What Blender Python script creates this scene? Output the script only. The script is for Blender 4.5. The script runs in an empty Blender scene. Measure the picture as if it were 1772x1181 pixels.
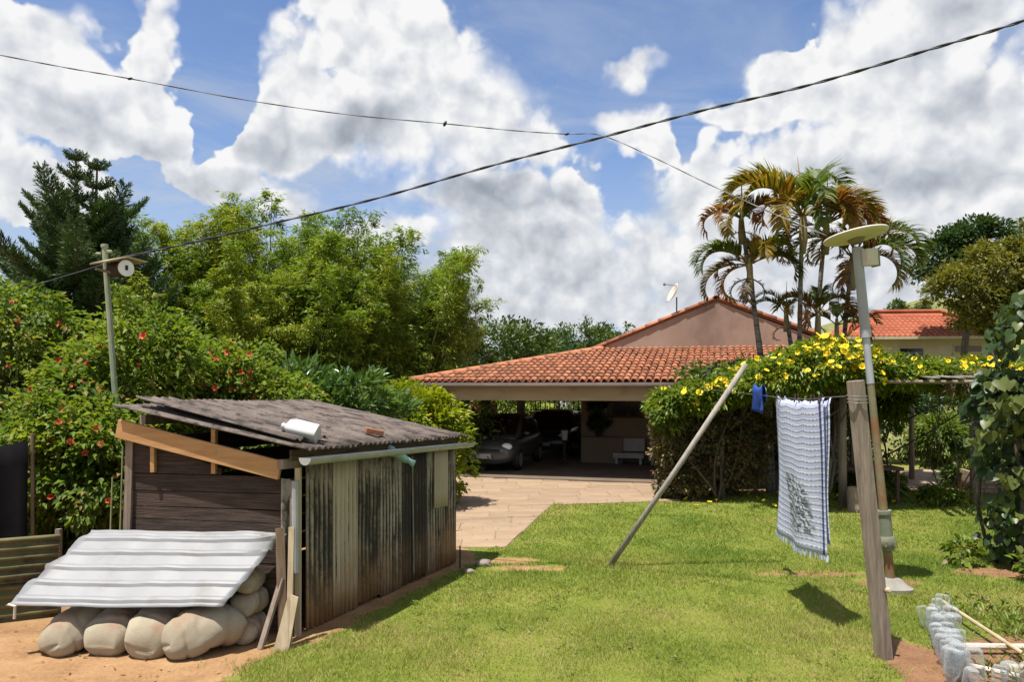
import bpy, bmesh, math, random
import numpy as np
from mathutils import Vector, Matrix, Euler

S = bpy.context.scene
C = S.collection
H = 2.4                                   # eye height above the lawn

# ------------------------------------------------------------------ camera, light, exposure
cam_d = bpy.data.cameras.new('camera')
cam = bpy.data.objects.new('camera', cam_d)
C.objects.link(cam)
cam_d.sensor_width = 36.0
cam_d.lens = 36.0 * 1300 / 1772
cam_d.shift_y = 79.5 / 1772
cam_d.clip_end = 4000
cam.location = (0, 0, H)
cam.rotation_euler = (math.radians(90), 0, 0)
S.camera = cam

S.view_settings.view_transform = 'Standard'
S.view_settings.look = 'None'
S.view_settings.gamma = 1
S.view_settings.exposure = 0.72
S.render.engine = 'CYCLES'
S.cycles.max_bounces = 6
S.cycles.transparent_max_bounces = 12
S.cycles.use_denoising = True

TO_SUN = Vector((-0.24, -0.21, 1.0)).normalized()
SUN_EL = math.asin(TO_SUN.z)
SUN_AZ = math.atan2(TO_SUN.x, TO_SUN.y)    # clockwise from +Y
sun_d = bpy.data.lights.new('sun', 'SUN')
sun_d.energy = 5.0
sun_d.angle = math.radians(0.53)
sun_d.color = (1.0, 0.955, 0.88)
sun = bpy.data.objects.new('sun', sun_d)
C.objects.link(sun)
sun.rotation_euler = (-TO_SUN).to_track_quat('-Z', 'Y').to_euler()
sun.location = (-12, -10, 50)


def px_ang(x, y):
    dx = x - 886.0
    return math.atan2(dx, 1300.0), math.atan2(670.0 - y, math.hypot(1300.0, dx))


class NT:
    """Short hand for building node trees."""
    def __init__(self, tree):
        self.t = tree
        self.n = tree.nodes
        self.l = tree.links

    def node(self, typ, **kw):
        nd = self.n.new(typ)
        for k, v in kw.items():
            setattr(nd, k, v)
        return nd

    def put(self, sock, v):
        if v is None:
            return
        if isinstance(v, bpy.types.NodeSocket):
            self.l.new(v, sock)
        else:
            sock.default_value = v

    def math(self, op, a, b=None, c=None, clamp=False):
        nd = self.node('ShaderNodeMath', operation=op, use_clamp=clamp)
        self.put(nd.inputs[0], a)
        self.put(nd.inputs[1], b)
        self.put(nd.inputs[2], c)
        return nd.outputs[0]

    def vmath(self, op, a, b=None, scale=None):
        nd = self.node('ShaderNodeVectorMath', operation=op)
        self.put(nd.inputs[0], a)
        self.put(nd.inputs[1], b)
        if scale is not None:
            self.put(nd.inputs['Scale'], scale)
        return nd.outputs[0] if op not in ('DOT_PRODUCT', 'LENGTH', 'DISTANCE') else nd.outputs['Value']

    def noise(self, vec, scale, detail=4, rough=0.55, dist=0.0, col=False, dim='3D'):
        nd = self.node('ShaderNodeTexNoise', noise_dimensions=dim)
        if vec is not None:
            self.put(nd.inputs['Vector'], vec)
        nd.inputs['Scale'].default_value = scale
        nd.inputs['Detail'].default_value = detail
        nd.inputs['Roughness'].default_value = rough
        nd.inputs['Distortion'].default_value = dist
        return nd.outputs['Color' if col else 'Fac']

    def maprange(self, v, a, b, c=0.0, d=1.0, smooth=True):
        nd = self.node('ShaderNodeMapRange', interpolation_type='SMOOTHSTEP' if smooth else 'LINEAR')
        self.put(nd.inputs['Value'], v)
        for k, q in (('From Min', a), ('From Max', b), ('To Min', c), ('To Max', d)):
            self.put(nd.inputs[k], q)
        return nd.outputs[0]

    def mix(self, fac, a, b, blend='MIX'):
        nd = self.node('ShaderNodeMix', data_type='RGBA', blend_type=blend)
        self.put(nd.inputs[0], fac)
        self.put(nd.inputs[6], a if isinstance(a, bpy.types.NodeSocket) else (*a[:3], 1))
        self.put(nd.inputs[7], b if isinstance(b, bpy.types.NodeSocket) else (*b[:3], 1))
        return nd.outputs[2]

    def ramp(self, fac, stops):
        nd = self.node('ShaderNodeValToRGB')
        el = nd.color_ramp.elements
        while len(el) < len(stops):
            el.new(0.5)
        for e, (p, c) in zip(el, stops):
            e.position = p
            e.color = (*c[:3], 1)
        self.put(nd.inputs[0], fac)
        return nd.outputs[0]

    def mapping(self, vec, scale=(1, 1, 1), rot=(0, 0, 0), loc=(0, 0, 0)):
        nd = self.node('ShaderNodeMapping')
        self.put(nd.inputs[0], vec)
        nd.inputs['Location'].default_value = loc
        nd.inputs['Rotation'].default_value = rot
        nd.inputs['Scale'].default_value = scale
        return nd.outputs[0]


# ------------------------------------------------------------------ sky: Nishita plus procedural cumulus
CLOUDS = [  # centre and half-size of the heaps seen in the photograph, turned into sky azimuth / elevation
    (50, 130, 210, 115), (185, 200, 165, 85), (250, 60, 42, 100), (40, 45, 110, 60), (60, 340, 140, 80), (-120, 200, 200, 200), (280, 235, 75, 55),
    (535, 170, 105, 95), (480, 245, 90, 45), (650, 45, 110, 90), (745, 140, 130, 115), (835, 215, 120, 95),
    (915, 272, 100, 42), (700, 245, 110, 65), (850, 345, 150, 48), (520, 345, 70, 34), (600, 230, 70, 60),
    (900, 430, 140, 85), (985, 372, 66, 60), (1010, 470, 190, 95), (1110, 440, 110, 80), (860, 510, 110, 60),
    (1090, 115, 50, 36), (1095, 212, 72, 34), (1140, 245, 36, 34),
    (1600, 45, 195, 95), (1520, 140, 175, 100), (1375, 140, 85, 55), (1300, 200, 80, 32), (1640, 235, 280, 105),
    (1430, 275, 200, 72), (1225, 330, 90, 90), (1330, 400, 190, 90), (1560, 440, 190, 100), (1740, 390, 190, 120), (1900, 150, 160, 170), (1450, 520, 240, 80), (1250, 500, 180, 70), (1000, 545, 240, 55), (1650, 520, 200, 80), (1620, 330, 260, 110), (380, 300, 130, 45), (640, 400, 120, 36),
]
HOLES = [(170, 12, 60, 36), (405, 90, 52, 130), (1060, 60, 170, 50)]
BASES = [(850, 350, 170, 60), (650, 215, 90, 70), (180, 235, 170, 60), (60, 190, 120, 60), (500, 240, 110, 60), (1660, 200, 120, 36), (1480, 310, 150, 36), (900, 425, 120, 40), (1600, 330, 200, 60), (330, 330, 180, 70), (1700, 40, 140, 50)]

world = bpy.data.worlds.new('World')
S.world = world
world.use_nodes = True
wt = NT(world.node_tree)
wt.n.clear()
SKY_STRENGTH = 0.1
SKY_TINT = (0.86, 0.90, 1.0)
K = 5.7                                                     # cloud radiance over the sky texture's scale
sky = wt.node('ShaderNodeTexSky', sky_type='NISHITA')
sky.sun_disc = False
sky.sun_elevation = SUN_EL
sky.sun_rotation = SUN_AZ
sky.altitude = 700
sky.air_density = 1.0
sky.dust_density = 0.6
sky.ozone_density = 2.0
tc = wt.node('ShaderNodeTexCoord')
dvec = tc.outputs['Generated']
w1 = wt.vmath('SUBTRACT', wt.noise(dvec, 4.0, 2, 0.5, col=True), (0.5, 0.5, 0.5))
w2 = wt.vmath('SUBTRACT', wt.noise(dvec, 16.0, 3, 0.58, col=True), (0.5, 0.5, 0.5))
dw = wt.vmath('ADD', dvec, wt.vmath('ADD', wt.vmath('SCALE', w1, scale=0.10), wt.vmath('SCALE', w2, scale=0.06)))
sp = wt.node('ShaderNodeSeparateXYZ')
wt.put(sp.inputs[0], wt.vmath('NORMALIZE', dw))
waz = wt.math('ARCTAN2', sp.outputs[0], sp.outputs[1])
wel = wt.math('ARCSINE', sp.outputs[2])


def field(items):
    f = None
    for (x, y, rx, ry) in items:
        a, e = px_ang(x, y)
        ra, re = rx / 1300.0 * math.cos(a) ** 2, ry / 1300.0 * math.cos(a)
        u = wt.math('MULTIPLY', wt.math('SUBTRACT', waz, a), 1 / ra)
        v = wt.math('MULTIPLY', wt.math('SUBTRACT', wel, e), 1 / re)
        b = wt.math('SUBTRACT', 1.0, wt.math('SQRT', wt.math('MULTIPLY_ADD', u, u, wt.math('MULTIPLY', v, v))))
        f = b if f is None else wt.math('SMOOTH_MAX', f, b, 0.3)
    return f


def billow(vec):
    big = wt.math('ABSOLUTE', wt.math('SUBTRACT', wt.noise(vec, 9.5, 2, 0.5), 0.5))
    small = wt.math('ABSOLUTE', wt.math('SUBTRACT', wt.noise(vec, 24.0, 3, 0.5), 0.5))
    return wt.math('ADD', wt.math('MULTIPLY', big, 2.2), wt.math('MULTIPLY', small, 1.25))


f = field(CLOUDS)
f = wt.math('SUBTRACT', f, wt.math('MULTIPLY', wt.math('MAXIMUM', field(HOLES), 0.0), 1.2))
# the same broken cumulus goes on all round the sky, out of the frame
far_el = wt.math('MAXIMUM', wt.math('SUBTRACT', wt.math('ABSOLUTE', waz), 0.75), wt.math('SUBTRACT', wel, 0.56))
wide = wt.math('MULTIPLY', wt.math('SUBTRACT', wt.noise(dvec, 2.6, 2, 0.5), 0.47), 3.6)
f = wt.math('MAXIMUM', f, wt.math('SUBTRACT', wide, wt.maprange(far_el, -0.02, 0.22, 2.5, 0.0)))
bil = billow(dvec)
bil2 = billow(wt.vmath('ADD', dvec, (-0.010, 0.0, 0.018)))     # the same heaps a little towards the sun
fbm = wt.noise(dvec, 12.0, 7, 0.62)
dens = wt.math('ADD', f, wt.math('ADD', wt.math('MULTIPLY', wt.math('SUBTRACT', fbm, 0.5), 0.75), wt.math('MULTIPLY', wt.math('SUBTRACT', bil, 0.30), 0.70)))
soft = wt.maprange(wt.noise(dvec, 5.0, 2, 0.5), 0.38, 0.62)    # some edges are crisp, some dissolve
alpha = wt.maprange(dens, wt.math('MULTIPLY_ADD', soft, -0.24, -0.01), wt.math('MULTIPLY_ADD', soft, 0.36, 0.10))
thick = wt.maprange(f, 0.0, 0.6)
base = wt.maprange(field(BASES), -0.2, 0.8)
lit = wt.math('MULTIPLY_ADD', wt.math('SUBTRACT', bil, bil2), 0.78, 1.05)
lit = wt.math('SUBTRACT', lit, wt.math('MULTIPLY', thick, 0.22))
lit = wt.math('SUBTRACT', lit, wt.math('MULTIPLY', base, 0.31))
lit = wt.math('SUBTRACT', lit, wt.math('MULTIPLY', wt.maprange(field([(850, 358, 170, 46), (640, 235, 80, 40)]), -0.2, 0.7), 0.22))
lit = wt.math('ADD', lit, wt.math('MULTIPLY', wt.math('SUBTRACT', fbm, 0.5), 0.18))
lit_el = wt.node('ShaderNodeSeparateXYZ')
wt.put(lit_el.inputs[0], dvec)
lit = wt.math('SUBTRACT', lit, wt.maprange(lit_el.outputs[2], 0.30, 0.04, 0.0, 0.24))   # low heaps show their bases
cl = wt.ramp(lit, [(0.05, (0.33, 0.37, 0.43)), (0.38, (0.53, 0.57, 0.635)), (0.70, (0.76, 0.785, 0.83)), (0.97, (1.0, 1.0, 1.0))])
cl = wt.vmath('SCALE', cl, scale=K)
sx = wt.node('ShaderNodeSeparateXYZ')
wt.put(sx.inputs[0], dvec)
elev = wt.math('ARCSINE', sx.outputs[2])
veil_n = wt.noise(wt.mapping(dvec, (1.3, 1.3, 4.2), (0.0, 0.12, 0.0)), 2.4, 6, 0.62, 0.7)
veil = wt.math('MULTIPLY', wt.maprange(veil_n, 0.34, 0.68), wt.maprange(elev, 0.46, 0.18, 0.32, 1.0))
veil = wt.math('MAXIMUM', veil, wt.maprange(elev, 0.34, 0.02, 0.0, 0.9))
skyc = wt.mix(1.0, sky.outputs[0], SKY_TINT, 'MULTIPLY')
skyc = wt.mix(veil, skyc, (0.58 * K, 0.64 * K, 0.735 * K))
skyc = wt.mix(alpha, skyc, cl)
bg = wt.node('ShaderNodeBackground')
wt.put(bg.inputs[0], skyc)
bg.inputs[1].default_value = SKY_STRENGTH
wo = wt.node('ShaderNodeOutputWorld')
wt.l.new(bg.outputs[0], wo.inputs[0])

# ------------------------------------------------------------------ helpers
R = random.Random(7)
NR = np.random.default_rng(7)


def P(x, y, D):
    """A place seen at photograph pixel (x, y) whose distance along the view is D metres."""
    return Vector(((x - 886) / 1300 * D, D, H - (y - 670) / 1300 * D))


def G(x, y):
    """A place on the flat lawn."""
    D = 1300 * H / (y - 670)
    return Vector(((x - 886) / 1300 * D, D, 0))


def wm(o):
    m = Matrix.LocRotScale(o.location, o.rotation_euler, None)
    return wm(o.parent) @ m if o.parent else m


def tag(o, label=None, cat=None, group=None, kind=None):
    for k, v in (('label', label), ('category', cat), ('group', group), ('kind', kind)):
        if v:
            o[k] = v
    return o


def empty(name, loc, label, cat, group=None, rz=0.0):
    o = bpy.data.objects.new(name, None)
    o.empty_display_size = 0.1
    C.objects.link(o)
    o.location = loc
    o.rotation_euler = (0, 0, rz)
    return tag(o, label, cat, group)


def link(name, me, mat=None, parent=None, world=False):
    o = bpy.data.objects.new(name, me)
    C.objects.link(o)
    if mat is not None and not me.materials:
        for m in (mat if isinstance(mat, (list, tuple)) else [mat]):
            me.materials.append(m)
    if parent is not None:
        o.parent = parent
        if world:
            me.transform(wm(parent).inverted())
    return o


def copy_tree(o, parent=None):
    c = o.copy()
    C.objects.link(c)
    if parent is not None:
        c.parent = parent
    for ch in list(o.children):
        copy_tree(ch, c)
    return c


class MB:
    """Collects shapes, then links them as one mesh object."""
    def __init__(self):
        self.v, self.f, self.m = [], [], []

    def add(self, verts, faces, mi=0):
        n = len(self.v)
        self.v.extend([tuple(p) for p in verts])
        self.f.extend([[i + n for i in fc] for fc in faces])
        self.m.extend([mi] * len(faces))
        return self

    def box(self, c, s, rot=None, mi=0):
        c = Vector(c)
        hx, hy, hz = s[0] / 2, s[1] / 2, s[2] / 2
        vs = [Vector((a * hx, b * hy, d * hz)) for a in (-1, 1) for b in (-1, 1) for d in (-1, 1)]
        if rot is not None:
            M = rot if isinstance(rot, Matrix) else Euler(rot).to_matrix()
            vs = [M @ p for p in vs]
        return self.add([p + c for p in vs], [(0, 1, 3, 2), (4, 6, 7, 5), (0, 4, 5, 1), (2, 3, 7, 6), (0, 2, 6, 4), (1, 5, 7, 3)], mi)

    def beam(self, a, b, w, h, up=(0, 0, 1), mi=0):
        """A straight bar from a to b, w across and h deep."""
        a, b = Vector(a), Vector(b)
        z = (b - a).normalized()
        x = z.cross(Vector(up))
        if x.length < 1e-4:
            x = z.cross(Vector((1, 0, 0)))
        x.normalize()
        y = z.cross(x).normalized()
        vs = []
        for p in (a, b):
            for sx_, sy_ in ((-1, -1), (1, -1), (1, 1), (-1, 1)):
                vs.append(p + x * (sx_ * w / 2) + y * (sy_ * h / 2))
        return self.add(vs, [(0, 3, 2, 1), (4, 5, 6, 7), (0, 1, 5, 4), (1, 2, 6, 5), (2, 3, 7, 6), (3, 0, 4, 7)], mi)

    def tube(self, pts, rad, n=8, cap=True, mi=0):
        pts = [Vector(p) for p in pts]
        if not isinstance(rad, (list, tuple)):
            rad = [rad] * len(pts)
        vs, fs = [], []
        prev = None
        for i, p in enumerate(pts):
            t = (pts[min(i + 1, len(pts) - 1)] - pts[max(i - 1, 0)]).normalized()
            if prev is None:
                x = t.cross(Vector((0, 0, 1)))
                if x.length < 0.05:
                    x = t.cross(Vector((0, 1, 0)))
            else:
                x = prev - t * prev.dot(t)
            x.normalize()
            prev = x
            y = t.cross(x)
            for k in range(n):
                a = 2 * math.pi * k / n
                vs.append(p + (x * math.cos(a) + y * math.sin(a)) * rad[i])
        for i in range(len(pts) - 1):
            for k in range(n):
                fs.append((i * n + k, i * n + (k + 1) % n, (i + 1) * n + (k + 1) % n, (i + 1) * n + k))
        if cap:
            fs.append(tuple(range(n - 1, -1, -1)))
            fs.append(tuple(range((len(pts) - 1) * n, len(pts) * n)))
        return self.add(vs, fs, mi)

    def lathe(self, prof, n=16, M=None, sq=None, mi=0):
        """prof: (radius, height) from bottom to top about z; sq squares the section."""
        vs, fs = [], []
        for r, z in prof:
            for k in range(n):
                a = 2 * math.pi * k / n
                cx, cy = math.cos(a), math.sin(a)
                if sq:
                    e = 2.0 / sq
                    cx, cy = math.copysign(abs(cx) ** e, cx), math.copysign(abs(cy) ** e, cy)
                vs.append(Vector((r * cx, r * cy, z)))
        if M is not None:
            vs = [M @ p for p in vs]
        for i in range(len(prof) - 1):
            for k in range(n):
                fs.append((i * n + k, i * n + (k + 1) % n, (i + 1) * n + (k + 1) % n, (i + 1) * n + k))
        fs.append(tuple(range(n - 1, -1, -1)))
        fs.append(tuple(range((len(prof) - 1) * n, len(prof) * n)))
        return self.add(vs, fs, mi)

    def prism(self, poly, z0, z1, M=None, mi=0):
        n = len(poly)
        vs = [Vector((p[0], p[1], z0)) for p in poly] + [Vector((p[0], p[1], z1)) for p in poly]
        if M is not None:
            vs = [M @ p for p in vs]
        fs = [tuple(range(n - 1, -1, -1)), tuple(range(n, 2 * n))] + [(i, (i + 1) % n, n + (i + 1) % n, n + i) for i in range(n)]
        return self.add(vs, fs, mi)

    def mesh(self, name, smooth=False):
        me = bpy.data.meshes.new(name)
        me.from_pydata(self.v, [], self.f)
        me.update()
        if any(self.m):
            me.polygons.foreach_set('material_index', self.m)
        if smooth:
            me.polygons.foreach_set('use_smooth', [True] * len(me.polygons))
        return me

    def build(self, name, mat, parent=None, world=False, smooth=False, bevel=0.0, auto=None):
        me = self.mesh(name, smooth)
        o = link(name, me, mat, parent, world)
        if auto is not None:
            me.polygons.foreach_set('use_smooth', [True] * len(me.polygons))
            if hasattr(me, 'set_sharp_from_angle'):
                me.set_sharp_from_angle(angle=math.radians(auto))
        if bevel:
            b = o.modifiers.new('bevel', 'BEVEL')
            b.width = bevel
            b.segments = 2
            b.limit_method = 'ANGLE'
        return o


def np_mesh(name, V, F, smooth=False):
    """V (n,3), F (m,k) arrays -> mesh, quickly."""
    me = bpy.data.meshes.new(name)
    V = np.ascontiguousarray(V, dtype=np.float32)
    F = np.ascontiguousarray(F, dtype=np.int32)
    k = F.shape[1]
    me.vertices.add(len(V))
    me.vertices.foreach_set('co', V.ravel())
    me.loops.add(F.size)
    me.loops.foreach_set('vertex_index', F.ravel())
    me.polygons.add(len(F))
    me.polygons.foreach_set('loop_start', np.arange(0, F.size, k, dtype=np.int32))
    if smooth:
        me.polygons.foreach_set('use_smooth', np.ones(len(F), dtype=bool))
    me.update(calc_edges=True)
    me.validate()
    return me


def unit(a):
    return a / np.maximum(np.linalg.norm(a, axis=-1, keepdims=True), 1e-9)


def leaf_mesh(name, pos, axis, nrm, ln, wd, fold=0.25, droop=0.0, mid=0.45):
    """One mesh of kite leaves folded on the midrib: two triangles (three with droop) each."""
    N = len(pos)
    axis = unit(axis)
    side = unit(np.cross(axis, nrm))
    nr = np.cross(side, axis)
    ln = np.broadcast_to(np.asarray(ln, float), (N,))[:, None]
    wd = np.broadcast_to(np.asarray(wd, float), (N,))[:, None]
    b = pos
    m = pos + axis * ln * mid
    l = m + side * wd * 0.5 + nr * wd * fold
    r = m - side * wd * 0.5 + nr * wd * fold
    t = pos + axis * ln - np.array([0, 0, 1.0]) * ln * droop
    V = np.stack([b, r, t, l], 1).reshape(-1, 3)
    i = np.arange(N)[:, None] * 4
    F = np.concatenate([i + np.array([[0, 1, 2]]), i + np.array([[0, 2, 3]])], 1).reshape(-1, 3)
    return np_mesh(name, V, F)


def rand_dirs(n, rng):
    return unit(rng.normal(size=(n, 3)))


def crown(rng, blobs, n_clumps, per, clump_r, out=0.7, droop=0.25, shell=0.55, flat=0.7):
    """Leaf places for a crown of uneven clumps. blobs: (x,y,z,rx,ry,rz). -> pos, axis, nrm"""
    B = np.array(blobs, float)
    vol = B[:, 3] * B[:, 4] * B[:, 5]
    pick = rng.choice(len(B), n_clumps, p=vol ** 0.7 / np.sum(vol ** 0.7))
    d = rand_dirs(n_clumps, rng)
    d[:, 2] = np.where((d[:, 2] < -0.3) & (rng.random(n_clumps) < 0.5), -d[:, 2], d[:, 2])
    rad = shell + (1 - shell) * rng.random(n_clumps) ** 0.6
    rad *= 1 + rng.normal(0, 0.09, n_clumps)
    cc = B[pick, :3] + d * B[pick, 3:] * rad[:, None]
    cr = clump_r * (0.55 + 0.9 * rng.random(n_clumps))
    reps = np.maximum(3, (per * (0.4 + 1.2 * rng.random(n_clumps))).astype(int))
    idx = np.repeat(np.arange(n_clumps), reps)
    n = len(idx)
    off = rand_dirs(n, rng) * (rng.random(n) ** 0.45)[:, None]
    off[:, 2] *= flat
    pos = cc[idx] + off * cr[idx][:, None]
    ax = unit(off * 0.8 + d[idx] * out + rng.normal(0, 0.45, (n, 3)) + np.array([0, 0, -droop]))
    nr = unit(d[idx] * 0.5 + np.array([0, 0, 0.9]) + rng.normal(0, 0.45, (n, 3)))
    return pos, ax, nr

# ------------------------------------------------------------------ materials
def new_mat(name):
    m = bpy.data.materials.new(name)
    m.use_nodes = True
    q = NT(m.node_tree)
    q.n.clear()
    out = q.node('ShaderNodeOutputMaterial')
    bs = q.node('ShaderNodeBsdfPrincipled')
    q.l.new(bs.outputs[0], out.inputs[0])
    return m, q, bs, out


def surf(name, c1, c2, rough=0.7, scale=4.0, metallic=0.0, stretch=(1, 1, 1), bump=0.0, bscale=40.0, stain=None, stain_lim=(0.5, 0.7),
         stain_scale=2.0, stain_stretch=(1, 1, 1), spec=0.4, island=0.0, detail=6):
    """Two-tone noise colour, optional stain layer, fine bump. Object coordinates."""
    m, q, bs, out = new_mat(name)
    t = q.node('ShaderNodeTexCoord').outputs['Object']
    v = q.mapping(t, stretch)
    n = q.noise(v, scale, detail, 0.6)
    col = q.mix(q.maprange(n, 0.3, 0.7), c1, c2)
    if island:
        rp = q.node('ShaderNodeObjectInfo').outputs['Random']
        col = q.mix(1.0, col, q.ramp(rp, [(0, (1 - island,) * 3), (1, (1 + island * 0.6,) * 3)]), 'MULTIPLY')
    if stain:
        sn = q.noise(q.mapping(t, stain_stretch, loc=(3.1, 1.7, 0.4)), stain_scale, 8, 0.62)
        col = q.mix(q.maprange(sn, stain_lim[0], stain_lim[1]), col, stain)
    q.put(bs.inputs['Base Color'], col)
    bs.inputs['Roughness'].default_value = rough
    bs.inputs['Metallic'].default_value = metallic
    bs.inputs['Specular IOR Level'].default_value = spec
    if bump:
        bn = q.node('ShaderNodeBump')
        bn.inputs['Strength'].default_value = bump
        bn.inputs['Distance'].default_value = 0.02
        q.put(bn.inputs['Height'], q.noise(v, bscale, 5, 0.65))
        q.l.new(bn.outputs[0], bs.inputs['Normal'])
    return m


def leafmat(name, dark, mid, light, accent=None, acc=0.06, trans=0.35, rough=0.45, patch=0.5, spec=0.35):
    """Foliage: hue differs from leaf to leaf and from one region of the crown to the next; light passes through."""
    m, q, bs, out = new_mat(name)
    geo = q.node('ShaderNodeNewGeometry')
    rnd = geo.outputs['Random Per Island']
    t = q.node('ShaderNodeTexCoord').outputs['Object']
    pn = q.noise(t, 1.1, 3, 0.5)
    f = q.math('ADD', q.math('MULTIPLY', rnd, 1 - patch), q.math('MULTIPLY', q.maprange(pn, 0.3, 0.7), patch))
    stops = [(0.1, dark), (0.5, mid), (0.88, light)]
    col = q.ramp(f, stops)
    if accent:
        col = q.mix(q.maprange(q.math('FRACT', q.math('MULTIPLY', rnd, 37.7)), 1 - acc - 0.01, 1 - acc + 0.01), col, accent)
    q.put(bs.inputs['Base Color'], col)
    bs.inputs['Roughness'].default_value = rough
    bs.inputs['Specular IOR Level'].default_value = spec
    tr = q.node('ShaderNodeBsdfTranslucent')
    tc_ = q.mix(1.0, col, (1.25, 1.3, 0.45), 'MULTIPLY')
    q.put(tr.inputs[0], tc_)
    mx = q.node('ShaderNodeMixShader')
    mx.inputs[0].default_value = trans
    q.l.new(bs.outputs[0], mx.inputs[1])
    q.l.new(tr.outputs[0], mx.inputs[2])
    q.l.new(mx.outputs[0], out.inputs[0])
    return m


def ramp3(a, k):
    return tuple(x * k for x in a)


M = {}
M['bamboo'] = leafmat('bamboo_leaf', (0.076, 0.130, 0.014), (0.143, 0.218, 0.022), (0.247, 0.304, 0.034), (0.322, 0.316, 0.059), 0.05, 0.4)
M['bamboo2'] = leafmat('bamboo_leaf_yellow', (0.101, 0.145, 0.015), (0.184, 0.233, 0.024), (0.297, 0.321, 0.039), (0.356, 0.327, 0.066), 0.06, 0.4)
M['bamboo3'] = leafmat('bamboo_leaf_deep', (0.053, 0.099, 0.014), (0.100, 0.172, 0.022), (0.173, 0.255, 0.033), (0.292, 0.304, 0.066), 0.04, 0.4)
M['conifer'] = leafmat('conifer_needles', (0.022, 0.051, 0.017), (0.048, 0.093, 0.028), (0.085, 0.141, 0.039), None, 0, 0.12, 0.55)
M['hibiscus'] = leafmat('hibiscus_leaf', (0.060, 0.107, 0.018), (0.127, 0.190, 0.025), (0.239, 0.277, 0.044), (0.299, 0.202, 0.075), 0.04, 0.42, 0.5, spec=0.2)
M['hib_shaded'] = leafmat('shade_darkened_leaf', (0.029, 0.062, 0.016), (0.064, 0.117, 0.025), (0.115, 0.179, 0.041), (0.201, 0.179, 0.069), 0.03, 0.3, 0.35)  # hibiscus green darkened, shade put into the leaf colour
M['lime'] = leafmat('lime_leaf', (0.105, 0.156, 0.010), (0.209, 0.260, 0.012), (0.345, 0.359, 0.020), (0.407, 0.347, 0.040), 0.06, 0.4, 0.4)
M['glossy'] = leafmat('glossy_leaf', (0.036, 0.078, 0.021), (0.072, 0.138, 0.034), (0.132, 0.204, 0.057), (0.240, 0.288, 0.138), 0.06, 0.3, 0.28, spec=0.6)
M['tree'] = leafmat('tree_leaf', (0.03, 0.055, 0.013), (0.06, 0.095, 0.02), (0.105, 0.14, 0.03), None, 0, 0.3)
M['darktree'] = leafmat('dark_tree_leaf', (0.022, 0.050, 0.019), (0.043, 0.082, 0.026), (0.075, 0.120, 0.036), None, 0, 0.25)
M['olive'] = leafmat('olive_tree_leaf', (0.08, 0.085, 0.018), (0.15, 0.15, 0.026), (0.22, 0.205, 0.04), (0.24, 0.18, 0.06), 0.06, 0.35)
M['brownleaf'] = leafmat('brown_green_leaf', (0.064, 0.061, 0.027), (0.136, 0.120, 0.042), (0.240, 0.216, 0.068), (0.272, 0.120, 0.090), 0.15, 0.3)
M['allamanda'] = leafmat('allamanda_leaf', (0.055, 0.100, 0.012), (0.121, 0.179, 0.018), (0.209, 0.263, 0.030), (0.297, 0.284, 0.040), 0.06, 0.38, 0.35)
M['vine'] = leafmat('vine_leaf', (0.019, 0.041, 0.012), (0.034, 0.064, 0.017), (0.061, 0.096, 0.024), (0.110, 0.133, 0.030), 0.05, 0.3, 0.4)
M['fern'] = leafmat('fern_leaf', (0.05, 0.09, 0.018), (0.10, 0.15, 0.025), (0.17, 0.22, 0.045), (0.24, 0.24, 0.06), 0.05, 0.38)
M['weed'] = leafmat('weed_leaf', (0.07, 0.11, 0.016), (0.13, 0.19, 0.022), (0.22, 0.26, 0.04), (0.26, 0.2, 0.09), 0.14, 0.35)
M['palm'] = leafmat('palm_leaf', (0.045, 0.080, 0.018), (0.090, 0.138, 0.028), (0.165, 0.203, 0.039), (0.300, 0.189, 0.042), 0.08, 0.4, 0.5)
M['palmgold'] = leafmat('golden_palm_leaf', (0.132, 0.099, 0.018), (0.265, 0.167, 0.023), (0.404, 0.242, 0.034), (0.124, 0.143, 0.029), 0.3, 0.33, 0.45)
M['palmdry'] = leafmat('dry_palm_leaf', (0.138, 0.050, 0.016), (0.275, 0.106, 0.027), (0.400, 0.188, 0.062), (0.350, 0.250, 0.125), 0.2, 0.3, 0.6)
M['palmgrey'] = leafmat('grey_dead_palm_leaf', (0.091, 0.065, 0.046), (0.169, 0.130, 0.091), (0.260, 0.208, 0.143), None, 0, 0.2, 0.7)


def grassmat():
    m, q, bs, out = new_mat('grass_blade')
    geo = q.node('ShaderNodeNewGeometry')
    rnd = geo.outputs['Random Per Island']
    pos = geo.outputs['Position']
    big = q.noise(pos, 0.55, 4, 0.6)
    med = q.noise(pos, 3.0, 4, 0.6)
    f = q.math('ADD', q.math('MULTIPLY', rnd, 0.42), q.math('ADD', q.math('MULTIPLY_ADD', big, 1.35, -0.3), q.math('MULTIPLY_ADD', med, 0.85, -0.18)))
    at = q.node('ShaderNodeAttribute', attribute_name='dry').outputs['Fac']
    f = q.math('ADD', f, q.math('MULTIPLY', at, 0.35))
    col = q.ramp(q.math('MULTIPLY', f, 0.72), [(0.20, (0.080, 0.150, 0.018)), (0.47, (0.160, 0.232, 0.030)), (0.74, (0.255, 0.275, 0.058)), (0.97, (0.36, 0.31, 0.125))])
    q.put(bs.inputs['Base Color'], col)
    bs.inputs['Roughness'].default_value = 0.6
    bs.inputs['Specular IOR Level'].default_value = 0.25
    tr = q.node('ShaderNodeBsdfTranslucent')
    q.put(tr.inputs[0], q.mix(1.0, col, (1.1, 1.15, 0.6), 'MULTIPLY'))
    mx = q.node('ShaderNodeMixShader')
    mx.inputs[0].default_value = 0.3
    q.l.new(bs.outputs[0], mx.inputs[1])
    q.l.new(tr.outputs[0], mx.inputs[2])
    q.l.new(mx.outputs[0], out.inputs[0])
    return m


M['grass'] = grassmat()


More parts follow.
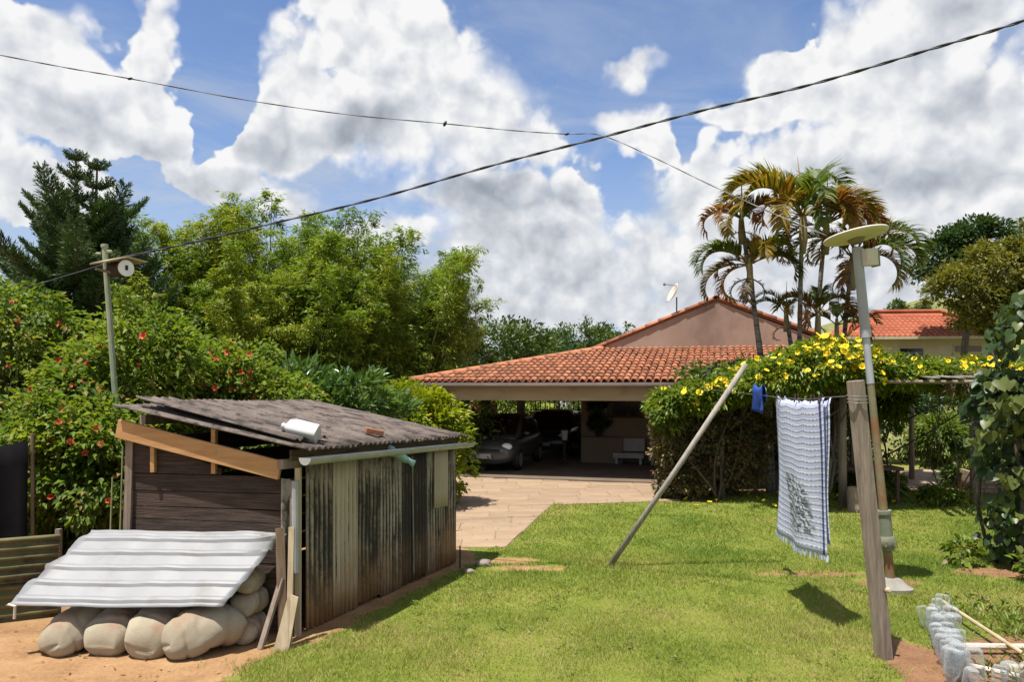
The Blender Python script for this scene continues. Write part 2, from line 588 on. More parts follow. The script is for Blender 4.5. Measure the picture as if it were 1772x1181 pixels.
def groundmat():
    m, q, bs, out = new_mat('ground')
    geo = q.node('ShaderNodeNewGeometry')
    pos = geo.outputs['Position']
    at = q.node('ShaderNodeAttribute', attribute_name='dirt').outputs['Fac']
    edge = q.noise(pos, 4.5, 8, 0.7)
    fac = q.maprange(q.math('ADD', at, q.math('MULTIPLY', q.math('SUBTRACT', edge, 0.5), 1.4)), 0.40, 0.60)
    big = q.noise(pos, 0.55, 4, 0.6)
    med = q.noise(pos, 6.0, 5, 0.6)
    gc = q.ramp(q.math('ADD', q.math('MULTIPLY', big, 0.6), q.math('MULTIPLY', med, 0.4)), [(0.3, (0.085, 0.115, 0.016)), (0.5, (0.15, 0.175, 0.026)), (0.68, (0.22, 0.19, 0.055))])
    dn = q.noise(pos, 2.2, 8, 0.66)
    dn2 = q.noise(q.mapping(pos, (1, 1, 1)), 26.0, 4, 0.7)
    red = q.node('ShaderNodeAttribute', attribute_name='red').outputs['Fac']
    dc = q.ramp(q.math('ADD', q.math('MULTIPLY', dn, 0.65), q.math('MULTIPLY', dn2, 0.35)), [(0.33, (0.17, 0.095, 0.045)), (0.5, (0.285, 0.165, 0.08)), (0.66, (0.36, 0.225, 0.12))])
    dc2 = q.ramp(q.math('ADD', q.math('MULTIPLY', dn, 0.55), q.math('MULTIPLY', dn2, 0.45)), [(0.33, (0.105, 0.055, 0.03)), (0.5, (0.20, 0.105, 0.055)), (0.68, (0.27, 0.155, 0.085))])
    dc = q.mix(red, dc, dc2)
    q.put(bs.inputs['Base Color'], q.mix(fac, gc, dc))
    bs.inputs['Roughness'].default_value = 0.92
    bs.inputs['Specular IOR Level'].default_value = 0.15
    bn = q.node('ShaderNodeBump')
    bn.inputs['Strength'].default_value = 0.6
    bn.inputs['Distance'].default_value = 0.03
    q.put(bn.inputs['Height'], q.math('ADD', dn2, q.math('MULTIPLY', dn, 1.5)))
    q.l.new(bn.outputs[0], bs.inputs['Normal'])
    return m


M['ground'] = groundmat()
M['paving'] = surf('sandstone_slab', (0.25, 0.172, 0.108), (0.30, 0.212, 0.138), 0.85, 1.6, bump=0.25, bscale=18, stain=(0.165, 0.105, 0.064), stain_lim=(0.56, 0.75), stain_scale=1.1, island=0.13)
M['joint'] = surf('paving_joint', (0.23, 0.158, 0.098), (0.28, 0.195, 0.125), 0.95, 5)
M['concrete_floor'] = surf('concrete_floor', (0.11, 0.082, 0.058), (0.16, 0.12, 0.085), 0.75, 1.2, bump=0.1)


def mouldmat(name, base, pale, mould_amt, rust=0.5, base_dark=(0.025, 0.022, 0.02)):
    """Old fibre-cement sheet: vertical mould runs, orange splash at the foot."""
    m, q, bs, out = new_mat(name)
    t = q.node('ShaderNodeTexCoord').outputs['Object']
    n = q.noise(q.mapping(t, (9, 9, 1.0)), 1.0, 6, 0.6)
    col = q.mix(q.maprange(n, 0.35, 0.65), base, pale)
    st = q.noise(q.mapping(t, (16, 16, 0.8), loc=(1.3, 0.2, 0.7)), 1.0, 7, 0.65)
    fl = q.noise(q.mapping(t, (2.2, 2.2, 1.3)), 1.4, 7, 0.66)
    fine = q.noise(q.mapping(t, (30, 30, 22)), 1.0, 5, 0.7)
    mk = q.math('ADD', q.math('MULTIPLY', st, 0.45), q.math('ADD', q.math('MULTIPLY', fl, 0.6), q.math('MULTIPLY', fine, 0.2)))
    pt = q.maprange(q.node('ShaderNodeNewGeometry').outputs['Pointiness'], 0.46, 0.54, 0.17, -0.05)
    mk = q.math('ADD', mk, pt)
    mk = q.maprange(mk, 0.80 - mould_amt * 0.42, 0.95 - mould_amt * 0.34)
    col = q.mix(q.math('MULTIPLY', mk, 0.93), col, base_dark)
    sp = q.node('ShaderNodeSeparateXYZ')
    q.put(sp.inputs[0], t)
    foot = q.math('MULTIPLY', q.maprange(q.math('ADD', sp.outputs[2], q.math('MULTIPLY', q.math('SUBTRACT', fl, 0.5), 1.3)), 0.75, 0.15), rust)
    col = q.mix(foot, col, (0.27, 0.15, 0.062))
    q.put(bs.inputs['Base Color'], col)
    bs.inputs['Roughness'].default_value = 0.9
    bs.inputs['Specular IOR Level'].default_value = 0.2
    bn = q.node('ShaderNodeBump')
    bn.inputs['Strength'].default_value = 0.3
    bn.inputs['Distance'].default_value = 0.01
    q.put(bn.inputs['Height'], fine)
    q.l.new(bn.outputs[0], bs.inputs['Normal'])
    return m


M['sheet_dark'] = mouldmat('fibre_sheet_dark', (0.25, 0.205, 0.15), (0.34, 0.29, 0.22), 0.82, 0.75)
M['sheet_pale'] = mouldmat('fibre_sheet_pale', (0.36, 0.30, 0.21), (0.41, 0.35, 0.26), 0.22, 0.8)
M['sheet_mid'] = mouldmat('fibre_sheet_mid', (0.29, 0.25, 0.19), (0.37, 0.325, 0.25), 0.72, 0.55)
M['sheet_black'] = mouldmat('fibre_sheet_black', (0.22, 0.185, 0.135), (0.30, 0.25, 0.185), 1.12, 0.35)
M['roof_sheet'] = surf('mossy_roof_sheet', (0.085, 0.066, 0.056), (0.155, 0.122, 0.104), 0.95, 3.5, bump=0.7, bscale=30, stain=(0.036, 0.028, 0.024), stain_lim=(0.47, 0.64), stain_scale=5.0, detail=8)
M['green_sheet'] = surf('old_green_sheet', (0.085, 0.085, 0.035), (0.15, 0.135, 0.06), 0.85, 2.5, stain=(0.05, 0.035, 0.025), stain_lim=(0.46, 0.66), stain_scale=3.0)
M['plank'] = surf('dark_plank', (0.030, 0.019, 0.015), (0.085, 0.056, 0.043), 0.85, 3.0, stretch=(1.0, 1.0, 16), bump=0.5, bscale=9, stain=(0.15, 0.115, 0.09), stain_lim=(0.6, 0.8), stain_scale=2.2, stain_stretch=(0.7, 0.7, 14), island=0.3)
M['timber'] = surf('new_timber', (0.36, 0.185, 0.072), (0.46, 0.265, 0.115), 0.7, 2.0, stretch=(1, 1, 9), bump=0.15, bscale=12, stain=(0.21, 0.10, 0.04), stain_lim=(0.52, 0.74), stain_scale=3.2)
M['oldwood'] = surf('weathered_wood', (0.17, 0.13, 0.10), (0.28, 0.225, 0.18), 0.85, 3.0, stretch=(9, 9, 0.7), bump=0.5, bscale=7, stain=(0.09, 0.07, 0.055), stain_lim=(0.55, 0.8), stain_scale=3.0, stain_stretch=(4, 4, 0.6))
M['palewood'] = surf('pale_wood', (0.36, 0.27, 0.17), (0.46, 0.37, 0.25), 0.8, 3.0, stretch=(6, 6, 0.8), bump=0.2)
M['brownpost'] = surf('brown_post', (0.13, 0.085, 0.055), (0.21, 0.145, 0.095), 0.85, 3.0, stretch=(7, 7, 0.8), bump=0.3)
M['greypole'] = surf('grey_wood_pole', (0.21, 0.185, 0.16), (0.33, 0.295, 0.255), 0.8, 4.0, stretch=(6, 6, 0.8), bump=0.3)
M['greenpole'] = surf('lichen_pole', (0.17, 0.21, 0.13), (0.27, 0.30, 0.21), 0.85, 4.0, stretch=(3, 3, 0.8), bump=0.3)
M['zinc'] = surf('painted_zinc', (0.195, 0.198, 0.207), (0.23, 0.233, 0.243), 0.5, 2.0, metallic=0.0, stain=(0.145, 0.138, 0.128), stain_lim=(0.48, 0.72), stain_scale=2.2, spec=0.35, bump=0.04, bscale=6)
M['gutter'] = surf('pvc_gutter', (0.26, 0.265, 0.268), (0.32, 0.325, 0.328), 0.4, 3.0, stain=(0.18, 0.18, 0.165), stain_lim=(0.55, 0.8))
M['metalgutter'] = surf('house_gutter', (0.36, 0.38, 0.42), (0.46, 0.48, 0.52), 0.35, 3.0, metallic=0.3)
M['white_plastic'] = surf('white_plastic', (0.40, 0.40, 0.39), (0.47, 0.47, 0.46), 0.4, 3.0)
M['sack'] = surf('sack_cloth', (0.29, 0.25, 0.18), (0.36, 0.315, 0.235), 0.95, 3.0, bump=0.35, bscale=90, stain=(0.27, 0.18, 0.12), stain_lim=(0.5, 0.75), stain_scale=2.4, island=0.12)
M['black_cloth'] = surf('black_sheet', (0.004, 0.004, 0.005), (0.009, 0.008, 0.009), 1.0, 2.0, spec=0.05)
M['plaster'] = surf('pink_plaster', (0.27, 0.185, 0.142), (0.325, 0.228, 0.178), 0.9, 1.4, bump=0.08, stain=(0.19, 0.13, 0.102), stain_lim=(0.46, 0.72), stain_scale=0.9, stain_stretch=(1, 1, 0.5))
M['cream'] = surf('cream_render', (0.42, 0.345, 0.24), (0.5, 0.42, 0.30), 0.9, 1.0, bump=0.05, stain=(0.3, 0.235, 0.16), stain_lim=(0.58, 0.8), stain_scale=0.6)
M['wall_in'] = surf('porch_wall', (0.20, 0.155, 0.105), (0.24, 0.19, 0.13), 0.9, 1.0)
M['beam'] = surf('porch_beam', (0.27, 0.205, 0.12), (0.34, 0.265, 0.165), 0.85, 1.5, stretch=(0.6, 1, 2), stain=(0.19, 0.14, 0.085), stain_lim=(0.55, 0.8), stain_scale=1.5)
M['tile'] = surf('clay_tile', (0.30, 0.105, 0.047), (0.41, 0.165, 0.08), 0.85, 2.0, bump=0.3, bscale=30, stain=(0.115, 0.065, 0.045), stain_lim=(0.47, 0.74), stain_scale=3.0, island=0.45)
M['tile_red'] = surf('red_clay_tile', (0.24, 0.06, 0.028), (0.34, 0.098, 0.045), 0.85, 1.0, bump=0.3, bscale=20, stain=(0.22, 0.15, 0.06), stain_lim=(0.58, 0.8), stain_scale=0.5)
M['brick'] = surf('red_brick', (0.32, 0.105, 0.05), (0.42, 0.16, 0.08), 0.9, 3.0, bump=0.2, island=0.25)
M['brickpale'] = surf('pale_block', (0.30, 0.22, 0.16), (0.38, 0.285, 0.21), 0.9, 3.0, bump=0.2, stain=(0.18, 0.14, 0.10), stain_lim=(0.55, 0.75), island=0.15)
M['darkwood'] = surf('dark_roof_wood', (0.05, 0.03, 0.02), (0.09, 0.055, 0.035), 0.8, 2.0)
M['white'] = surf('white_paint', (0.70, 0.70, 0.69), (0.78, 0.78, 0.77), 0.5, 2.0, stain=(0.55, 0.53, 0.48), stain_lim=(0.6, 0.85))
M['bench'] = surf('bench_paint', (0.36, 0.32, 0.30), (0.42, 0.38, 0.36), 0.55, 2.0)
M['black'] = surf('black_rubber', (0.008, 0.008, 0.009), (0.016, 0.016, 0.017), 0.6, 5.0)
M['cable'] = surf('cable', (0.02, 0.022, 0.03), (0.04, 0.042, 0.055), 0.5, 5.0)
M['dullwire'] = surf('dull_wire', (0.10, 0.095, 0.09), (0.18, 0.17, 0.16), 0.5, 8.0)
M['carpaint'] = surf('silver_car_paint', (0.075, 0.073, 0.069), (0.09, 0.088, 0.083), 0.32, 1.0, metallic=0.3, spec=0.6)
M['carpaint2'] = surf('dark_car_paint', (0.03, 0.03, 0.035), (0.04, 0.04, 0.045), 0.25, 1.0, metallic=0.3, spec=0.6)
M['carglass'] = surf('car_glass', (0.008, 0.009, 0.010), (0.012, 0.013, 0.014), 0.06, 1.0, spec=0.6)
M['lens'] = surf('lamp_lens', (0.65, 0.66, 0.68), (0.75, 0.76, 0.78), 0.1, 1.0, spec=0.8)
M['rim'] = surf('wheel_rim', (0.45, 0.45, 0.46), (0.5, 0.5, 0.51), 0.35, 1.0, metallic=0.7)
M['plate'] = surf('number_plate', (0.36, 0.36, 0.36), (0.42, 0.42, 0.42), 0.5, 2.0)
M['window'] = surf('dark_glass', (0.010, 0.011, 0.012), (0.018, 0.019, 0.02), 0.08, 1.0, spec=0.6)
M['bark'] = surf('bark', (0.055, 0.042, 0.032), (0.11, 0.088, 0.068), 0.95, 5.0, stretch=(3, 3, 0.6), bump=0.6, bscale=20)
M['palmtrunk'] = surf('palm_trunk', (0.13, 0.115, 0.095), (0.23, 0.205, 0.17), 0.9, 7.0, stretch=(1, 1, 3), bump=0.4, stain=(0.06, 0.05, 0.04), stain_lim=(0.5, 0.62), stain_scale=4.0, stain_stretch=(0.6, 0.6, 3))
M['palmshaft'] = surf('palm_crownshaft', (0.25, 0.19, 0.09), (0.32, 0.26, 0.13), 0.7, 3.0, stretch=(3, 3, 0.5), stain=(0.16, 0.09, 0.05), stain_lim=(0.5, 0.75))
M['culm'] = surf('bamboo_culm', (0.10, 0.13, 0.04), (0.17, 0.19, 0.07), 0.5, 3.0)
M['stake'] = surf('bamboo_stake', (0.20, 0.22, 0.10), (0.30, 0.29, 0.15), 0.7, 5.0)
M['drybamboo'] = surf('dry_bamboo', (0.36, 0.28, 0.16), (0.46, 0.37, 0.23), 0.65, 5.0, stain=(0.17, 0.12, 0.07), stain_lim=(0.55, 0.75), stain_scale=4.0)
M['palepipe'] = surf('pale_pipe', (0.46, 0.41, 0.33), (0.55, 0.5, 0.42), 0.6, 5.0, stain=(0.25, 0.17, 0.1), stain_lim=(0.52, 0.75), stain_scale=5.0)
M['yellowbamboo'] = surf('yellow_bamboo', (0.36, 0.27, 0.06), (0.46, 0.36, 0.10), 0.55, 4.0, stain=(0.18, 0.12, 0.04), stain_lim=(0.55, 0.75), stain_scale=4.0)
M['rustpipe'] = surf('rusty_pipe', (0.16, 0.15, 0.085), (0.22, 0.205, 0.12), 0.75, 4.0, stain=(0.21, 0.105, 0.045), stain_lim=(0.45, 0.62), stain_scale=2.2)
M['greenpipe'] = surf('green_sleeve', (0.13, 0.15, 0.10), (0.19, 0.20, 0.14), 0.75, 5.0, stain=(0.24, 0.23, 0.19), stain_lim=(0.55, 0.75), stain_scale=6.0)
M['galv'] = surf('galvanised_pipe', (0.34, 0.36, 0.38), (0.43, 0.45, 0.47), 0.45, 5.0, metallic=0.3)
M['lampdisc'] = surf('lamp_disc', (0.50, 0.46, 0.36), (0.58, 0.54, 0.44), 0.7, 3.0, stain=(0.34, 0.28, 0.18), stain_lim=(0.55, 0.8), stain_scale=3.0)
M['concrete'] = surf('concrete', (0.20, 0.185, 0.16), (0.27, 0.25, 0.215), 0.9, 6.0, bump=0.3)
M['blue_cloth'] = surf('blue_cloth', (0.010, 0.035, 0.19), (0.016, 0.055, 0.27), 0.9, 6.0, bump=0.2)
M['cyan'] = surf('light_blue_plastic', (0.26, 0.44, 0.52), (0.36, 0.55, 0.62), 0.6, 6.0)
M['red'] = surf('red_petal', (0.38, 0.05, 0.025), (0.52, 0.09, 0.04), 0.6, 8.0, island=0.2)
M['petal'] = surf('yellow_petal', (0.66, 0.47, 0.006), (0.78, 0.59, 0.012), 0.55, 8.0, island=0.12)
M['throat'] = surf('flower_throat', (0.50, 0.27, 0.004), (0.56, 0.33, 0.006), 0.6, 8.0)
M['greenpot'] = surf('teal_plastic', (0.02, 0.16, 0.10), (0.03, 0.22, 0.15), 0.5, 5.0)
M['clay'] = surf('terracotta_pot', (0.32, 0.12, 0.06), (0.4, 0.17, 0.09), 0.85, 5.0)
M['blackface'] = surf('dark_board', (0.02, 0.015, 0.014), (0.045, 0.035, 0.03), 0.8, 5.0)
M['stone'] = surf('field_stone', (0.16, 0.13, 0.10), (0.26, 0.22, 0.18), 0.95, 4.0, bump=0.5)


def bottlemat():
    m, q, bs, out = new_mat('clear_bottle')
    bs.inputs['Base Color'].default_value = (0.55, 0.56, 0.57, 1)
    bs.inputs['Roughness'].default_value = 0.12
    bs.inputs['Specular IOR Level'].default_value = 0.9
    t = q.node('ShaderNodeTexCoord').outputs['Object']
    bn = q.node('ShaderNodeBump')
    bn.inputs['Strength'].default_value = 0.6
    bn.inputs['Distance'].default_value = 0.03
    q.put(bn.inputs['Height'], q.noise(t, 34.0, 4, 0.6))
    q.l.new(bn.outputs[0], bs.inputs['Normal'])
    tp = q.node('ShaderNodeBsdfTransparent')
    tp.inputs[0].default_value = (0.93, 0.95, 0.96, 1)
    mx = q.node('ShaderNodeMixShader')
    lw = q.node('ShaderNodeLayerWeight')
    lw.inputs[0].default_value = 0.45
    q.put(mx.inputs[0], q.maprange(lw.outputs['Facing'], 0.0, 0.9, 0.07, 0.55))
    q.l.new(tp.outputs[0], mx.inputs[1])
    q.l.new(bs.outputs[0], mx.inputs[2])
    q.l.new(mx.outputs[0], out.inputs[0])
    return m


M['bottle'] = bottlemat()


def towelmat():
    m, q, bs, out = new_mat('towel')
    uv = q.node('ShaderNodeUVMap').outputs[0]
    sp = q.node('ShaderNodeSeparateXYZ')
    q.put(sp.inputs[0], uv)
    u, v = sp.outputs[0], sp.outputs[1]
    wob = q.noise(uv, 3.0, 3, 0.5)
    # woven rows of small blue dashes
    vv = q.math('ADD', v, q.math('MULTIPLY', wob, 0.03))
    rows = q.maprange(q.math('SINE', q.math('MULTIPLY', vv, 2 * math.pi * 25)), 0.1, 0.75)
    cols = q.maprange(q.math('SINE', q.math('MULTIPLY', u, 2 * math.pi * 19)), -0.25, 0.5)
    brk = q.maprange(q.noise(uv, 9.0, 3, 0.6), 0.36, 0.5)
    dash = q.math('MULTIPLY', q.math('MULTIPLY', rows, cols), brk)
    band = q.maprange(q.math('SINE', q.math('MULTIPLY', vv, 2 * math.pi * 12.5)), -0.3, 0.9)
    col = q.mix(q.math('MULTIPLY', band, 0.55), (0.70, 0.73, 0.83), (0.57, 0.62, 0.77))
    col = q.mix(q.math('MULTIPLY', dash, 0.75), col, (0.36, 0.40, 0.58))
    # printed grey motif in the lower part
    cu = q.math('SUBTRACT', u, q.math('MULTIPLY_ADD', v, -0.3, 0.63))
    inx = q.maprange(q.math('ADD', q.math('ABSOLUTE', cu), q.math('MULTIPLY', wob, 0.16)), 0.36, 0.29)
    iny = q.math('MULTIPLY', q.maprange(v, 0.07, 0.13), q.maprange(q.math('ADD', v, q.math('MULTIPLY', wob, 0.25)), 0.62, 0.52))
    st = q.noise(q.mapping(uv, (1, 2, 1), (0, 0, 0.9)), 5.0, 4, 0.6)
    wv = q.math('SINE', q.math('ADD', q.math('MULTIPLY', q.math('ADD', v, q.math('MULTIPLY', u, 0.42)), 110.0), q.math('MULTIPLY', st, 34.0)))
    mo = q.mix(q.maprange(wv, -0.35, 0.25), (0.17, 0.19, 0.22), (0.62, 0.65, 0.72))
    col = q.mix(q.math('MULTIPLY', inx, iny), col, mo)
    # blue selvedge
    edge = q.maprange(q.math('ABSOLUTE', q.math('SUBTRACT', u, 0.955)), 0.022, 0.012)
    col = q.mix(edge, col, (0.10, 0.12, 0.30))
    q.put(bs.inputs['Base Color'], col)
    bs.inputs['Roughness'].default_value = 0.95
    bs.inputs['Specular IOR Level'].default_value = 0.1
    bn = q.node('ShaderNodeBump')
    bn.inputs['Strength'].default_value = 0.5
    bn.inputs['Distance'].default_value = 0.01
    q.put(bn.inputs['Height'], q.math('ADD', q.noise(uv, 140.0, 2, 0.5), rows))
    q.l.new(bn.outputs[0], bs.inputs['Normal'])
    tr = q.node('ShaderNodeBsdfTranslucent')
    q.put(tr.inputs[0], col)
    mx = q.node('ShaderNodeMixShader')
    mx.inputs[0].default_value = 0.42
    q.l.new(bs.outputs[0], mx.inputs[1])
    q.l.new(tr.outputs[0], mx.inputs[2])
    q.l.new(mx.outputs[0], out.inputs[0])
    return m


M['towel'] = towelmat()

# ------------------------------------------------------------------ ground
def sstep(x, a, b):
    t = np.clip((x - a) / (b - a), 0, 1)
    return t * t * (3 - 2 * t)


EDGE = np.array([(-2.75, 4.0), (-2.5, 5.5), (-2.25, 6.6), (-1.82, 7.1), (-1.5, 7.9), (-0.9, 9.5), (-0.45, 10.3), (-0.62, 11.0), (-0.9, 11.3), (-2.2, 12), (-3.2, 14), (-3.6, 24)])


def dirt_mask(x, y):
    ex = np.interp(y, EDGE[:, 1], EDGE[:, 0])
    d = sstep(ex - x, -0.25, 0.2)
    def blob(cx, cy, rx, ry, k=1.0):
        r = np.hypot((x - cx) / rx, (y - cy) / ry)
        return k * (1 - sstep(r, 0.55, 1.25))
    for b in ((0.25, 9.92, 0.75, 0.22, 0.62), (0.0, 10.35, 0.45, 0.25, 0.75), (3.55, 6.5, 0.36, 0.75, 0.95), (3.85, 9.62, 0.95, 0.2, 0.6), (3.5, 5.7, 0.5, 0.7, 0.95), (4.6, 9.2, 0.5, 0.25, 0.7),
              (4.9, 6.2, 1.35, 1.2, 0.9), (10.6, 19.4, 2.3, 3.2, 1.0), (12.2, 17.6, 2.2, 0.8, 0.9), (6.4, 9.7, 0.9, 0.35, 0.75), (5.6, 18.3, 3.5, 1.3, 0.7)):
        d = np.maximum(d, blob(*b))
    return d


def red_mask(x, y):
    return sstep(x, 2.4, 3.2) * (1 - sstep(y, 8.5, 12))


def paved(x, y):
    """True on the driveway."""
    a = (x - 0.0) - (y - 11.2) * 0.225 + 0.09
    return (y > 11.15) & ((a < 0) | (y > 15.25 + np.maximum(0, x - 0.8) * 0.21)) & (x < 3.6)


def axis(lo, hi, step, far):
    core = list(np.arange(lo, hi + 1e-6, step))
    out, d = [], step
    p = hi
    while p < far:
        d *= 1.45
        p += d
        out.append(p)
    left, d, p = [], step, lo
    while p > -far:
        d *= 1.45
        p -= d
        left.append(p)
    return np.array(left[::-1] + core + out)


gx, gy = axis(-7, 14, 0.11, 1600), axis(4, 24, 0.11, 1600)
XX, YY = np.meshgrid(gx, gy)
nx, ny = len(gx), len(gy)
V = np.stack([XX.ravel(), YY.ravel(), np.zeros(XX.size)], 1)
i, j = np.meshgrid(np.arange(nx - 1), np.arange(ny - 1))
a = (j * nx + i).ravel()
F = np.stack([a, a + 1, a + nx + 1, a + nx], 1)
gme = np_mesh('ground', V, F)
at = gme.attributes.new('dirt', 'FLOAT', 'POINT')
at.data.foreach_set('value', dirt_mask(V[:, 0], V[:, 1]).astype(np.float32))
at = gme.attributes.new('red', 'FLOAT', 'POINT')
at.data.foreach_set('value', red_mask(V[:, 0], V[:, 1]).astype(np.float32))
tag(link('ground', gme, M['ground']), kind='structure')


# the lawn's own blades
def lumps(x, y, s, seed):
    r = np.random.default_rng(seed)
    v = np.zeros_like(x)
    for k in range(14):
        th, ph, f = r.random() * 6.28, r.random() * 6.28, s * (0.5 + 1.6 * r.random())
        v += np.sin((x * math.cos(th) + y * math.sin(th)) * f + ph)
    return v / 14 ** 0.5


def grass_blades():
    rng = np.random.default_rng(3)
    parts = []
    for (y0, y1, dens, h, w) in ((5.6, 8, 6200, 0.032, 0.006), (8, 11, 3600, 0.032, 0.0085), (11, 14, 1900, 0.035, 0.012), (14, 19.5, 900, 0.04, 0.018)):
        x0, x1 = -3.0, 0.74 * y1 + 0.6
        n = int((x1 - x0) * (y1 - y0) * dens)
        parts.append(np.stack([rng.uniform(x0, x1, n), rng.uniform(y0, y1, n), np.full(n, h), np.full(n, w)], 1))
    p = np.concatenate(parts)
    x, y = p[:, 0], p[:, 1]
    keep = (x < 0.74 * y + 0.5)
    dm = dirt_mask(x, y) + lumps(x, y, 9, 5) * 0.2 + lumps(x, y, 24, 6) * 0.12
    keep &= (dm < 0.42) | (rng.random(len(p)) < np.clip(0.95 - dm, 0, 0.4) * 0.5)
    keep &= ~paved(x, y)
    p = p[keep]
    x, y = p[:, 0], p[:, 1]
    tall = 1 + 0.28 * lumps(x, y, 5, 8) + 0.25 * lumps(x, y, 1.2, 9)
    n = len(p)
    ang = rng.random(n) * 6.283
    lean = rng.normal(0, 0.55, (n, 2))
    hgt = p[:, 2] * np.clip(tall, 0.4, 2.0) * (0.6 + 0.8 * rng.random(n))
    base = np.stack([x, y, np.full(n, -0.003)], 1)
    sd = np.stack([np.cos(ang), np.sin(ang), np.zeros(n)], 1) * (p[:, 3] * (0.6 + 0.8 * rng.random(n)) / 2)[:, None]
    tip = base + np.stack([lean[:, 0] * hgt, lean[:, 1] * hgt, hgt], 1)
    V = np.stack([base - sd, base + sd, tip], 1).reshape(-1, 3)
    F = np.arange(3 * n).reshape(-1, 3)
    me = np_mesh('lawn_grass', V, F)
    at = me.attributes.new('dry', 'FLOAT', 'POINT')
    dry = np.clip(0.55 * (1 - sstep(y, 7.2, 10.4)) + 0.22 * lumps(x, y, 1.6, 12) - 0.25 * np.exp(-((y - 11.0) / 1.4) ** 2), -0.5, 1)
    at.data.foreach_set('value', np.repeat(dry, 3).astype(np.float32))
    return me


tag(link('lawn_grass', grass_blades(), M['grass']), 'short green and straw coloured grass of the lawn', 'grass', kind='stuff')


def lawn_weeds():
    rng = np.random.default_rng(19)
    n = 420
    c = np.stack([rng.uniform(-2.2, 9.5, n), 5.8 + 11 * rng.random(n) ** 1.3], 1)
    ok = (dirt_mask(c[:, 0], c[:, 1]) < 0.4) & ~paved(c[:, 0], c[:, 1]) & (lumps(c[:, 0], c[:, 1], 1.1, 23) > -0.2)
    c = c[ok]
    k = rng.integers(5, 13, len(c))
    idx = np.repeat(np.arange(len(c)), k)
    m = len(idx)
    az = rng.random(m) * 6.28
    sp = 0.03 + 0.05 * rng.random(len(c))
    pos = np.stack([c[idx, 0] + np.cos(az) * sp[idx] * rng.random(m), c[idx, 1] + np.sin(az) * sp[idx] * rng.random(m), 0.012 + 0.02 * rng.random(m)], 1)
    ax = np.stack([np.cos(az), np.sin(az), 0.25 + 0.4 * rng.random(m)], 1)
    return leaf_mesh('lawn_weeds', pos, ax, np.tile([0, 0, 1.0], (m, 1)) + rng.normal(0, 0.2, (m, 3)), 0.03 + 0.035 * rng.random(m), 0.018, droop=0.2)


tag(link('lawn_weeds', lawn_weeds(), M['weed']), 'small broad leaved weeds scattered in the lawn', 'weeds', kind='stuff')
n_ = 700
rg_ = np.random.default_rng(29)
lp = np.stack([rg_.uniform(-2.0, 9.5, n_), rg_.uniform(5.9, 15.5, n_), np.full(n_, 0.024)], 1)
lp = lp[(dirt_mask(lp[:, 0], lp[:, 1]) < 0.5)]
az_ = rg_.random(len(lp)) * 6.28
tag(link('dead_leaves', leaf_mesh('dead_leaves', lp, np.stack([np.cos(az_), np.sin(az_), rg_.normal(0, 0.2, len(lp))], 1), np.tile([0, 0, 1.0], (len(lp), 1)), 0.03 + 0.035 * rg_.random(len(lp)), 0.02), M['palmgrey']), 'dead leaves and straw lying in the lawn', 'leaves', kind='stuff')


# hill on the right, with the terrace the neighbour's house stands on
def hill_z(x, y):
    s1 = sstep(y, 24, 36) * sstep(x, 8, 15)
    s2 = sstep(y, 48, 92)
    return 2.5 * s1 + s2 * np.clip((x - 14) * 0.24, 0, 22) - 0.12 + 0.35 * s2 * lumps(x, y, 0.15, 4)


hx, hy = np.linspace(6, 190, 120), np.linspace(22, 200, 120)
XX, YY = np.meshgrid(hx, hy)
V = np.stack([XX.ravel(), YY.ravel(), hill_z(XX, YY).ravel()], 1)
i, j = np.meshgrid(np.arange(119), np.arange(119))
a = (j * 120 + i).ravel()
M['hill'] = surf('hill_grass', (0.13, 0.135, 0.035), (0.2, 0.185, 0.06), 0.95, 0.25, bump=0.6, bscale=3, stain=(0.07, 0.095, 0.025), stain_lim=(0.52, 0.62), stain_scale=0.45)
tag(link('hill', np_mesh('hill', V, np.stack([a, a + 1, a + 121, a + 120], 1), True), M['hill']), kind='structure')

# ------------------------------------------------------------------ driveway of sandstone slabs
drive = tag(MB().prism([(-3.4, 11.2), (-0.09, 11.2), (0.81, 15.2), (3.5, 15.75), (4.2, 18.55), (-2.95, 20.55), (-3.7, 20.4)], -0.05, 0.004).build('driveway', M['joint']), kind='structure')


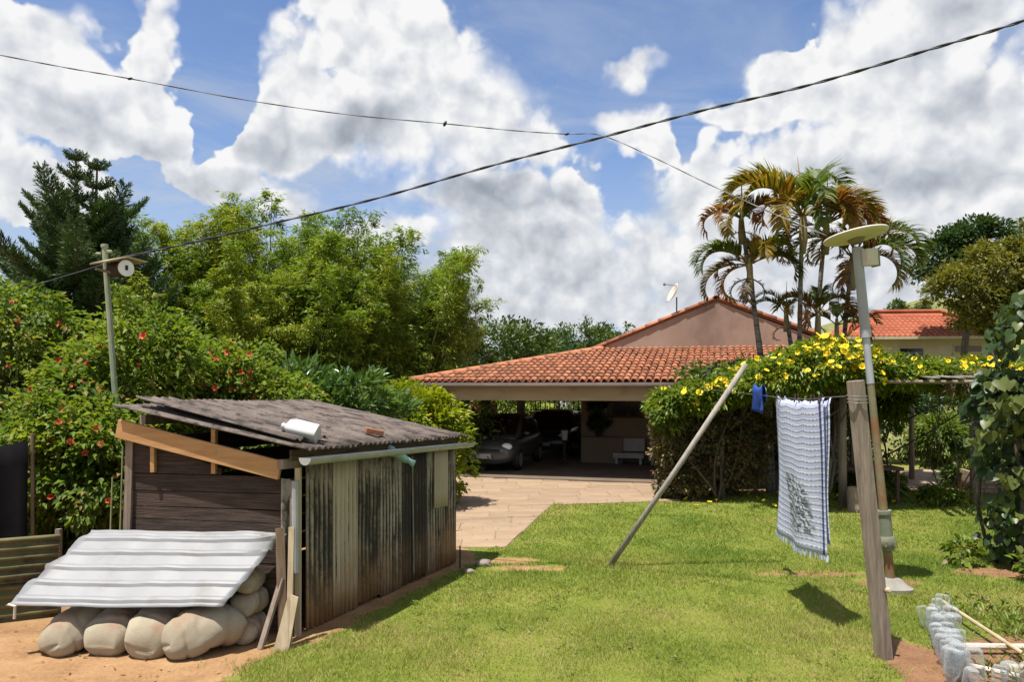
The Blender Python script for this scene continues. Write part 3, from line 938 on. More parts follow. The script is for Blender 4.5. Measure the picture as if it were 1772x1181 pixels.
def slabs():
    rng = random.Random(21)
    rows, y = [], 11.2
    rows_y = [11.2]
    while y < 19.6:
        y += rng.uniform(0.48, 0.82)
        rows_y.append(y)
    def left(y):
        return -3.3
    def right(y):
        if y < 15.2:
            return -0.09 + (y - 11.2) * 0.225
        return 3.5 if y < 18.5 else 4.2 - (y - 18.5) * 3.4
    def front(x):                                 # the front edge of the broad part
        return 15.2 + max(0, x - 0.81) * 0.205
    def back(x):
        return 20.28 - 0.273 * (x + 2.8) - 0.02
    n = 0
    for r in range(len(rows_y) - 1):
        ya, yb = rows_y[r], rows_y[r + 1]
        x = left(ya) + rng.uniform(-0.2, 0)
        tilt = 0.0
        while x < 3.5:
            w = rng.uniform(0.6, 1.25)
            xa, xb = x, min(x + w, 3.55)
            x += w
            ra, rb = right(ya), right(yb)
            if yb <= 15.35:
                if xa > ra - 0.12:
                    break
                xba, xbb = min(xb, ra), min(xb, rb)
                if ra - xb < 0.25:
                    xba, xbb, x = ra, rb, 99
            else:
                xba = xbb = xb
            if xa < -1.9 and ya < 13:
                pass
            q = [Vector((xa, ya)), Vector((xba, ya)), Vector((xbb, yb)), Vector((xa, yb))]
            q = [Vector((p.x, min(max(p.y, front(p.x) if yb > 15.35 and p.x > 0.81 else p.y), back(p.x)))) for p in q]
            c = sum(q, Vector((0, 0))) / 4
            if (q[3] - q[0]).length < 0.12 or (q[2] - q[1]).length < 0.08:
                continue
            poly = []
            for k in range(4):
                p0, p1 = q[k], q[(k + 1) % 4]
                for t in (0.06, 0.5, 0.94):
                    p = p0.lerp(p1, t)
                    p = p + (c - p).normalized() * rng.uniform(0.005, 0.014)
                    poly.append((p.x - c.x, p.y - c.y))
            top = rng.uniform(0.014, 0.021)
            mb = MB()
            nn = len(poly)
            tz = [top + rng.uniform(-0.002, 0.002) for _ in range(nn)]
            inn = [(a_ * 0.975, b_ * 0.975) for a_, b_ in poly]
            mb.add([(*p, -0.02) for p in poly] + [(*p, z - 0.006) for p, z in zip(poly, tz)] + [(*p, z) for p, z in zip(inn, tz)],
                   [(k, (k + 1) % nn, nn + (k + 1) % nn, nn + k) for k in range(nn)] + [(nn + k, nn + (k + 1) % nn, 2 * nn + (k + 1) % nn, 2 * nn + k) for k in range(nn)] + [tuple(range(2 * nn, 3 * nn))])
            o = mb.build('paving_slab', M['paving'], drive)
            o.location = (c.x, c.y, 0)
            n += 1
    return n


slabs()

# ------------------------------------------------------------------ the house with its carport
HOUSE_RZ = math.radians(-15.3)
house = empty('house', (-2.8, 20.3, 0), 'long low house with clay tiled carport and pink plastered gable', 'house', rz=HOUSE_RZ)
HM = Matrix.LocRotScale(house.location, house.rotation_euler, None)


def HF(s, v, z=0.0):
    return HM @ Vector((s, v, z))


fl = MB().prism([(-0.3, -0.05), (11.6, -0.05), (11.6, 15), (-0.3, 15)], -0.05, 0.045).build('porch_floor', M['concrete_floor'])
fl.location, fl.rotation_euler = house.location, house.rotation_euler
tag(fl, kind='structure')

WV = 4.6                                           # the house wall stands this far behind the eave
w = MB()
w.box((4.31, WV + 0.1, 1.7), (0.82, 0.2, 3.4)).box((8.73, WV + 0.1, 1.7), (5.34, 0.2, 3.4))
w.box((5.39, WV + 0.1, 0.715), (1.34, 0.2, 1.43)).box((5.39, WV + 0.1, 2.85), (1.34, 0.2, 1.1))
w.box((4.0, WV + 5.0, 1.7), (0.2, 9.6, 3.4)).box((11.3, WV + 5.0, 1.7), (0.2, 9.6, 3.4))
w.box((7.65, WV + 9.9, 1.7), (7.1, 0.2, 3.4))
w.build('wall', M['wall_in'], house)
win = MB()
for c, s_ in (((5.39, WV + 0.06, 1.46), (1.34, 0.08, 0.06)), ((5.39, WV + 0.06, 2.27), (1.34, 0.08, 0.06)), ((4.75, WV + 0.06, 1.865), (0.06, 0.08, 0.75)), ((6.03, WV + 0.06, 1.865), (0.06, 0.08, 0.75)), ((5.39, WV + 0.06, 1.865), (0.05, 0.06, 0.75))):
    win.box(c, s_)
win = win.build('window', M['darkwood'], house)
for k in (0, 1):
    MB().box((5.065 + 0.65 * k, WV + 0.07, 1.865), (0.59, 0.012, 0.75)).build('pane', M['window'], win)
MB().box((4.6, WV - 0.16, 0.42), (1.3, 0.3, 0.84)).build('plinth', M['wall_in'], house, bevel=0.02)
RIDGE_S, RIDGE_Z, SLOPE = 8.02, 5.0, 0.40
g = MB().prism([(4.0 - RIDGE_S, 3.405), (11.4 - RIDGE_S, 3.405), (11.4 - RIDGE_S, RIDGE_Z - SLOPE * 3.5 - 0.02), (0, RIDGE_Z - 0.02), (4.0 - RIDGE_S, RIDGE_Z - SLOPE * 3.9 - 0.02)], 0, 0.22,
               Matrix.Translation((RIDGE_S, WV + 0.2, 0)) @ Matrix.Rotation(math.pi / 2, 4, 'X'))
g.build('gable_wall', M['plaster'], house)
roof = MB()
for sg, ext in ((-1, 4.55), (1, 3.9)):
    a0, a1 = Vector((RIDGE_S, 0, RIDGE_Z)), Vector((RIDGE_S + sg * ext, 0, RIDGE_Z - SLOPE * ext))
    n_ = Vector((sg * SLOPE, 0, 1)).normalized() * 0.08
    y0, y1 = WV - 0.03, WV + 10.3
    vs = []
    for y_ in (y0, y1):
        for p in (a0, a1, a1 + n_, a0 + n_):
            vs.append((p.x, y_, p.z))
    roof.add(vs, [(0, 1, 2, 3), (7, 6, 5, 4), (0, 4, 5, 1), (1, 5, 6, 2), (2, 6, 7, 3), (3, 7, 4, 0)])
roof = roof.build('main_roof', M['tile'], house)


def tile_mesh(name, L, r0, r1, seg=6, thick=0.012):
    """A barrel tile along +y, hollow below, narrower at its upper end."""
    vs, fs = [], []
    for e, (y_, r) in enumerate(((0, r0), (L, r1))):
        for k in range(seg + 1):
            a_ = math.pi * k / seg
            vs.append((-math.cos(a_) * r, y_, math.sin(a_) * r * 0.8))
        for k in range(seg + 1):
            a_ = math.pi * k / seg
            vs.append((-math.cos(a_) * (r - thick), y_, math.sin(a_) * (r - thick) * 0.8))
    n_ = seg + 1
    for k in range(seg):
        fs.append((k, 2 * n_ + k, 2 * n_ + k + 1, k + 1))
        fs.append((n_ + k, n_ + k + 1, 3 * n_ + k + 1, 3 * n_ + k))
        fs.append((k, k + 1, n_ + k + 1, n_ + k))
    me = bpy.data.meshes.new(name)
    me.from_pydata(vs, [], fs)
    me.polygons.foreach_set('use_smooth', [k % 3 == 0 for k in range(len(fs))])
    me.update()
    return me


verge_me = tile_mesh('verge_tile', 0.46, 0.115, 0.10)
verge_me.materials.append(M['tile'])
for sg, cnt in ((-1, 11), (1, 9)):
    for k in range(cnt):
        d = 0.1 + 0.40 * (k + 1)
        o = link('verge_tile', verge_me, None, roof)
        p = Vector((RIDGE_S + sg * d, WV + 0.02, RIDGE_Z - SLOPE * d + 0.075))
        o.location = p
        o.rotation_euler = (math.atan(SLOPE), 0, sg * math.pi / 2 + R.uniform(-0.03, 0.03))
for k in range(24):
    o = link('ridge_tile', verge_me, None, roof)
    o.location = (RIDGE_S, WV - 0.08 + k * 0.42, RIDGE_Z + 0.06)
    o.rotation_euler = (0.03, 0, 0)

# carport roof: front slope, hipped at the left end
EZ, TOPZ, DEP = 2.52, 3.56, 4.62
RS = (TOPZ - EZ) / DEP
cr = MB()
cr.add([(0, 0, EZ), (11.6, 0, EZ), (11.6, DEP, TOPZ), (DEP, DEP, TOPZ), (0, 0, EZ - 0.06), (11.6, 0, EZ - 0.06), (11.6, DEP, TOPZ - 0.06), (DEP, DEP, TOPZ - 0.06)],
       [(0, 1, 2, 3), (7, 6, 5, 4), (0, 4, 5, 1), (1, 5, 6, 2)])
cr.add([(0, 0.003, EZ), (DEP, DEP + 0.003, TOPZ), (DEP, 14, TOPZ), (0, 14, EZ), (0, 0.003, EZ - 0.06), (DEP, DEP + 0.003, TOPZ - 0.06), (DEP, 14, TOPZ - 0.06), (0, 14, EZ - 0.06)],
       [(0, 1, 2, 3), (7, 6, 5, 4), (0, 3, 7, 4), (2, 6, 7, 3)])
cr = cr.build('carport_roof', M['tile_red'], house)
rt_me = tile_mesh('roof_tile', 0.47, 0.088, 0.074)
rt_me.materials.append(M['tile'])
spots = []
PITCH = 0.185
for c_ in range(62):
    s0 = 0.12 + c_ * PITCH
    for r_ in range(12):
        v0 = -0.10 + r_ * 0.395
        if v0 + 0.42 > min(DEP + 0.15, s0 + 0.25):
            continue
        spots.append((s0, v0, r_))
vis = [p for p in spots if p[0] < 9.6]
vis.sort(key=lambda p: (HF(p[0], p[1]) - cam.location).length)
keep = set(vis[:298])
rest = MB()
src = [tuple(v.co) for v in rt_me.vertices], [tuple(p.vertices) for p in rt_me.polygons]
ang = math.atan(RS)
for p in spots:
    z_ = EZ + RS * p[1] + 0.018 + 0.012
    rot = Euler((ang - 0.045 + R.uniform(-0.012, 0.012), 0, R.uniform(-0.025, 0.025)))
    loc = Vector((p[0] + R.uniform(-0.008, 0.008), p[1], z_ + 0.012))
    if p in keep:
        o = link('roof_tile', rt_me, None, cr)
        o.location, o.rotation_euler = loc, rot
    else:
        m_ = rot.to_matrix()
        rest.add([m_ @ Vector(v) + loc for v in src[0]], src[1])
tag(rest.build('roof_tiles', M['tile'], cr), kind='stuff')
for k in range(15):
    d = k * 0.43
    if d > DEP * 1.38:
        break
    o = link('hip_tile', verge_me, None, cr)
    o.location = (d * 0.7071, d * 0.7071, EZ + RS * d * 0.7071 + 0.06)
    o.rotation_euler = (math.atan(RS * 0.7071), 0, -math.pi / 4)

gt = MB()
gp = []
for k in range(9):
    a_ = math.pi * (1 + k / 8)
    gp.append((math.cos(a_) * 0.075, math.sin(a_) * 0.085))
gp += [(0.062, 0.0)] + [(math.cos(math.pi * (2 - k / 8)) * 0.062, math.sin(math.pi * (2 - k / 8)) * 0.072) for k in range(1, 8)] + [(-0.062, 0.0)]
gt.prism(gp, 0.0, 9.5, Matrix.Translation((0.05, -0.09, 2.505)) @ Matrix(((0, 0, 1, 0), (1, 0, 0, 0), (0, 1, 0, 0), (0, 0, 0, 1))))
gt.build('gutter', M['metalgutter'], house)
MB().box((6.0, 0.28, 2.245), (11.0, 0.2, 0.40)).build('beam', M['beam'], house, bevel=0.01)
MB().box((0.62, 7.0, 2.24), (0.2, 13.2, 0.38)).build('beam', M['darkwood'], house)
for s_, v_ in ((0.75, 0.28), (0.79, 4.5), (0.79, 9.0)):
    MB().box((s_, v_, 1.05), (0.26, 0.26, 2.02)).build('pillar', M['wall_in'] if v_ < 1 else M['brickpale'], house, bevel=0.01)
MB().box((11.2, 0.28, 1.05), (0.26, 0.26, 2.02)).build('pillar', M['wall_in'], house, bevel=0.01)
# low wall with bars at the far end of the carport, and a white wall in the sun behind it
MB().box((2.4, 10.0, 0.74), (3.0, 0.15, 1.4)).build('back_wall', M['brickpale'], house)
rail = MB().box((2.4, 10.0, 1.50), (3.0, 0.05, 0.05)).build('railing', M['blackface'], house)
bar_me = MB().box((0, 0, 0), (0.035, 0.035, 0.8)).mesh('bar')
bar_me.materials.append(M['blackface'])
for k in range(16):
    o = link('bar', bar_me, None, rail)
    o.location = (0.95 + k * 0.19, 10.0, 1.9)
yw = MB().box((3.2, 16.6, 1.35), (5.2, 0.2, 2.7)).build('yard_wall', M['white'])
yw.location, yw.rotation_euler = house.location, house.rotation_euler
tag(yw, 'white yard wall in sunlight seen through bars behind the carport', 'wall')
bw = empty('brick_wall', HF(-1.1, 8.5), 'orange brick garden wall at the left end of the carport', 'wall', rz=HOUSE_RZ)
bme = MB().box((0, 0, 0), (0.235, 0.11, 0.062)).mesh('brick')
bme.materials.append(M['brick'])
for r_ in range(24):
    for c_ in range(8):
        o = link('brick', bme, None, bw)
        o.location = (-0.9 + c_ * 0.245 + (0.12 if r_ % 2 else 0), R.uniform(-0.006, 0.006), 0.035 + r_ * 0.074)
MB().box((0.07, 0, 0.89), (2.05, 0.085, 1.76)).build('mortar', M['joint'], bw)

# benches, pots and cars under the roof
def bench(s, label):
    b = empty('bench', HF(s, WV - 0.32), label, 'bench', 'pale benches against the house wall', HOUSE_RZ)
    MB().box((0, -0.08, 0.36), (0.92, 0.42, 0.06)).build('seat', M['bench'], b, bevel=0.01)
    MB().box((0, 0.15, 0.62), (0.92, 0.05, 0.40)).build('backrest', M['bench'], b, bevel=0.01)
    for q_ in (-0.36, 0.36):
        MB().box((q_, -0.06, 0.19), (0.07, 0.34, 0.28)).build('leg', M['bench'], b)
    MB().box((0, -0.27, 0.29), (0.92, 0.03, 0.1)).build('apron', M['bench'], b)


bench(5.45, 'pale bench beside the plinth under the dark window')
bench(6.52, 'pale bench half hidden by the flowering pergola')
st = empty('stand', HF(3.55, WV - 0.9), 'dark slender plant stand at the corner of the house', 'stand', rz=HOUSE_RZ)
MB().lathe([(0.12, 0.045), (0.12, 0.09), (0.05, 0.12), (0.045, 0.72), (0.13, 0.75), (0.13, 0.78)], 12).build('column', M['blackface'], st)
MB().lathe([(0.11, 0.05), (0.17, 0.06), (0.17, 0.045)], 12).build('foot', M['blackface'], st)
pt = tag(MB().lathe([(0.085, 0.0), (0.11, 0.26), (0.12, 0.27), (0.12, 0.285), (0.10, 0.285), (0.09, 0.05)], 14).build('bucket', M['white_plastic'], smooth=False), 'small white bucket on the dark stand by the house corner', 'bucket')
pt.location = HF(3.55, WV - 0.9, 0.78)


def loft(sections, n=20, ex=3.2):
    """sections: (y, half width, z0, z1, exponent) -> rounded box hull along y."""
    mb = MB()
    vs = []
    for (y_, hw, z0, z1) in sections:
        for k in range(n):
            a_ = 2 * math.pi * (k + 0.5) / n
            cx, cz = math.cos(a_), math.sin(a_)
            cx, cz = math.copysign(abs(cx) ** (2 / ex), cx), math.copysign(abs(cz) ** (2 / ex), cz)
            vs.append((hw * cx, y_, (z0 + z1) / 2 + (z1 - z0) / 2 * cz))
    fs = []
    for r_ in range(len(sections) - 1):
        for k in range(n):
            fs.append((r_ * n + k, (r_ + 1) * n + k, (r_ + 1) * n + (k + 1) % n, r_ * n + (k + 1) % n))
    fs.append(tuple(range(n)))
    fs.append(tuple(range(len(sections) * n - 1, (len(sections) - 1) * n - 1, -1)))
    return mb.add(vs, fs)


def car(s, v, paint, label, rz=0.0):
    c = empty('car', HF(s, v, 0.045), label, 'car', rz=HOUSE_RZ + rz)
    b = loft([(0.0, 0.62, 0.34, 0.60), (0.06, 0.74, 0.24, 0.72), (0.22, 0.81, 0.2, 0.82), (0.6, 0.84, 0.2, 0.90), (0.95, 0.85, 0.2, 0.96), (1.6, 0.86, 0.2, 0.97), (2.8, 0.86, 0.2, 0.98), (3.5, 0.85, 0.2, 1.0), (3.8, 0.80, 0.24, 1.0), (3.9, 0.70, 0.3, 0.95)])
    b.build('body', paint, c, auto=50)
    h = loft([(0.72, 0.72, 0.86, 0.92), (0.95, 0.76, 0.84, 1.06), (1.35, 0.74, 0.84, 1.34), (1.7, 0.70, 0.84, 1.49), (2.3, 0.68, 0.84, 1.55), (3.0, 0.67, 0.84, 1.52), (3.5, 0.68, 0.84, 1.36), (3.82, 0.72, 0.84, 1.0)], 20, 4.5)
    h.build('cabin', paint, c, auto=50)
    # panes stand just proud of the cabin
    ws = MB()
    ws.add([(-0.70, 0.80, 1.0), (0.70, 0.80, 1.0), (0.61, 1.56, 1.46), (-0.61, 1.56, 1.46)], [(0, 1, 2, 3)])
    o = ws.build('windscreen', M['carglass'], c)
    so = o.modifiers.new('solid', 'SOLIDIFY')
    so.thickness = 0.02
    so.offset = 1
    for sg in (-1, 1):
        for (ya, yb, yc, yd) in ((1.12, 2.1, 1.62, 2.1), (2.18, 3.1, 2.18, 2.95)):
            q_ = [(sg * 0.775, ya, 0.99), (sg * 0.785, yb, 0.99), (sg * 0.70, yd, 1.42), (sg * 0.70, yc, 1.42)]
            MB().add(q_, [(0, 1, 2, 3)] if sg > 0 else [(3, 2, 1, 0)]).build('side_window', M['carglass'], c)
        hl = MB().lathe([(0.02, -0.03), (0.12, 0.0), (0.13, 0.03), (0.09, 0.06), (0.02, 0.075)], 12, Matrix.Translation((sg * 0.62, 0.14, 0.70)) @ Matrix.Rotation(math.radians(75), 4, 'X') @ Matrix.Diagonal((1.25, 0.8, 1, 1)))
        hl.build('headlight', M['lens'], c, smooth=True)
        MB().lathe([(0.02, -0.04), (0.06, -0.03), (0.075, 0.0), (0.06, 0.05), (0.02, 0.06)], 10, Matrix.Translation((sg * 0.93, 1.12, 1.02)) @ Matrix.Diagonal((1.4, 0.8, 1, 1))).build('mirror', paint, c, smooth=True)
        for y_ in (0.75, 3.15):
            Mx = Matrix.Translation((sg * 0.76, y_, 0.305)) @ Matrix.Rotation(math.pi / 2, 4, 'Y')
            wh = MB().lathe([(0.20, -0.1), (0.285, -0.1), (0.305, -0.06), (0.305, 0.06), (0.285, 0.1), (0.20, 0.1)], 22, Mx).build('tyre', M['black'], c, auto=40)
            MB().lathe([(0.195, -0.105), (0.19, 0.0), (0.195, 0.105)], 16, Mx).build('rim', M['rim'], wh)
    MB().box((0, 0.02, 0.60), (0.9, 0.06, 0.09)).build('grille', M['black'], c, bevel=0.01)
    MB().box((0, -0.012, 0.44), (0.42, 0.02, 0.13)).build('number_plate', M['plate'], c)
    MB().box((0, 0.03, 0.29), (1.0, 0.06, 0.1)).build('air_intake', M['black'], c, bevel=0.01)


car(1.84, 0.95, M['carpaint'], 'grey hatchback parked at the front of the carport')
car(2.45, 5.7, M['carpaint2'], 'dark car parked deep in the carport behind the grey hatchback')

# satellite dish on the verge of the main roof
dish = empty('satellite_dish', HF(6.85, WV + 0.1, RIDGE_Z - SLOPE * 1.17 + 0.1), 'thin satellite dish on a mast at the roof edge', 'dish', rz=HOUSE_RZ)
MB().tube([(0, 0, -0.3), (0, 0, 0.52)], 0.022, 8).build('mast', M['dullwire'], dish)
Mx = Matrix.Translation((-0.06, 0.0, 0.62)) @ Matrix.Rotation(math.radians(-62), 4, 'Y') @ Matrix.Rotation(math.radians(20), 4, 'X')
pr = [(0.02, 0.0), (0.12, 0.012), (0.22, 0.04), (0.32, 0.085), (0.325, 0.09), (0.30, 0.09), (0.2, 0.045), (0.02, 0.012)]
MB().lathe(pr, 24, Mx).build('reflector', M['lampdisc'], dish, smooth=True)
MB().tube([Mx @ Vector((0.25, 0, 0.06)), Mx @ Vector((0.12, 0, 0.42))], 0.012, 6).build('arm', M['dullwire'], dish)
MB().lathe([(0.03, -0.05), (0.04, 0.0), (0.02, 0.04)], 10, Matrix.Translation(Mx @ Vector((0.12, 0, 0.43)))).build('receiver', M['dullwire'], dish)

# ------------------------------------------------------------------ the neighbour's house on the slope
nb = empty('neighbour_house', (21.4, 38.6, 2.15), 'cream house with a red hipped roof on the slope behind the pergola', 'house', rz=math.radians(-6))
MB().box((0, 3.0, 1.45), (7.6, 6.0, 2.9)).build('wall', M['cream'], nb)
e, rz0, rz1 = 0.55, 2.82, 4.35
hx0, hx1, hy0, hy1 = -3.8 - e, 3.8 + e, -e, 6 + e
rf = MB().add([(hx0, hy0, rz0), (hx1, hy0, rz0), (hx1, hy1, rz0), (hx0, hy1, rz0), (-1.6, 3, rz1), (1.9, 3, rz1)], [(0, 1, 5, 4), (1, 2, 5), (2, 3, 4, 5), (3, 0, 4), (3, 2, 1, 0)]).build('roof', M['tile_red'], nb)
rows = MB()
for k in range(34):                                                        # tile columns up the front slope
    x0 = hx0 + 0.13 + k * 0.258
    fx = min((x0 - hx0) / (-1.6 - hx0), (hx1 - x0) / (hx1 - 1.9), 1.0)
    y1_ = hy0 + (3 - hy0) * fx
    for r_ in range(int((y1_ - hy0) / 0.4)):
        ya = hy0 + r_ * 0.4 - 0.04
        za = rz0 + (rz1 - rz0) * (ya - hy0) / (3 - hy0)
        zb = rz0 + (rz1 - rz0) * (ya + 0.42 - hy0) / (3 - hy0)
        rows.add([(x0 - 0.1, ya, za + 0.03), (x0, ya, za + 0.11), (x0 + 0.1, ya, za + 0.03), (x0 - 0.09, ya + 0.42, zb + 0.01), (x0, ya + 0.42, zb + 0.075), (x0 + 0.09, ya + 0.42, zb + 0.01)], [(0, 1, 4, 3), (1, 2, 5, 4), (0, 2, 1)])
for k in range(26):
    y0_ = hy0 + 0.13 + k * 0.258
    f_ = 1 - abs((y0_ - 3) / (3 - hy0))
    x1_ = hx0 + (-1.6 - hx0) * f_
    for r_ in range(int((x1_ - hx0) / 0.4)):
        xa = hx0 + r_ * 0.4 - 0.04
        za = rz0 + (rz1 - rz0) * (xa - hx0) / (-1.6 - hx0)
        zb = rz0 + (rz1 - rz0) * (xa + 0.42 - hx0) / (-1.6 - hx0)
        rows.add([(xa, y0_ + 0.1, za + 0.03), (xa, y0_, za + 0.11), (xa, y0_ - 0.1, za + 0.03), (xa + 0.42, y0_ + 0.09, zb + 0.01), (xa + 0.42, y0_, zb + 0.075), (xa + 0.42, y0_ - 0.09, zb + 0.01)], [(0, 1, 4, 3), (1, 2, 5, 4), (0, 2, 1)])
tag(rows.build('roof_tiles', M['tile_red'], rf), kind='stuff')
for a_, b_ in (((hx0, hy0, rz0 + 0.08), (-1.6, 3, rz1 + 0.08)), ((hx1, hy0, rz0 + 0.08), (1.9, 3, rz1 + 0.08)), ((-1.6, 3, rz1 + 0.08), (1.9, 3, rz1 + 0.08))):
    MB().tube([a_, b_], 0.11, 8).build('ridge_cap', M['tile_red'], rf)
MB().box((0, hy0 - 0.04, rz0 - 0.07), (8.7, 0.06, 0.14)).build('fascia', M['cream'], nb)
for x_, w_, z_, h_ in ((-0.85, 1.15, 1.75, 0.95), (1.9, 1.3, 2.2, 0.3)):
    f_ = MB().box((x_, -0.02, z_), (w_ + 0.12, 0.06, h_ + 0.12)).build('window', M['cream'], nb)
    MB().box((x_, -0.05, z_), (w_, 0.02, h_)).build('pane', M['window'], f_)
    for k in (-1, 0, 1):
        MB().box((x_, -0.065, z_ + k * h_ * 0.27), (w_, 0.03, 0.05)).build('slat', M['oldwood'], f_)

# ------------------------------------------------------------------ the shed
shed = empty('shed', (-2.07, 7.26, 0), 'low shed of mouldy corrugated sheets and dark planks under a sloping roof', 'shed')
A, B = Vector((-2.07, 7.26, 0)), Vector((-0.78, 10.23, 0))
L0 = Vector((-3.86, 7.60, 0))
ZA, ZB = 1.70, 1.60


def corrugated(name, mat, parent, p00, p10, p11, p01, waves, amp, rows=5, thick=0.006, phase=0.0, jit=0.0, seed=0, per=8, trap=False):
    """Sheet with waves running across p00->p10; rows along p00->p01."""
    r = random.Random(seed)
    nx_ = int(waves * per) + 1
    n = (Vector(p10) - Vector(p00)).cross(Vector(p01) - Vector(p00)).normalized()
    vs = []
    bow = [r.uniform(-jit, jit) for _ in range(rows + 1)]
    for b in range(rows + 1):
        t = b / rows
        a0, a1 = Vector(p00).lerp(Vector(p01), t), Vector(p10).lerp(Vector(p11), t)
        for k in range(nx_):
            u = k / (nx_ - 1)
            ph = u * waves + phase
            if trap:
                f = ph % 1.0
                h = amp * min(1, max(0, (abs(f - 0.5) - 0.16) / 0.06)) - amp
                h = amp * (1 - min(1, max(0, (abs(f - 0.5) - 0.07) / 0.05)))
            else:
                h = amp * math.sin(2 * math.pi * ph)
            vs.append(a0.lerp(a1, u) + n * (h + bow[b] * math.sin(u * 3.1)) + (Vector(p01) - Vector(p00)).normalized() * (r.uniform(-jit, jit) * 0.7 if b in (0, rows) else 0))
    fs = []
    for b in range(rows):
        for k in range(nx_ - 1):
            q = b * nx_ + k
            fs.append((q, q + 1, q + nx_ + 1, q + nx_))
    mb = MB().add(vs, fs)
    o = mb.build(name, mat, parent, world=parent is not None, smooth=not trap)
    so = o.modifiers.new('solid', 'SOLIDIFY')
    so.thickness = thick
    so.offset = 0
    return o


cuts = [0.035, 0.16, 0.285, 0.43, 0.56, 0.645, 0.75, 0.866, 1.0]
kinds = ['sheet_dark', 'sheet_pale', 'sheet_dark', 'sheet_mid', 'sheet_black', 'sheet_black', 'sheet_mid', 'sheet_dark']
nrm = Vector((0.917, -0.398, 0))
for k in range(8):
    a_, b_ = cuts[k], cuts[k + 1] + 0.012
    if k == 7:
        b_ = 1.0
    off = nrm * (0.016 * (k % 2) + 0.004)
    w_ = (b_ - a_) * 3.24
    foot = 0.0 + 0.02 * (k % 3)
    pa, pb = A.lerp(B, a_) + off, A.lerp(B, b_) + off
    ta, tb = ZA + (ZB - ZA) * a_ - 0.02, ZA + (ZB - ZA) * b_ - 0.02
    corrugated('wall_sheet', M[kinds[k]], shed, pa + Vector((0, 0, foot)), pb + Vector((0, 0, foot)), pb + Vector((0, 0, tb)), pa + Vector((0, 0, ta)), max(3, round(w_ / 0.07)), 0.016, rows=6, jit=0.008, seed=k)
# pale half sheets patched over the far end, and battens that show white
corrugated('wall_sheet', M['sheet_pale'], shed, A.lerp(B, 0.80) + nrm * 0.045 + Vector((0, 0, 0.84)), A.lerp(B, 0.915) + nrm * 0.045 + Vector((0, 0, 0.82)), A.lerp(B, 0.915) + nrm * 0.045 + Vector((0, 0, 1.58)), A.lerp(B, 0.80) + nrm * 0.045 + Vector((0, 0, 1.59)), 6, 0.0125, rows=4, seed=31)
for t_, z0, z1 in ((0.648, 0.12, 1.56), (0.757, 0.1, 1.55)):
    MB().beam(A.lerp(B, t_) + nrm * 0.04 + Vector((0, 0, z0)), A.lerp(B, t_ - 0.012) + nrm * 0.04 + Vector((0, 0, z1)), 0.012, 0.012).build('batten', M['concrete'], shed, world=True)
# corner: bent ridge piece and the narrow return on the plank side
corrugated('corner_sheet', M['sheet_mid'], shed, A + Vector((-0.16, 0.0, 0.02)), A + Vector((-0.02, -0.05, 0.0)), A + Vector((-0.02, -0.05, 1.5)), A + Vector((-0.16, 0.0, 1.52)), 1.5, 0.02, rows=5, jit=0.004, seed=12)
MB().tube([A + Vector((0.0, -0.07, 0.62)), A + Vector((-0.005, -0.065, 1.5))], 0.036, 10).build('corner_cap', M['gutter'], shed, world=True, smooth=False)
MB().beam(A + Vector((0.01, -0.03, 0)), A + Vector((0.01, -0.02, 1.62)), 0.05, 0.06).build('post', M['palewood'], shed, world=True)
for t_ in (0.98,):
    MB().beam(A.lerp(B, t_) - nrm * 0.06, A.lerp(B, t_) - nrm * 0.06 + Vector((0, 0, 1.58)), 0.07, 0.07).build('post', M['oldwood'], shed, world=True)

# plank end: every board by itself
K0 = A + Vector((-0.17, 0.03, 0))
dirp = (K0 - L0).normalized()
npl = Vector((dirp.y, -dirp.x, 0))
zs = [0.02, 0.20, 0.37, 0.53, 0.68, 0.82, 0.935, 1.075, 1.20, 1.36, 1.53]
for k in range(len(zs) - 1):
    za, zb = zs[k] + 0.004, zs[k + 1] - 0.004
    wob = R.uniform(-0.006, 0.006)
    c0, c1 = L0 + Vector((0, 0, (za + zb) / 2)) + npl * wob, K0 + Vector((0, 0, (za + zb) / 2 + R.uniform(-0.006, 0.006))) + npl * wob
    o = MB().beam(c0, c1, 0.022, zb - za).build('plank', M['plank'], shed, world=True)
pa = L0 + Vector((0, 0, 1.54))
tri = MB().add([L0 + Vector((0, 0, 1.535)), L0.lerp(K0, 0.62) + Vector((0, 0, 1.535)), L0.lerp(K0, 0.62) + Vector((0, 0, 1.60)), L0 + Vector((0, 0, 1.90))] + [p + npl * 0.022 for p in (L0 + Vector((0, 0, 1.535)), L0.lerp(K0, 0.62) + Vector((0, 0, 1.535)), L0.lerp(K0, 0.62) + Vector((0, 0, 1.60)), L0 + Vector((0, 0, 1.90)))],
               [(3, 2, 1, 0), (4, 5, 6, 7), (0, 1, 5, 4), (1, 2, 6, 5), (2, 3, 7, 6), (3, 0, 4, 7)])
tri.build('plank', M['plank'], shed, world=True)
MB().beam(L0 + npl * 0.03 + Vector((-0.035, 0, 0)), L0 + npl * 0.03 + Vector((0.02, 0, 1.86)), 0.05, 0.07).build('post', M['oldwood'], shed, world=True)
for t_, z0, z1 in ((0.18, 1.55, 1.95), (0.585, 1.55, 2.0)):
    MB().beam(L0.lerp(K0, t_) + npl * 0.045 + Vector((0, 0, z0)), L0.lerp(K0, t_) + npl * 0.045 + Vector((0, 0, z1)), 0.07, 0.04).build('stud', M['timber'], shed, world=True)
MB().beam(L0 + npl * 0.095 + Vector((-0.06, 0, 1.985)), K0 + npl * 0.095 + Vector((0.04, 0, 1.60)), 0.045, 0.185).build('fascia_beam', M['timber'], shed, world=True, bevel=0.006)
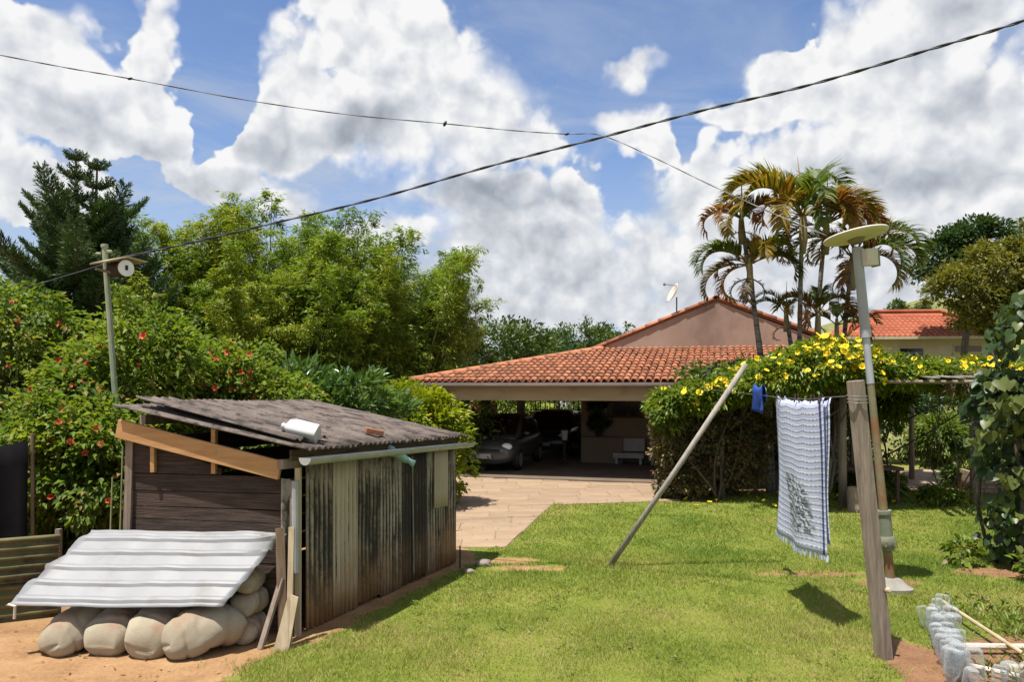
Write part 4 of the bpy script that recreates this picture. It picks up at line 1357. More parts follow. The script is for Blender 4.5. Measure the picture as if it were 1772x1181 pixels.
# the two walls away from the photograph and the dark inside
BL = L0 + (B - A)
for p, q_, z0, z1 in ((L0, BL, 1.75, 1.95), (BL, B, 1.9, 1.5)):
    for k in range(8):
        za = k * z1 / 8 * 0.98
        MB().beam(p + Vector((0, 0, za + 0.11)), q_ + Vector((0, 0, za + 0.11)), 0.022, 0.205).build('plank', M['plank'], shed, world=True)
MB().beam(L0 + npl * 0.0 + Vector((0.05, 0.15, 2.06)), BL + Vector((0.05, 0, 2.02)), 0.08, 0.1).build('purlin', M['oldwood'], shed, world=True)
MB().beam(A + Vector((-0.14, -0.1, 1.66)), B + Vector((-0.1, 0, 1.56)), 0.07, 0.09).build('purlin', M['oldwood'], shed, world=True)

# roof sheets, waves down the slope
FL, FR, BR, BLr = Vector((-3.97, 7.42, 2.245)), Vector((-1.93, 7.02, 1.815)), Vector((-0.60, 10.5, 1.70)), Vector((-2.95, 11.15, 2.18))
n_sh = 4
for k in range(n_sh):
    a0, a1 = k / n_sh, (k + 1) / n_sh + (0.012 if k < n_sh - 1 else 0)
    lift = Vector((0, 0, 0.012 * (k % 2)))
    up0, up1 = FL.lerp(BLr, a0), FL.lerp(BLr, a1)
    lo0, lo1 = FR.lerp(BR, a0), FR.lerp(BR, a1)
    if k == 0:
        up0 += Vector((0.03, 0, -0.03))
    for (t0, t1, dz) in ((0.0, 1.0, 0.0),):
        s = Vector((0, 0, dz)) + lift
        corrugated('roof_sheet', M['roof_sheet'], shed, up0.lerp(lo0, t1) + s, up1.lerp(lo1, t1) + s, up1.lerp(lo1, t0) + s, up0.lerp(lo0, t0) + s, 10, 0.016, rows=6, jit=0.012, seed=50 + k + int(dz * 900))
corrugated('roof_sheet', M['roof_sheet'], shed, FR.lerp(FL, 0.08) + Vector((0.03, 0.10, 0.04)), FR.lerp(FL, 0.08) + Vector((0.22, 0.62, 0.036)), FL.lerp(BLr, 0.17) + Vector((0.18, 0.0, 0.045)), FL + Vector((0.20, 0.10, 0.05)), 5, 0.016, rows=5, jit=0.02, seed=77)

# gutter with its end cap and straps
gdir = (Vector((-0.60, 10.47, 1.625)) - Vector((-1.96, 7.0, 1.735)))
gM = Matrix.Translation(Vector((-1.93, 7.0, 1.735))) @ gdir.to_track_quat('Z', 'X').to_matrix().to_4x4()
gxdir = gM.to_3x3() @ Vector((1, 0, 0))
prof = []
gax = gM.to_3x3().inverted() @ Vector((0, 0, 1))
upa = math.atan2(gax.y, gax.x)
for k in range(11):
    a_ = upa + math.pi / 2 + math.pi * k / 10
    prof.append((math.cos(a_) * 0.068, math.sin(a_) * 0.068))
prof += [(p[0] * 0.9, p[1] * 0.9) for p in prof[::-1]]
gut = MB().prism(prof, 0, gdir.length, gM).build('gutter', M['gutter'], shed, world=True)
MB().prism(prof[:11], -0.004, 0.004, gM @ Matrix.Translation((0, 0, 0.006))).build('end_cap', M['gutter'], gut, world=True)
for t_ in (0.52, 0.72):
    MB().prism([(p[0] * 1.07, p[1] * 1.07) for p in prof[:11]] + [(p[0] * 1.005, p[1] * 1.005) for p in prof[:11][::-1]], -0.012, 0.012, gM @ Matrix.Translation((0, 0, gdir.length * t_))).build('strap', M['gutter'], gut, world=True)

MB().beam(A + nrm * -0.02 + Vector((-0.03, -0.08, 1.745)), B + nrm * -0.02 + Vector((0.02, 0.05, 1.635)), 0.03, 0.10).build('eave_gap_filler', M['plank'], shed, world=True)  # dark strip added to fill the eave gap, standing in for its shade

# things lying on the shed
def roof_z(x, y):
    n_ = (FR - FL).cross(BR - FL)
    return FL.z - (n_.x * (x - FL.x) + n_.y * (y - FL.y)) / n_.z + 0.03


jp = P(520, 757, 7.42)
jug = empty('jug', (jp.x, jp.y, roof_z(jp.x, jp.y) + 0.075), 'white plastic jug lying on its side on the shed roof', 'jug')
jr = Matrix.Rotation(math.radians(-6), 4, 'Z') @ Matrix.Rotation(math.radians(13), 4, 'Y') @ Matrix.Rotation(math.radians(-90), 4, 'Y') @ Matrix.Rotation(math.radians(45), 4, 'Z')
MB().lathe([(0.06, -0.185), (0.082, -0.18), (0.086, -0.16), (0.086, 0.06), (0.072, 0.12), (0.036, 0.15), (0.03, 0.155)], 20, jr, sq=4).build('bottle', M['white_plastic'], jug, auto=40)
MB().lathe([(0.028, 0.153), (0.034, 0.156), (0.034, 0.19), (0.028, 0.195)], 14, jr).build('cap', M['white_plastic'], jug)
bk = tag(MB().box((0, 0, 0.03), (0.2, 0.11, 0.06)).build('broken_tile', M['tile'], bevel=0.006), 'piece of orange clay tile lying on the shed roof above the gutter', 'tile')
bk.location = P(647, 757, 8.6)
bk.location.z = roof_z(bk.location.x, bk.location.y) + 0.012
bk.rotation_euler = (0.05, 0.2, 0.35)
cy = MB()
c0, c1 = P(668, 778, 8.66), P(708, 804, 8.72)
for k in range(7):
    t_ = k / 6
    p = c0.lerp(c1, t_) + nrm * (0.02 + 0.05 * t_)
    w_ = 0.055 * (1 - 0.45 * t_) + 0.012 * math.sin(k * 2.3)
    cy.v += [tuple(p + Vector((0.02, -0.02, w_))), tuple(p + Vector((-0.02, 0.03, -w_ + 0.01 * math.sin(k * 3.1))))]
cy.f = [(2 * k, 2 * k + 1, 2 * k + 3, 2 * k + 2) for k in range(6)]
cy.m = [0] * 6
o = cy.build('plastic_strip', M['cyan'], smooth=True)
so = o.modifiers.new('solid', 'SOLIDIFY')
so.thickness = 0.006
tag(o, 'torn light blue plastic strip sticking out under the shed gutter', 'plastic')

# ------------------------------------------------------------------ sacks under a loose metal sheet
def sack_mesh(name, L, W, T, seed):
    r = np.random.default_rng(seed)
    nu, nv = 40, 36
    vs = []
    ph = r.random(8) * 6.28
    for a_ in range(nu + 1):
        x = -1 + 2 * a_ / nu
        x = math.copysign(1 - (1 - abs(x)) ** 1.5, x)
        rr = max(0.0, 1 - abs(x) ** 4.2) ** 0.5
        for b in range(nv):
            th = 2 * math.pi * b / nv
            c, s = math.cos(th), math.sin(th)
            bump = 1 + 0.045 * math.sin(3 * th + ph[0] + 2 * x) + 0.04 * math.sin(5 * x + ph[1] + th) + 0.03 * math.sin(7 * x + 2 * th + ph[2])
            fold = 1 - 0.09 * math.exp(-((x - 0.45 - 0.1 * math.sin(th + ph[3])) / 0.06) ** 2) - 0.08 * math.exp(-((x + 0.5 - 0.12 * math.sin(th + ph[4])) / 0.05) ** 2) - 0.05 * math.exp(-((x + 0.1 - 0.2 * math.sin(th * 2 + ph[6])) / 0.05) ** 2) + 0.012 * math.sin(11 * th + 9 * x + ph[7])
            k = rr * bump * fold
            flat = max(0.012, 1 - abs(x) ** 4.6) ** 0.5                 # the ends close to a sewn edge, as a pillow's do
            kw = bump * fold * (1 - 0.34 * abs(x) ** 3.5)
            pucker = 0.0
            sx_ = x * L / 2 * (1 - 0.06 * c * c * abs(x)) + 0.015 * math.sin(th * 2 + ph[5])
            vs.append((sx_, math.copysign(abs(c) ** 0.85, c) * W / 2 * kw, math.copysign(abs(s) ** 0.85, s) * T / 2 * bump * fold * flat + pucker * T - 0.10 * T * abs(x) ** 3))
    fs = []
    for a_ in range(nu):
        for b in range(nv):
            fs.append((a_ * nv + b, a_ * nv + (b + 1) % nv, (a_ + 1) * nv + (b + 1) % nv, (a_ + 1) * nv + b))
    for first, flip in ((0, True), (nu * nv, False)):
        ring = list(range(first, first + nv))
        c_ = sum((Vector(vs[q]) for q in ring), Vector()) / nv
        vs.append((c_.x * 1.02, c_.y, c_.z))
        m_ = len(vs) - 1
        for b in range(nv):
            p_, q = ring[b], ring[(b + 1) % nv]
            fs.append((m_, q, p_) if flip else (m_, p_, q))
    me = bpy.data.meshes.new(name)
    me.from_pydata(vs, [], fs)
    me.polygons.foreach_set('use_smooth', [True] * len(fs))
    me.materials.append(M['sack'])
    me.update()
    return me


sk = [sack_mesh('sack', 0.70, 0.47, 0.40, s) for s in (1, 2, 3)]
SACKS = [  # place, yaw, tip, scale, label
    ((-4.00, 6.92, 0.185), 68, 14, 0.9, 'leftmost bulging sack with a wrinkled end under the metal sheet'),
    ((-3.62, 6.94, 0.19), 84, 13, 0.92, 'second bulging sack from the left under the metal sheet'),
    ((-3.22, 6.89, 0.195), 80, 10, 0.95, 'third bulging sack from the left under the metal sheet'),
    ((-2.80, 6.82, 0.195), 38, 6, 1.0, 'rightmost sack of the front row lying slanted on the dirt'),
    ((-3.10, 7.13, 0.47), 84, 0, 0.62, 'upper sack resting on the third front sack'),
    ((-2.80, 7.06, 0.44), 76, 0, 0.60, 'upper sack at the right resting on the slanted front sack'),
    ((-3.58, 7.17, 0.48), 88, 0, 0.62, 'upper sack deep in shade over the second front sack'),
    ((-2.50, 7.12, 0.13), 85, 0, 0.62, 'bottom sack of the short pile beside the brown post'),
    ((-2.49, 7.13, 0.36), 80, 0, 0.58, 'middle sack of the short pile beside the brown post'),
    ((-2.50, 7.15, 0.57), 92, 0, 0.54, 'topmost sack of the short pile beside the brown post'),
]
for k, (p, yaw, tip, sc, lab) in enumerate(SACKS):
    o = link('sack', sk[k % 3])
    o.location = p
    o.rotation_euler = Euler((math.radians(10 * ((k * 7) % 5 - 2)), math.radians(-tip), math.radians(yaw)))
    o.scale = (sc, sc, sc)
    tag(o, lab, 'sack', 'filled sacks heaped under the metal sheet')

def zsheet():
    # three pans and low ribs, slightly bent
    fl, fr, br, bl = Vector((-4.50, 6.67, 0.455)), Vector((-2.565, 6.65, 0.45)), Vector((-2.165, 7.2, 1.01)), Vector((-4.12, 7.32, 1.0))
    prof_ = [(0.0, 0.0), (0.03, 0.0)]
    for c_ in (0.095, 0.30, 0.505, 0.71, 0.90):
        prof_ += [(c_ - 0.05, 0.0), (c_ - 0.018, 0.015), (c_ + 0.012, 0.015), (c_ + 0.04, 0.0)]
    prof_ += [(0.97, 0.0), (1.0, 0.01)]
    n = (fr - fl).cross(bl - fl).normalized()
    cols = 26
    vs, fs = [], []
    r = random.Random(4)
    for v_, h in prof_:
        for k in range(cols + 1):
            u = k / cols
            p = fl.lerp(fr, u).lerp(bl.lerp(br, u), v_)
            sag = -0.012 * math.sin(math.pi * u) + 0.006 * math.sin(9 * u + 6 * v_) + 0.003 * math.sin(23 * u + 3 * v_)
            sag += 0.004 * math.sin(41 * u + 13 * v_) * math.sin(17 * v_ + 5 * u)
            if u > 0.86 and v_ > 0.7:
                sag += (u - 0.86) * 0.35 * math.sin(v_ * 30)
            vs.append(p + n * (h + sag) + Vector((0.03 * math.sin(v_ * 21) if k == 0 else 0, 0, 0)))
    m_ = cols + 1
    for a_ in range(len(prof_) - 1):
        for k in range(cols):
            fs.append((a_ * m_ + k, a_ * m_ + k + 1, (a_ + 1) * m_ + k + 1, (a_ + 1) * m_ + k))
    o = MB().add(vs, fs).build('metal_sheet', M['zinc'], auto=12)
    so_ = o.modifiers.new('solid', 'SOLIDIFY')
    so_.thickness = 0.004
    tag(o, 'loose white ribbed metal sheet lying over the sacks', 'metal sheet')


zsheet()
bt = MB().tube([P(14, 1047, 6.66), P(26, 1050, 6.66), P(25, 1072, 6.66)], 0.012, 6).build('hook', M['palepipe'])
tag(bt, 'short bent rod hanging from the left end of the metal sheet', 'rod')
tag(MB().beam((-2.13, 6.98, 0), (-2.20, 7.12, 1.06), 0.075, 0.06).build('post', M['brownpost']), 'brown wooden post between the sack pile and the shed corner', 'post')
tag(MB().beam((-2.06, 6.94, 0), (-2.07, 7.06, 1.08), 0.05, 0.04).build('post', M['palewood']), 'thin pale batten standing against the brown post', 'batten')
tag(MB().add([(-2.16, 6.78, 0), (-2.03, 6.82, 0), (-1.985, 6.97, 0.44), (-2.05, 6.96, 0.47), (-2.075, 6.93, 0.44), (-2.16, 6.8, 0.0), (-2.16, 6.8, 0), (-2.03, 6.84, 0), (-1.985, 6.99, 0.44), (-2.05, 6.98, 0.47), (-2.075, 6.95, 0.44)],
              [(0, 1, 2, 3, 4), (10, 9, 8, 7, 6), (0, 6, 7, 1), (1, 7, 8, 2), (2, 8, 9, 3), (3, 9, 10, 4), (4, 10, 6, 0)]).build('board', M['palewood']), 'short broken pale board leaning at the foot of the shed corner', 'board')
tag(MB().beam((-2.30, 6.86, 0), (-2.16, 7.05, 0.60), 0.06, 0.025).build('board', M['oldwood']), 'grey board leaning beside the brown post by the sacks', 'board')

# dark hung sheet and the low wall of old sheets at the left
dk = empty('dark_screen', (-5.98, 8.6, 0), 'black cloth screen hung between stakes at the left edge', 'screen')
cl = MB()
for k in range(13):
    t_ = k / 12
    x_ = -0.9 + 1.35 * t_
    top = 1.72 + 0.06 * t_ - 0.06 * math.sin(t_ * math.pi)
    for z_ in np.linspace(0.0, top, 8):
        cl.v.append((x_, 0.05 * math.sin(x_ * 11) * (1 - z_ / 3), z_))
for k in range(12):
    for b in range(7):
        q_ = k * 8 + b
        cl.f.append((q_, q_ + 8, q_ + 9, q_ + 1))
        cl.m.append(0)
o = cl.build('cloth', M['black_cloth'], dk, smooth=True)
so = o.modifiers.new('solid', 'SOLIDIFY')
so.thickness = 0.006
for x_ in (-0.92, 0.47):
    MB().tube([(x_, 0.03, 0), (x_, 0.03, 1.86)], 0.02, 8).build('stake', M['brownpost'], dk)
lw = empty('low_sheet_wall', (-5.0, 7.4, 0), 'low wall of old corrugated sheets laid on edge left of the sacks', 'low wall')
for k, (z0, z1) in enumerate(((0.0, 0.46), (0.40, 0.86))):
    p0, p1 = Vector((-6.2, 7.1, z0)), Vector((-4.75, 7.85, z0))
    o_ = Vector((0.01, -0.02, 0)) * k
    corrugated('wall_sheet', M['green_sheet'], lw, p0 + o_, p0 + o_ + Vector((0.02, 0.02, z1 - z0)), p1 + o_ + Vector((0.02, 0.02, z1 - z0)), p1 + o_, 5, 0.022, rows=10, jit=0.01, seed=90 + k)
MB().beam((-4.78, 7.9, 0), (-4.78, 7.92, 0.9), 0.05, 0.05).build('stake', M['oldwood'], lw, world=True)
for k, (x_, y_, z_) in enumerate(((187, 835, 1.35), (205, 700, 1.9))):
    p = P(x_, 900, 8.7 + 0.15 * k)
    tag(MB().tube([(p.x, p.y, 0), (p.x + 0.04, p.y + 0.02, z_ - 0.2 * k)], [0.013, 0.009], 6).build('bamboo_stake', M['stake']),
        ['thin pale bamboo stake left of the plank wall', 'thin green bamboo stake nearest the plank wall'][k], 'stake')
p = P(213, 900, 8.2)

# iron peg and stones at the far corner of the shed
q_ = G(796, 985)
tag(MB().beam((q_.x, q_.y, 0), (q_.x, q_.y, 0.30), 0.02, 0.02).build('iron_peg', M['blackface']), 'short dark iron peg standing at the far shed corner', 'peg')
for k, (x_, y_, s_, lab) in enumerate(((836, 980, 0.10, 'grey stone at the end of the shed shadow'), (812, 993, 0.07, 'small stone beside the iron peg'))):
    me_ = sack_mesh('stone', s_ * 2, s_ * 1.5, s_, 40 + k)
    me_.materials.clear()
    me_.materials.append(M['stone'])
    o = link('stone', me_)
    o.location = G(x_, y_) + Vector((0, 0, s_ * 0.35))
    tag(o, lab, 'stone')

# ------------------------------------------------------------------ plants
def trunk_mb(mb, base, tip, r0, r1, rng, bend=0.12, n=6, sides=7):
    base, tip = Vector(base), Vector(tip)
    L = (tip - base).length
    o1, o2 = Vector((rng.uniform(-1, 1), rng.uniform(-1, 1), 0)) * bend * L, Vector((rng.uniform(-1, 1), rng.uniform(-1, 1), 0)) * bend * L * 0.6
    pts = []
    for k in range(n + 1):
        t = k / n
        pts.append(base.lerp(tip, t) + o1 * math.sin(math.pi * t) + o2 * math.sin(2 * math.pi * t))
    mb.tube(pts, [r0 + (r1 - r0) * (k / n) ** 0.8 for k in range(n + 1)], sides)
    return pts


def shrub(name, base, label, cat, blobs, mat, leaf, n_clumps, per, clump_r, seed, group=None, trunk_r=0.05, stems=4, trunk_mat='bark', fold=0.22, shell=0.55, out=0.7, droop=0.25, ldroop=0.1, crown_name='crown', flat=0.7, stem_name='trunk'):
    """Blobs are relative to the base. A trunk that forks to every blob, and a crown of single leaves."""
    root = empty(name, base, label, cat, group)
    rng, r = np.random.default_rng(seed), random.Random(seed)
    tb = MB()
    fork = Vector((0, 0, 0.0))
    for k, b in enumerate(blobs):
        tip = Vector((b[0], b[1], b[2] + b[5] * 0.25))
        st = Vector((r.uniform(-1, 1), r.uniform(-1, 1), 0)) * trunk_r * (1.6 if stems > 1 else 0.2)
        trunk_mb(tb, st, tip, trunk_r * (1 if stems > 1 else 1.0), trunk_r * 0.3, r)
        for j in range(stems):
            d = Vector((r.uniform(-1, 1), r.uniform(-1, 1), r.uniform(0.1, 1))).normalized()
            q = Vector((b[0] + d.x * b[3] * 0.8, b[1] + d.y * b[4] * 0.8, b[2] + d.z * b[5] * 0.8))
            trunk_mb(tb, Vector((b[0], b[1], b[2] - b[5] * 0.4)).lerp(Vector((0, 0, b[2] * 0.3)), 0.5), q, trunk_r * 0.45, trunk_r * 0.12, r, n=4, sides=5)
    tb.build(stem_name, M[trunk_mat], root, smooth=True)
    pos, ax, nr = crown(rng, blobs, n_clumps, per, clump_r, out=out, droop=droop, shell=shell, flat=flat)
    ok = pos[:, 2] + root.location.z > 0.02
    pos, ax, nr = pos[ok], ax[ok], nr[ok]
    n = len(pos)
    ln = leaf[0] * (0.6 + 0.7 * rng.random(n))
    me = leaf_mesh(crown_name, pos, ax, nr, ln, ln * leaf[1], fold=fold, droop=ldroop)
    link(crown_name, me, mat, root)
    return root, (pos, ax, nr)


def rot_to(axis, roll=0.0):
    """Matrix whose z points along axis."""
    return Vector(axis).to_track_quat('Z', 'Y').to_matrix().to_4x4() @ Matrix.Rotation(roll, 4, 'Z')


def flower_mesh(name, petals, rad, depth, mp, mt, width=0.9, tube=0.3):
    mb = MB()
    for k in range(petals):
        a = 2 * math.pi * k / petals
        c, s = math.cos(a), math.sin(a)
        w = rad * width * math.pi / petals
        def pt(r_, off, z):
            return (c * r_ - s * off, s * r_ + c * off, z)
        i0 = [pt(rad * 0.16, 0, 0), pt(rad * 0.5, -w * 0.75, depth * 0.7), pt(rad * 0.55, 0, depth * 0.55), pt(rad * 0.5, w * 0.75, depth * 0.7), pt(rad * 0.95, -w * 0.7, depth), pt(rad, 0, depth * 0.8), pt(rad * 0.95, w * 0.7, depth)]
        mb.add(i0, [(0, 1, 2), (0, 2, 3), (1, 4, 5, 2), (2, 5, 6, 3)], 0)
    mb.lathe([(rad * 0.06, -depth * 1.2), (rad * 0.2, depth * 0.12)], 6, None, mi=1)
    me = mb.mesh(name)
    me.materials.append(mp)
    me.materials.append(mt)
    return me


yf = [flower_mesh('flower', 5, 0.066, 0.03, M['petal'], M['throat'], 1.15), flower_mesh('flower', 5, 0.054, 0.042, M['petal'], M['throat'], 1.0)]
rfm = [flower_mesh('flower', 5, 0.048, 0.045, M['red'], M['red'], 0.85), flower_mesh('flower', 5, 0.036, 0.07, M['red'], M['red'], 0.9)]


def outer(pos, ax, nr, rng, n, sunward=0.35, toward=None, gap=0.0, up=0.6):
    """n places on the outside of a crown that a passer-by would see."""
    c = pos.mean(0)
    d = unit(pos - c)
    sc = (d * np.array([0.1, -1.15, 0.45])).sum(1) + 0.5 * np.linalg.norm((pos - c) / pos.std(0), axis=1) * 0.5 + rng.normal(0, sunward, len(pos))
    order = np.argsort(-sc)
    got = []
    for i in order:
        if gap and any(np.sum((pos[i] - pos[j]) ** 2) < gap * gap for j in got[-60:]):
            continue
        got.append(i)
        if len(got) >= n:
            break
    return got


def put_flowers(root, data, meshes, n, seed, gap=0.05, size=1.0, name='flower', spread=0.5, lift=0.06):
    rng = np.random.default_rng(seed)
    pos, ax, nr = data
    for i in outer(*data, rng, n, sunward=spread, gap=gap):
        o = link(name, meshes[int(rng.integers(len(meshes)))], None, root)
        face = Vector((rng.normal(0, 0.5), -0.75 + rng.normal(0, 0.4), 0.55 + rng.normal(0, 0.35))).normalized()
        m = rot_to(face, rng.random() * 6.28)
        o.rotation_euler = m.to_euler()
        o.location = Vector(pos[i]) + face * lift + Vector((0, -0.05, 0.03)) * size
        s = size * (0.5 + 0.75 * rng.random())
        o.scale = (s, s, s)


# hibiscus row behind the sacks and the shed
HG = 'flowering hibiscus shrubs at the left'
HIB = [
    ((-7.6, 11.3, 0), [(0, 0, 2.6, 1.35, 1.2, 1.25), (-0.9, 0.2, 2.2, 1.1, 1.0, 1.5), (0.6, -0.4, 1.2, 0.9, 0.8, 1.0), (0.1, 0.1, 3.35, 0.7, 0.7, 0.55)], 'tallest hibiscus shrub at the far left edge, under the conifer', 170, 11),
    ((-5.75, 10.9, 0), [(0, 0, 1.95, 1.0, 0.9, 1.35), (0.5, 0.1, 2.6, 0.75, 0.7, 0.85), (-0.5, -0.5, 1.1, 0.8, 0.6, 0.9)], 'hibiscus shrub behind the leaning post with the nest box', 130, 12),
    ((-4.55, 12.2, 0), [(0, 0, 1.7, 1.15, 0.9, 1.45), (0.75, -0.2, 1.55, 0.75, 0.7, 1.15), (-0.5, 0.2, 2.35, 0.8, 0.7, 0.75)], 'hibiscus shrub with many red flowers above the shed roof', 150, 13),
    ((-5.25, 9.6, 0), [(0, 0, 1.2, 0.75, 0.5, 0.95), (-0.7, 0.1, 1.35, 0.7, 0.55, 0.95), (0.45, 0.1, 1.05, 0.5, 0.4, 0.85)], 'low hibiscus shrub hanging over the dark gap left of the plank wall', 90, 14),
]
for base, blobs, lab, ncl, sd in HIB:
    root, data = shrub('hibiscus_shrub', base, lab, 'shrub', blobs, M['hibiscus'], (0.105, 0.52), ncl * 2, 62, 0.27, sd, HG, trunk_r=0.045, stems=4, ldroop=0.25)
    put_flowers(root, data, rfm, {11: 46, 12: 26, 13: 46, 14: 14}[sd], sd + 100, gap=0.16, size=1.0)

# a deep backing of shrubs, their leaf colour darkened for the shade low at left
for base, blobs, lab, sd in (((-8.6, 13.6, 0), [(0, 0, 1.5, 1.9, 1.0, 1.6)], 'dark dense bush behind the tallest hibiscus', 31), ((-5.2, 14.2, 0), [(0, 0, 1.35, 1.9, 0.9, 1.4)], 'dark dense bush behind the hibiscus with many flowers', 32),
                             ((-5.9, 10.6, 0), [(0, 0, 0.55, 1.2, 0.5, 0.6)], 'low plants coloured dark as the shade under the hibiscus', 33)):
    shrub('dark_bush', base, lab, 'bush', blobs, M['hib_shaded'], (0.13, 0.5), 230, 40, 0.3, sd, 'dark bushes behind the hibiscus', trunk_r=0.05, stems=3, shell=0.35)

# broad whorled leaves behind the shed roof
for base, blobs, lab, sd, nc in (((-3.75, 13.0, 0), [(0, 0, 2.15, 0.95, 0.7, 0.62), (0.5, -0.2, 1.75, 0.7, 0.6, 0.7)], 'glossy leaved bush behind the back edge of the shed roof', 41, 95),
                             ((-2.75, 13.4, 0), [(0, 0, 2.2, 0.6, 0.6, 0.55), (0.2, 0, 1.7, 0.7, 0.6, 0.6)], 'glossy leaved bush between the shed roof and the lime green bush', 42, 70)):
    shrub('glossy_bush', base, lab, 'bush', blobs, M['glossy'], (0.24, 0.26), nc, 26, 0.2, sd, 'glossy leaved bushes behind the shed', trunk_r=0.04, stems=3, out=1.1, droop=-0.25, ldroop=0.12, shell=0.6)

# the lime green bush right of the shed
shrub('lime_bush', (-2.1, 15.2, 0), 'bright lime green bush between the shed and the carport', 'bush', [(0, 0, 1.6, 1.1, 0.9, 0.8), (0.5, -0.1, 1.0, 0.75, 0.8, 1.0), (-0.25, 0.1, 1.8, 0.75, 0.8, 0.58), (0.55, 0, 1.75, 0.6, 0.6, 0.5)], M['lime'], (0.11, 0.5), 330, 48, 0.19, 51, trunk_r=0.06, stems=4, out=1.0, droop=-0.05, shell=0.72)

# ------------------------------------------------------------------ conifer with upswept branches
def conifer():
    root = empty('conifer', (-11.5, 20.0, 0), 'dark two topped conifer with upswept branches at the far left', 'tree')
    r, rng = random.Random(5), np.random.default_rng(5)
    tb = MB()
    tb.tube([(0, 0, 0), (0.03, 0, 2.5), (0, 0, 5.0), (-0.05, 0, 6.4), (-0.12, 0, 8.75)], [0.22, 0.19, 0.13, 0.07, 0.02], 8)
    tb.tube([(0.0, 0, 5.6), (0.28, 0, 6.4), (0.42, 0, 7.2), (0.46, 0, 8.4)], [0.08, 0.06, 0.045, 0.02], 8)
    segs = []
    z = 1.2
    whorls = []
    while z < 6.9:
        f_ = (z - 1.2) / 5.7
        whorls.append((0.1 * f_, z, (2.75 - 0.35 * f_ - 1.15 * f_ ** 3) * r.uniform(0.7, 1.2), r.randint(6, 7)))
        z += 0.42
    for zz, ln in ((7.35, 0.62), (7.95, 0.45), (8.45, 0.3)):
        whorls.append((-0.1, zz, ln, 5))
        whorls.append((0.45, zz - 0.25, ln * 0.9, 5))
    pos, ax, nr, ln_ = [], [], [], []
    for (x0, z, L, n) in whorls:
        a0 = r.random() * 6.28
        for k in range(n):
            a = a0 + 6.283 * k / n + r.uniform(-0.25, 0.25)
            d = Vector((math.cos(a), math.sin(a), 0))
            LL = L * r.uniform(0.75, 1.12)
            pts = []
            for t in np.linspace(0, 1, 7):
                pts.append(Vector((x0, 0, z)) + d * (LL * t) + Vector((0, 0, LL * (-0.06 * math.sin(math.pi * t * 0.9) + 0.58 * t ** 2.0))))
            tb.tube(pts, [0.03 * (1 - t) + 0.006 for t in np.linspace(0, 1, 7)], 5, cap=False)
            nb_ = max(6, int(LL * 30))
            for q in range(nb_):
                t = (0.16 if LL > 1 else 0.0) + (1 - (0.16 if LL > 1 else 0.0)) * (q + r.random()) / nb_
                f = t * 6
                i = min(5, int(f))
                p = pts[i].lerp(pts[i + 1], f - i)
                tang = (pts[i + 1] - pts[i]).normalized()
                side = tang.cross(Vector((0, 0, 1))).normalized()
                bl = (0.42 if LL > 1 else 0.2) * (0.45 + 0.75 * math.sin(math.pi * min(1, t * 0.92 + 0.06)))
                for sg in (-1, 1):
                    for _ in range(3):
                        dr = (side * sg * r.uniform(0.5, 1.0) + tang * r.uniform(0.3, 0.9) + Vector((0, 0, r.uniform(-0.15, 0.75)))).normalized()
                        for j in range(5):
                            pos.append(p + dr * (bl * j / 5))
                            e = (dr + Vector((r.gauss(0, 0.35), r.gauss(0, 0.35), r.gauss(0.1, 0.35)))).normalized()
                            ax.append(e)
                            nr.append(Vector((r.gauss(0, 1), r.gauss(0, 1), r.gauss(0.6, 0.5))))
                            ln_.append(bl * 0.34)
    tb.build('trunk', M['bark'], root, smooth=True)
    ln_ = np.array(ln_)
    link('crown', leaf_mesh('crown', np.array(pos), np.array(ax), np.array(nr), ln_ * 1.15, 0.022 + ln_ * 0.06, fold=0.1), M['conifer'], root)


conifer()

# ------------------------------------------------------------------ bamboo
def bamboo_variant(seed):
    r, rng = random.Random(seed), np.random.default_rng(seed)
    cb = MB()
    pos, ax, nr, ln = [], [], [], []
    H_ = 7.0
    for k in range(15):
        a = r.random() * 6.283
        rr = 0.45 * math.sqrt(r.random())
        b = Vector((math.cos(a) * rr, math.sin(a) * rr, 0))
        h = H_ * r.uniform(0.62, 1.0)
        lean = Vector((math.cos(a + r.uniform(-0.7, 0.7)), math.sin(a + r.uniform(-0.7, 0.7)), 0)) * r.uniform(0.5, 1.5)
        pts = []
        for t in np.linspace(0, 1, 9):
            pts.append(b + Vector((0, 0, h * (t - 0.10 * t ** 4))) + lean * t ** 2.3)
        cb.tube(pts, [0.034 * (1 - t) + 0.006 for t in np.linspace(0, 1, 9)], 5, cap=False)
        for q in range(30):
            t = 0.16 + 0.84 * (q + r.random()) / 30
            f = min(7.999, t * 8)
            i = int(f)
            p = pts[i].lerp(pts[i + 1], f - i)
            bl = (0.95 - 0.7 * max(0, t - 0.55) / 0.45) * r.uniform(0.55, 1.1)
            for _ in range(4):
                az = r.random() * 6.283
                d = Vector((math.cos(az), math.sin(az), r.uniform(0.15, 0.9))).normalized()
                for j in range(26):
                    s = bl * (0.2 + 0.8 * r.random())
                    pp = p + d * s + Vector((0, 0, -0.45 * s * s)) + Vector((r.gauss(0, 0.05), r.gauss(0, 0.05), r.gauss(0, 0.05)))
                    e = Vector((d.x, d.y, d.z * 0.3 - 0.9 * s)) + Vector((r.gauss(0, 0.5), r.gauss(0, 0.5), r.gauss(-0.25, 0.4)))
                    pos.append(pp)
                    ax.append(e)
                    nr.append((r.gauss(0, 0.6), r.gauss(0, 0.6), 1.0))
                    ln.append(0.13 * r.uniform(0.6, 1.25))
    ln = np.array(ln)
    leaf = leaf_mesh('crown', np.array(pos), np.array(ax), np.array(nr, float), ln, ln * 0.25, fold=0.12)
    return cb.mesh('culms', True), leaf


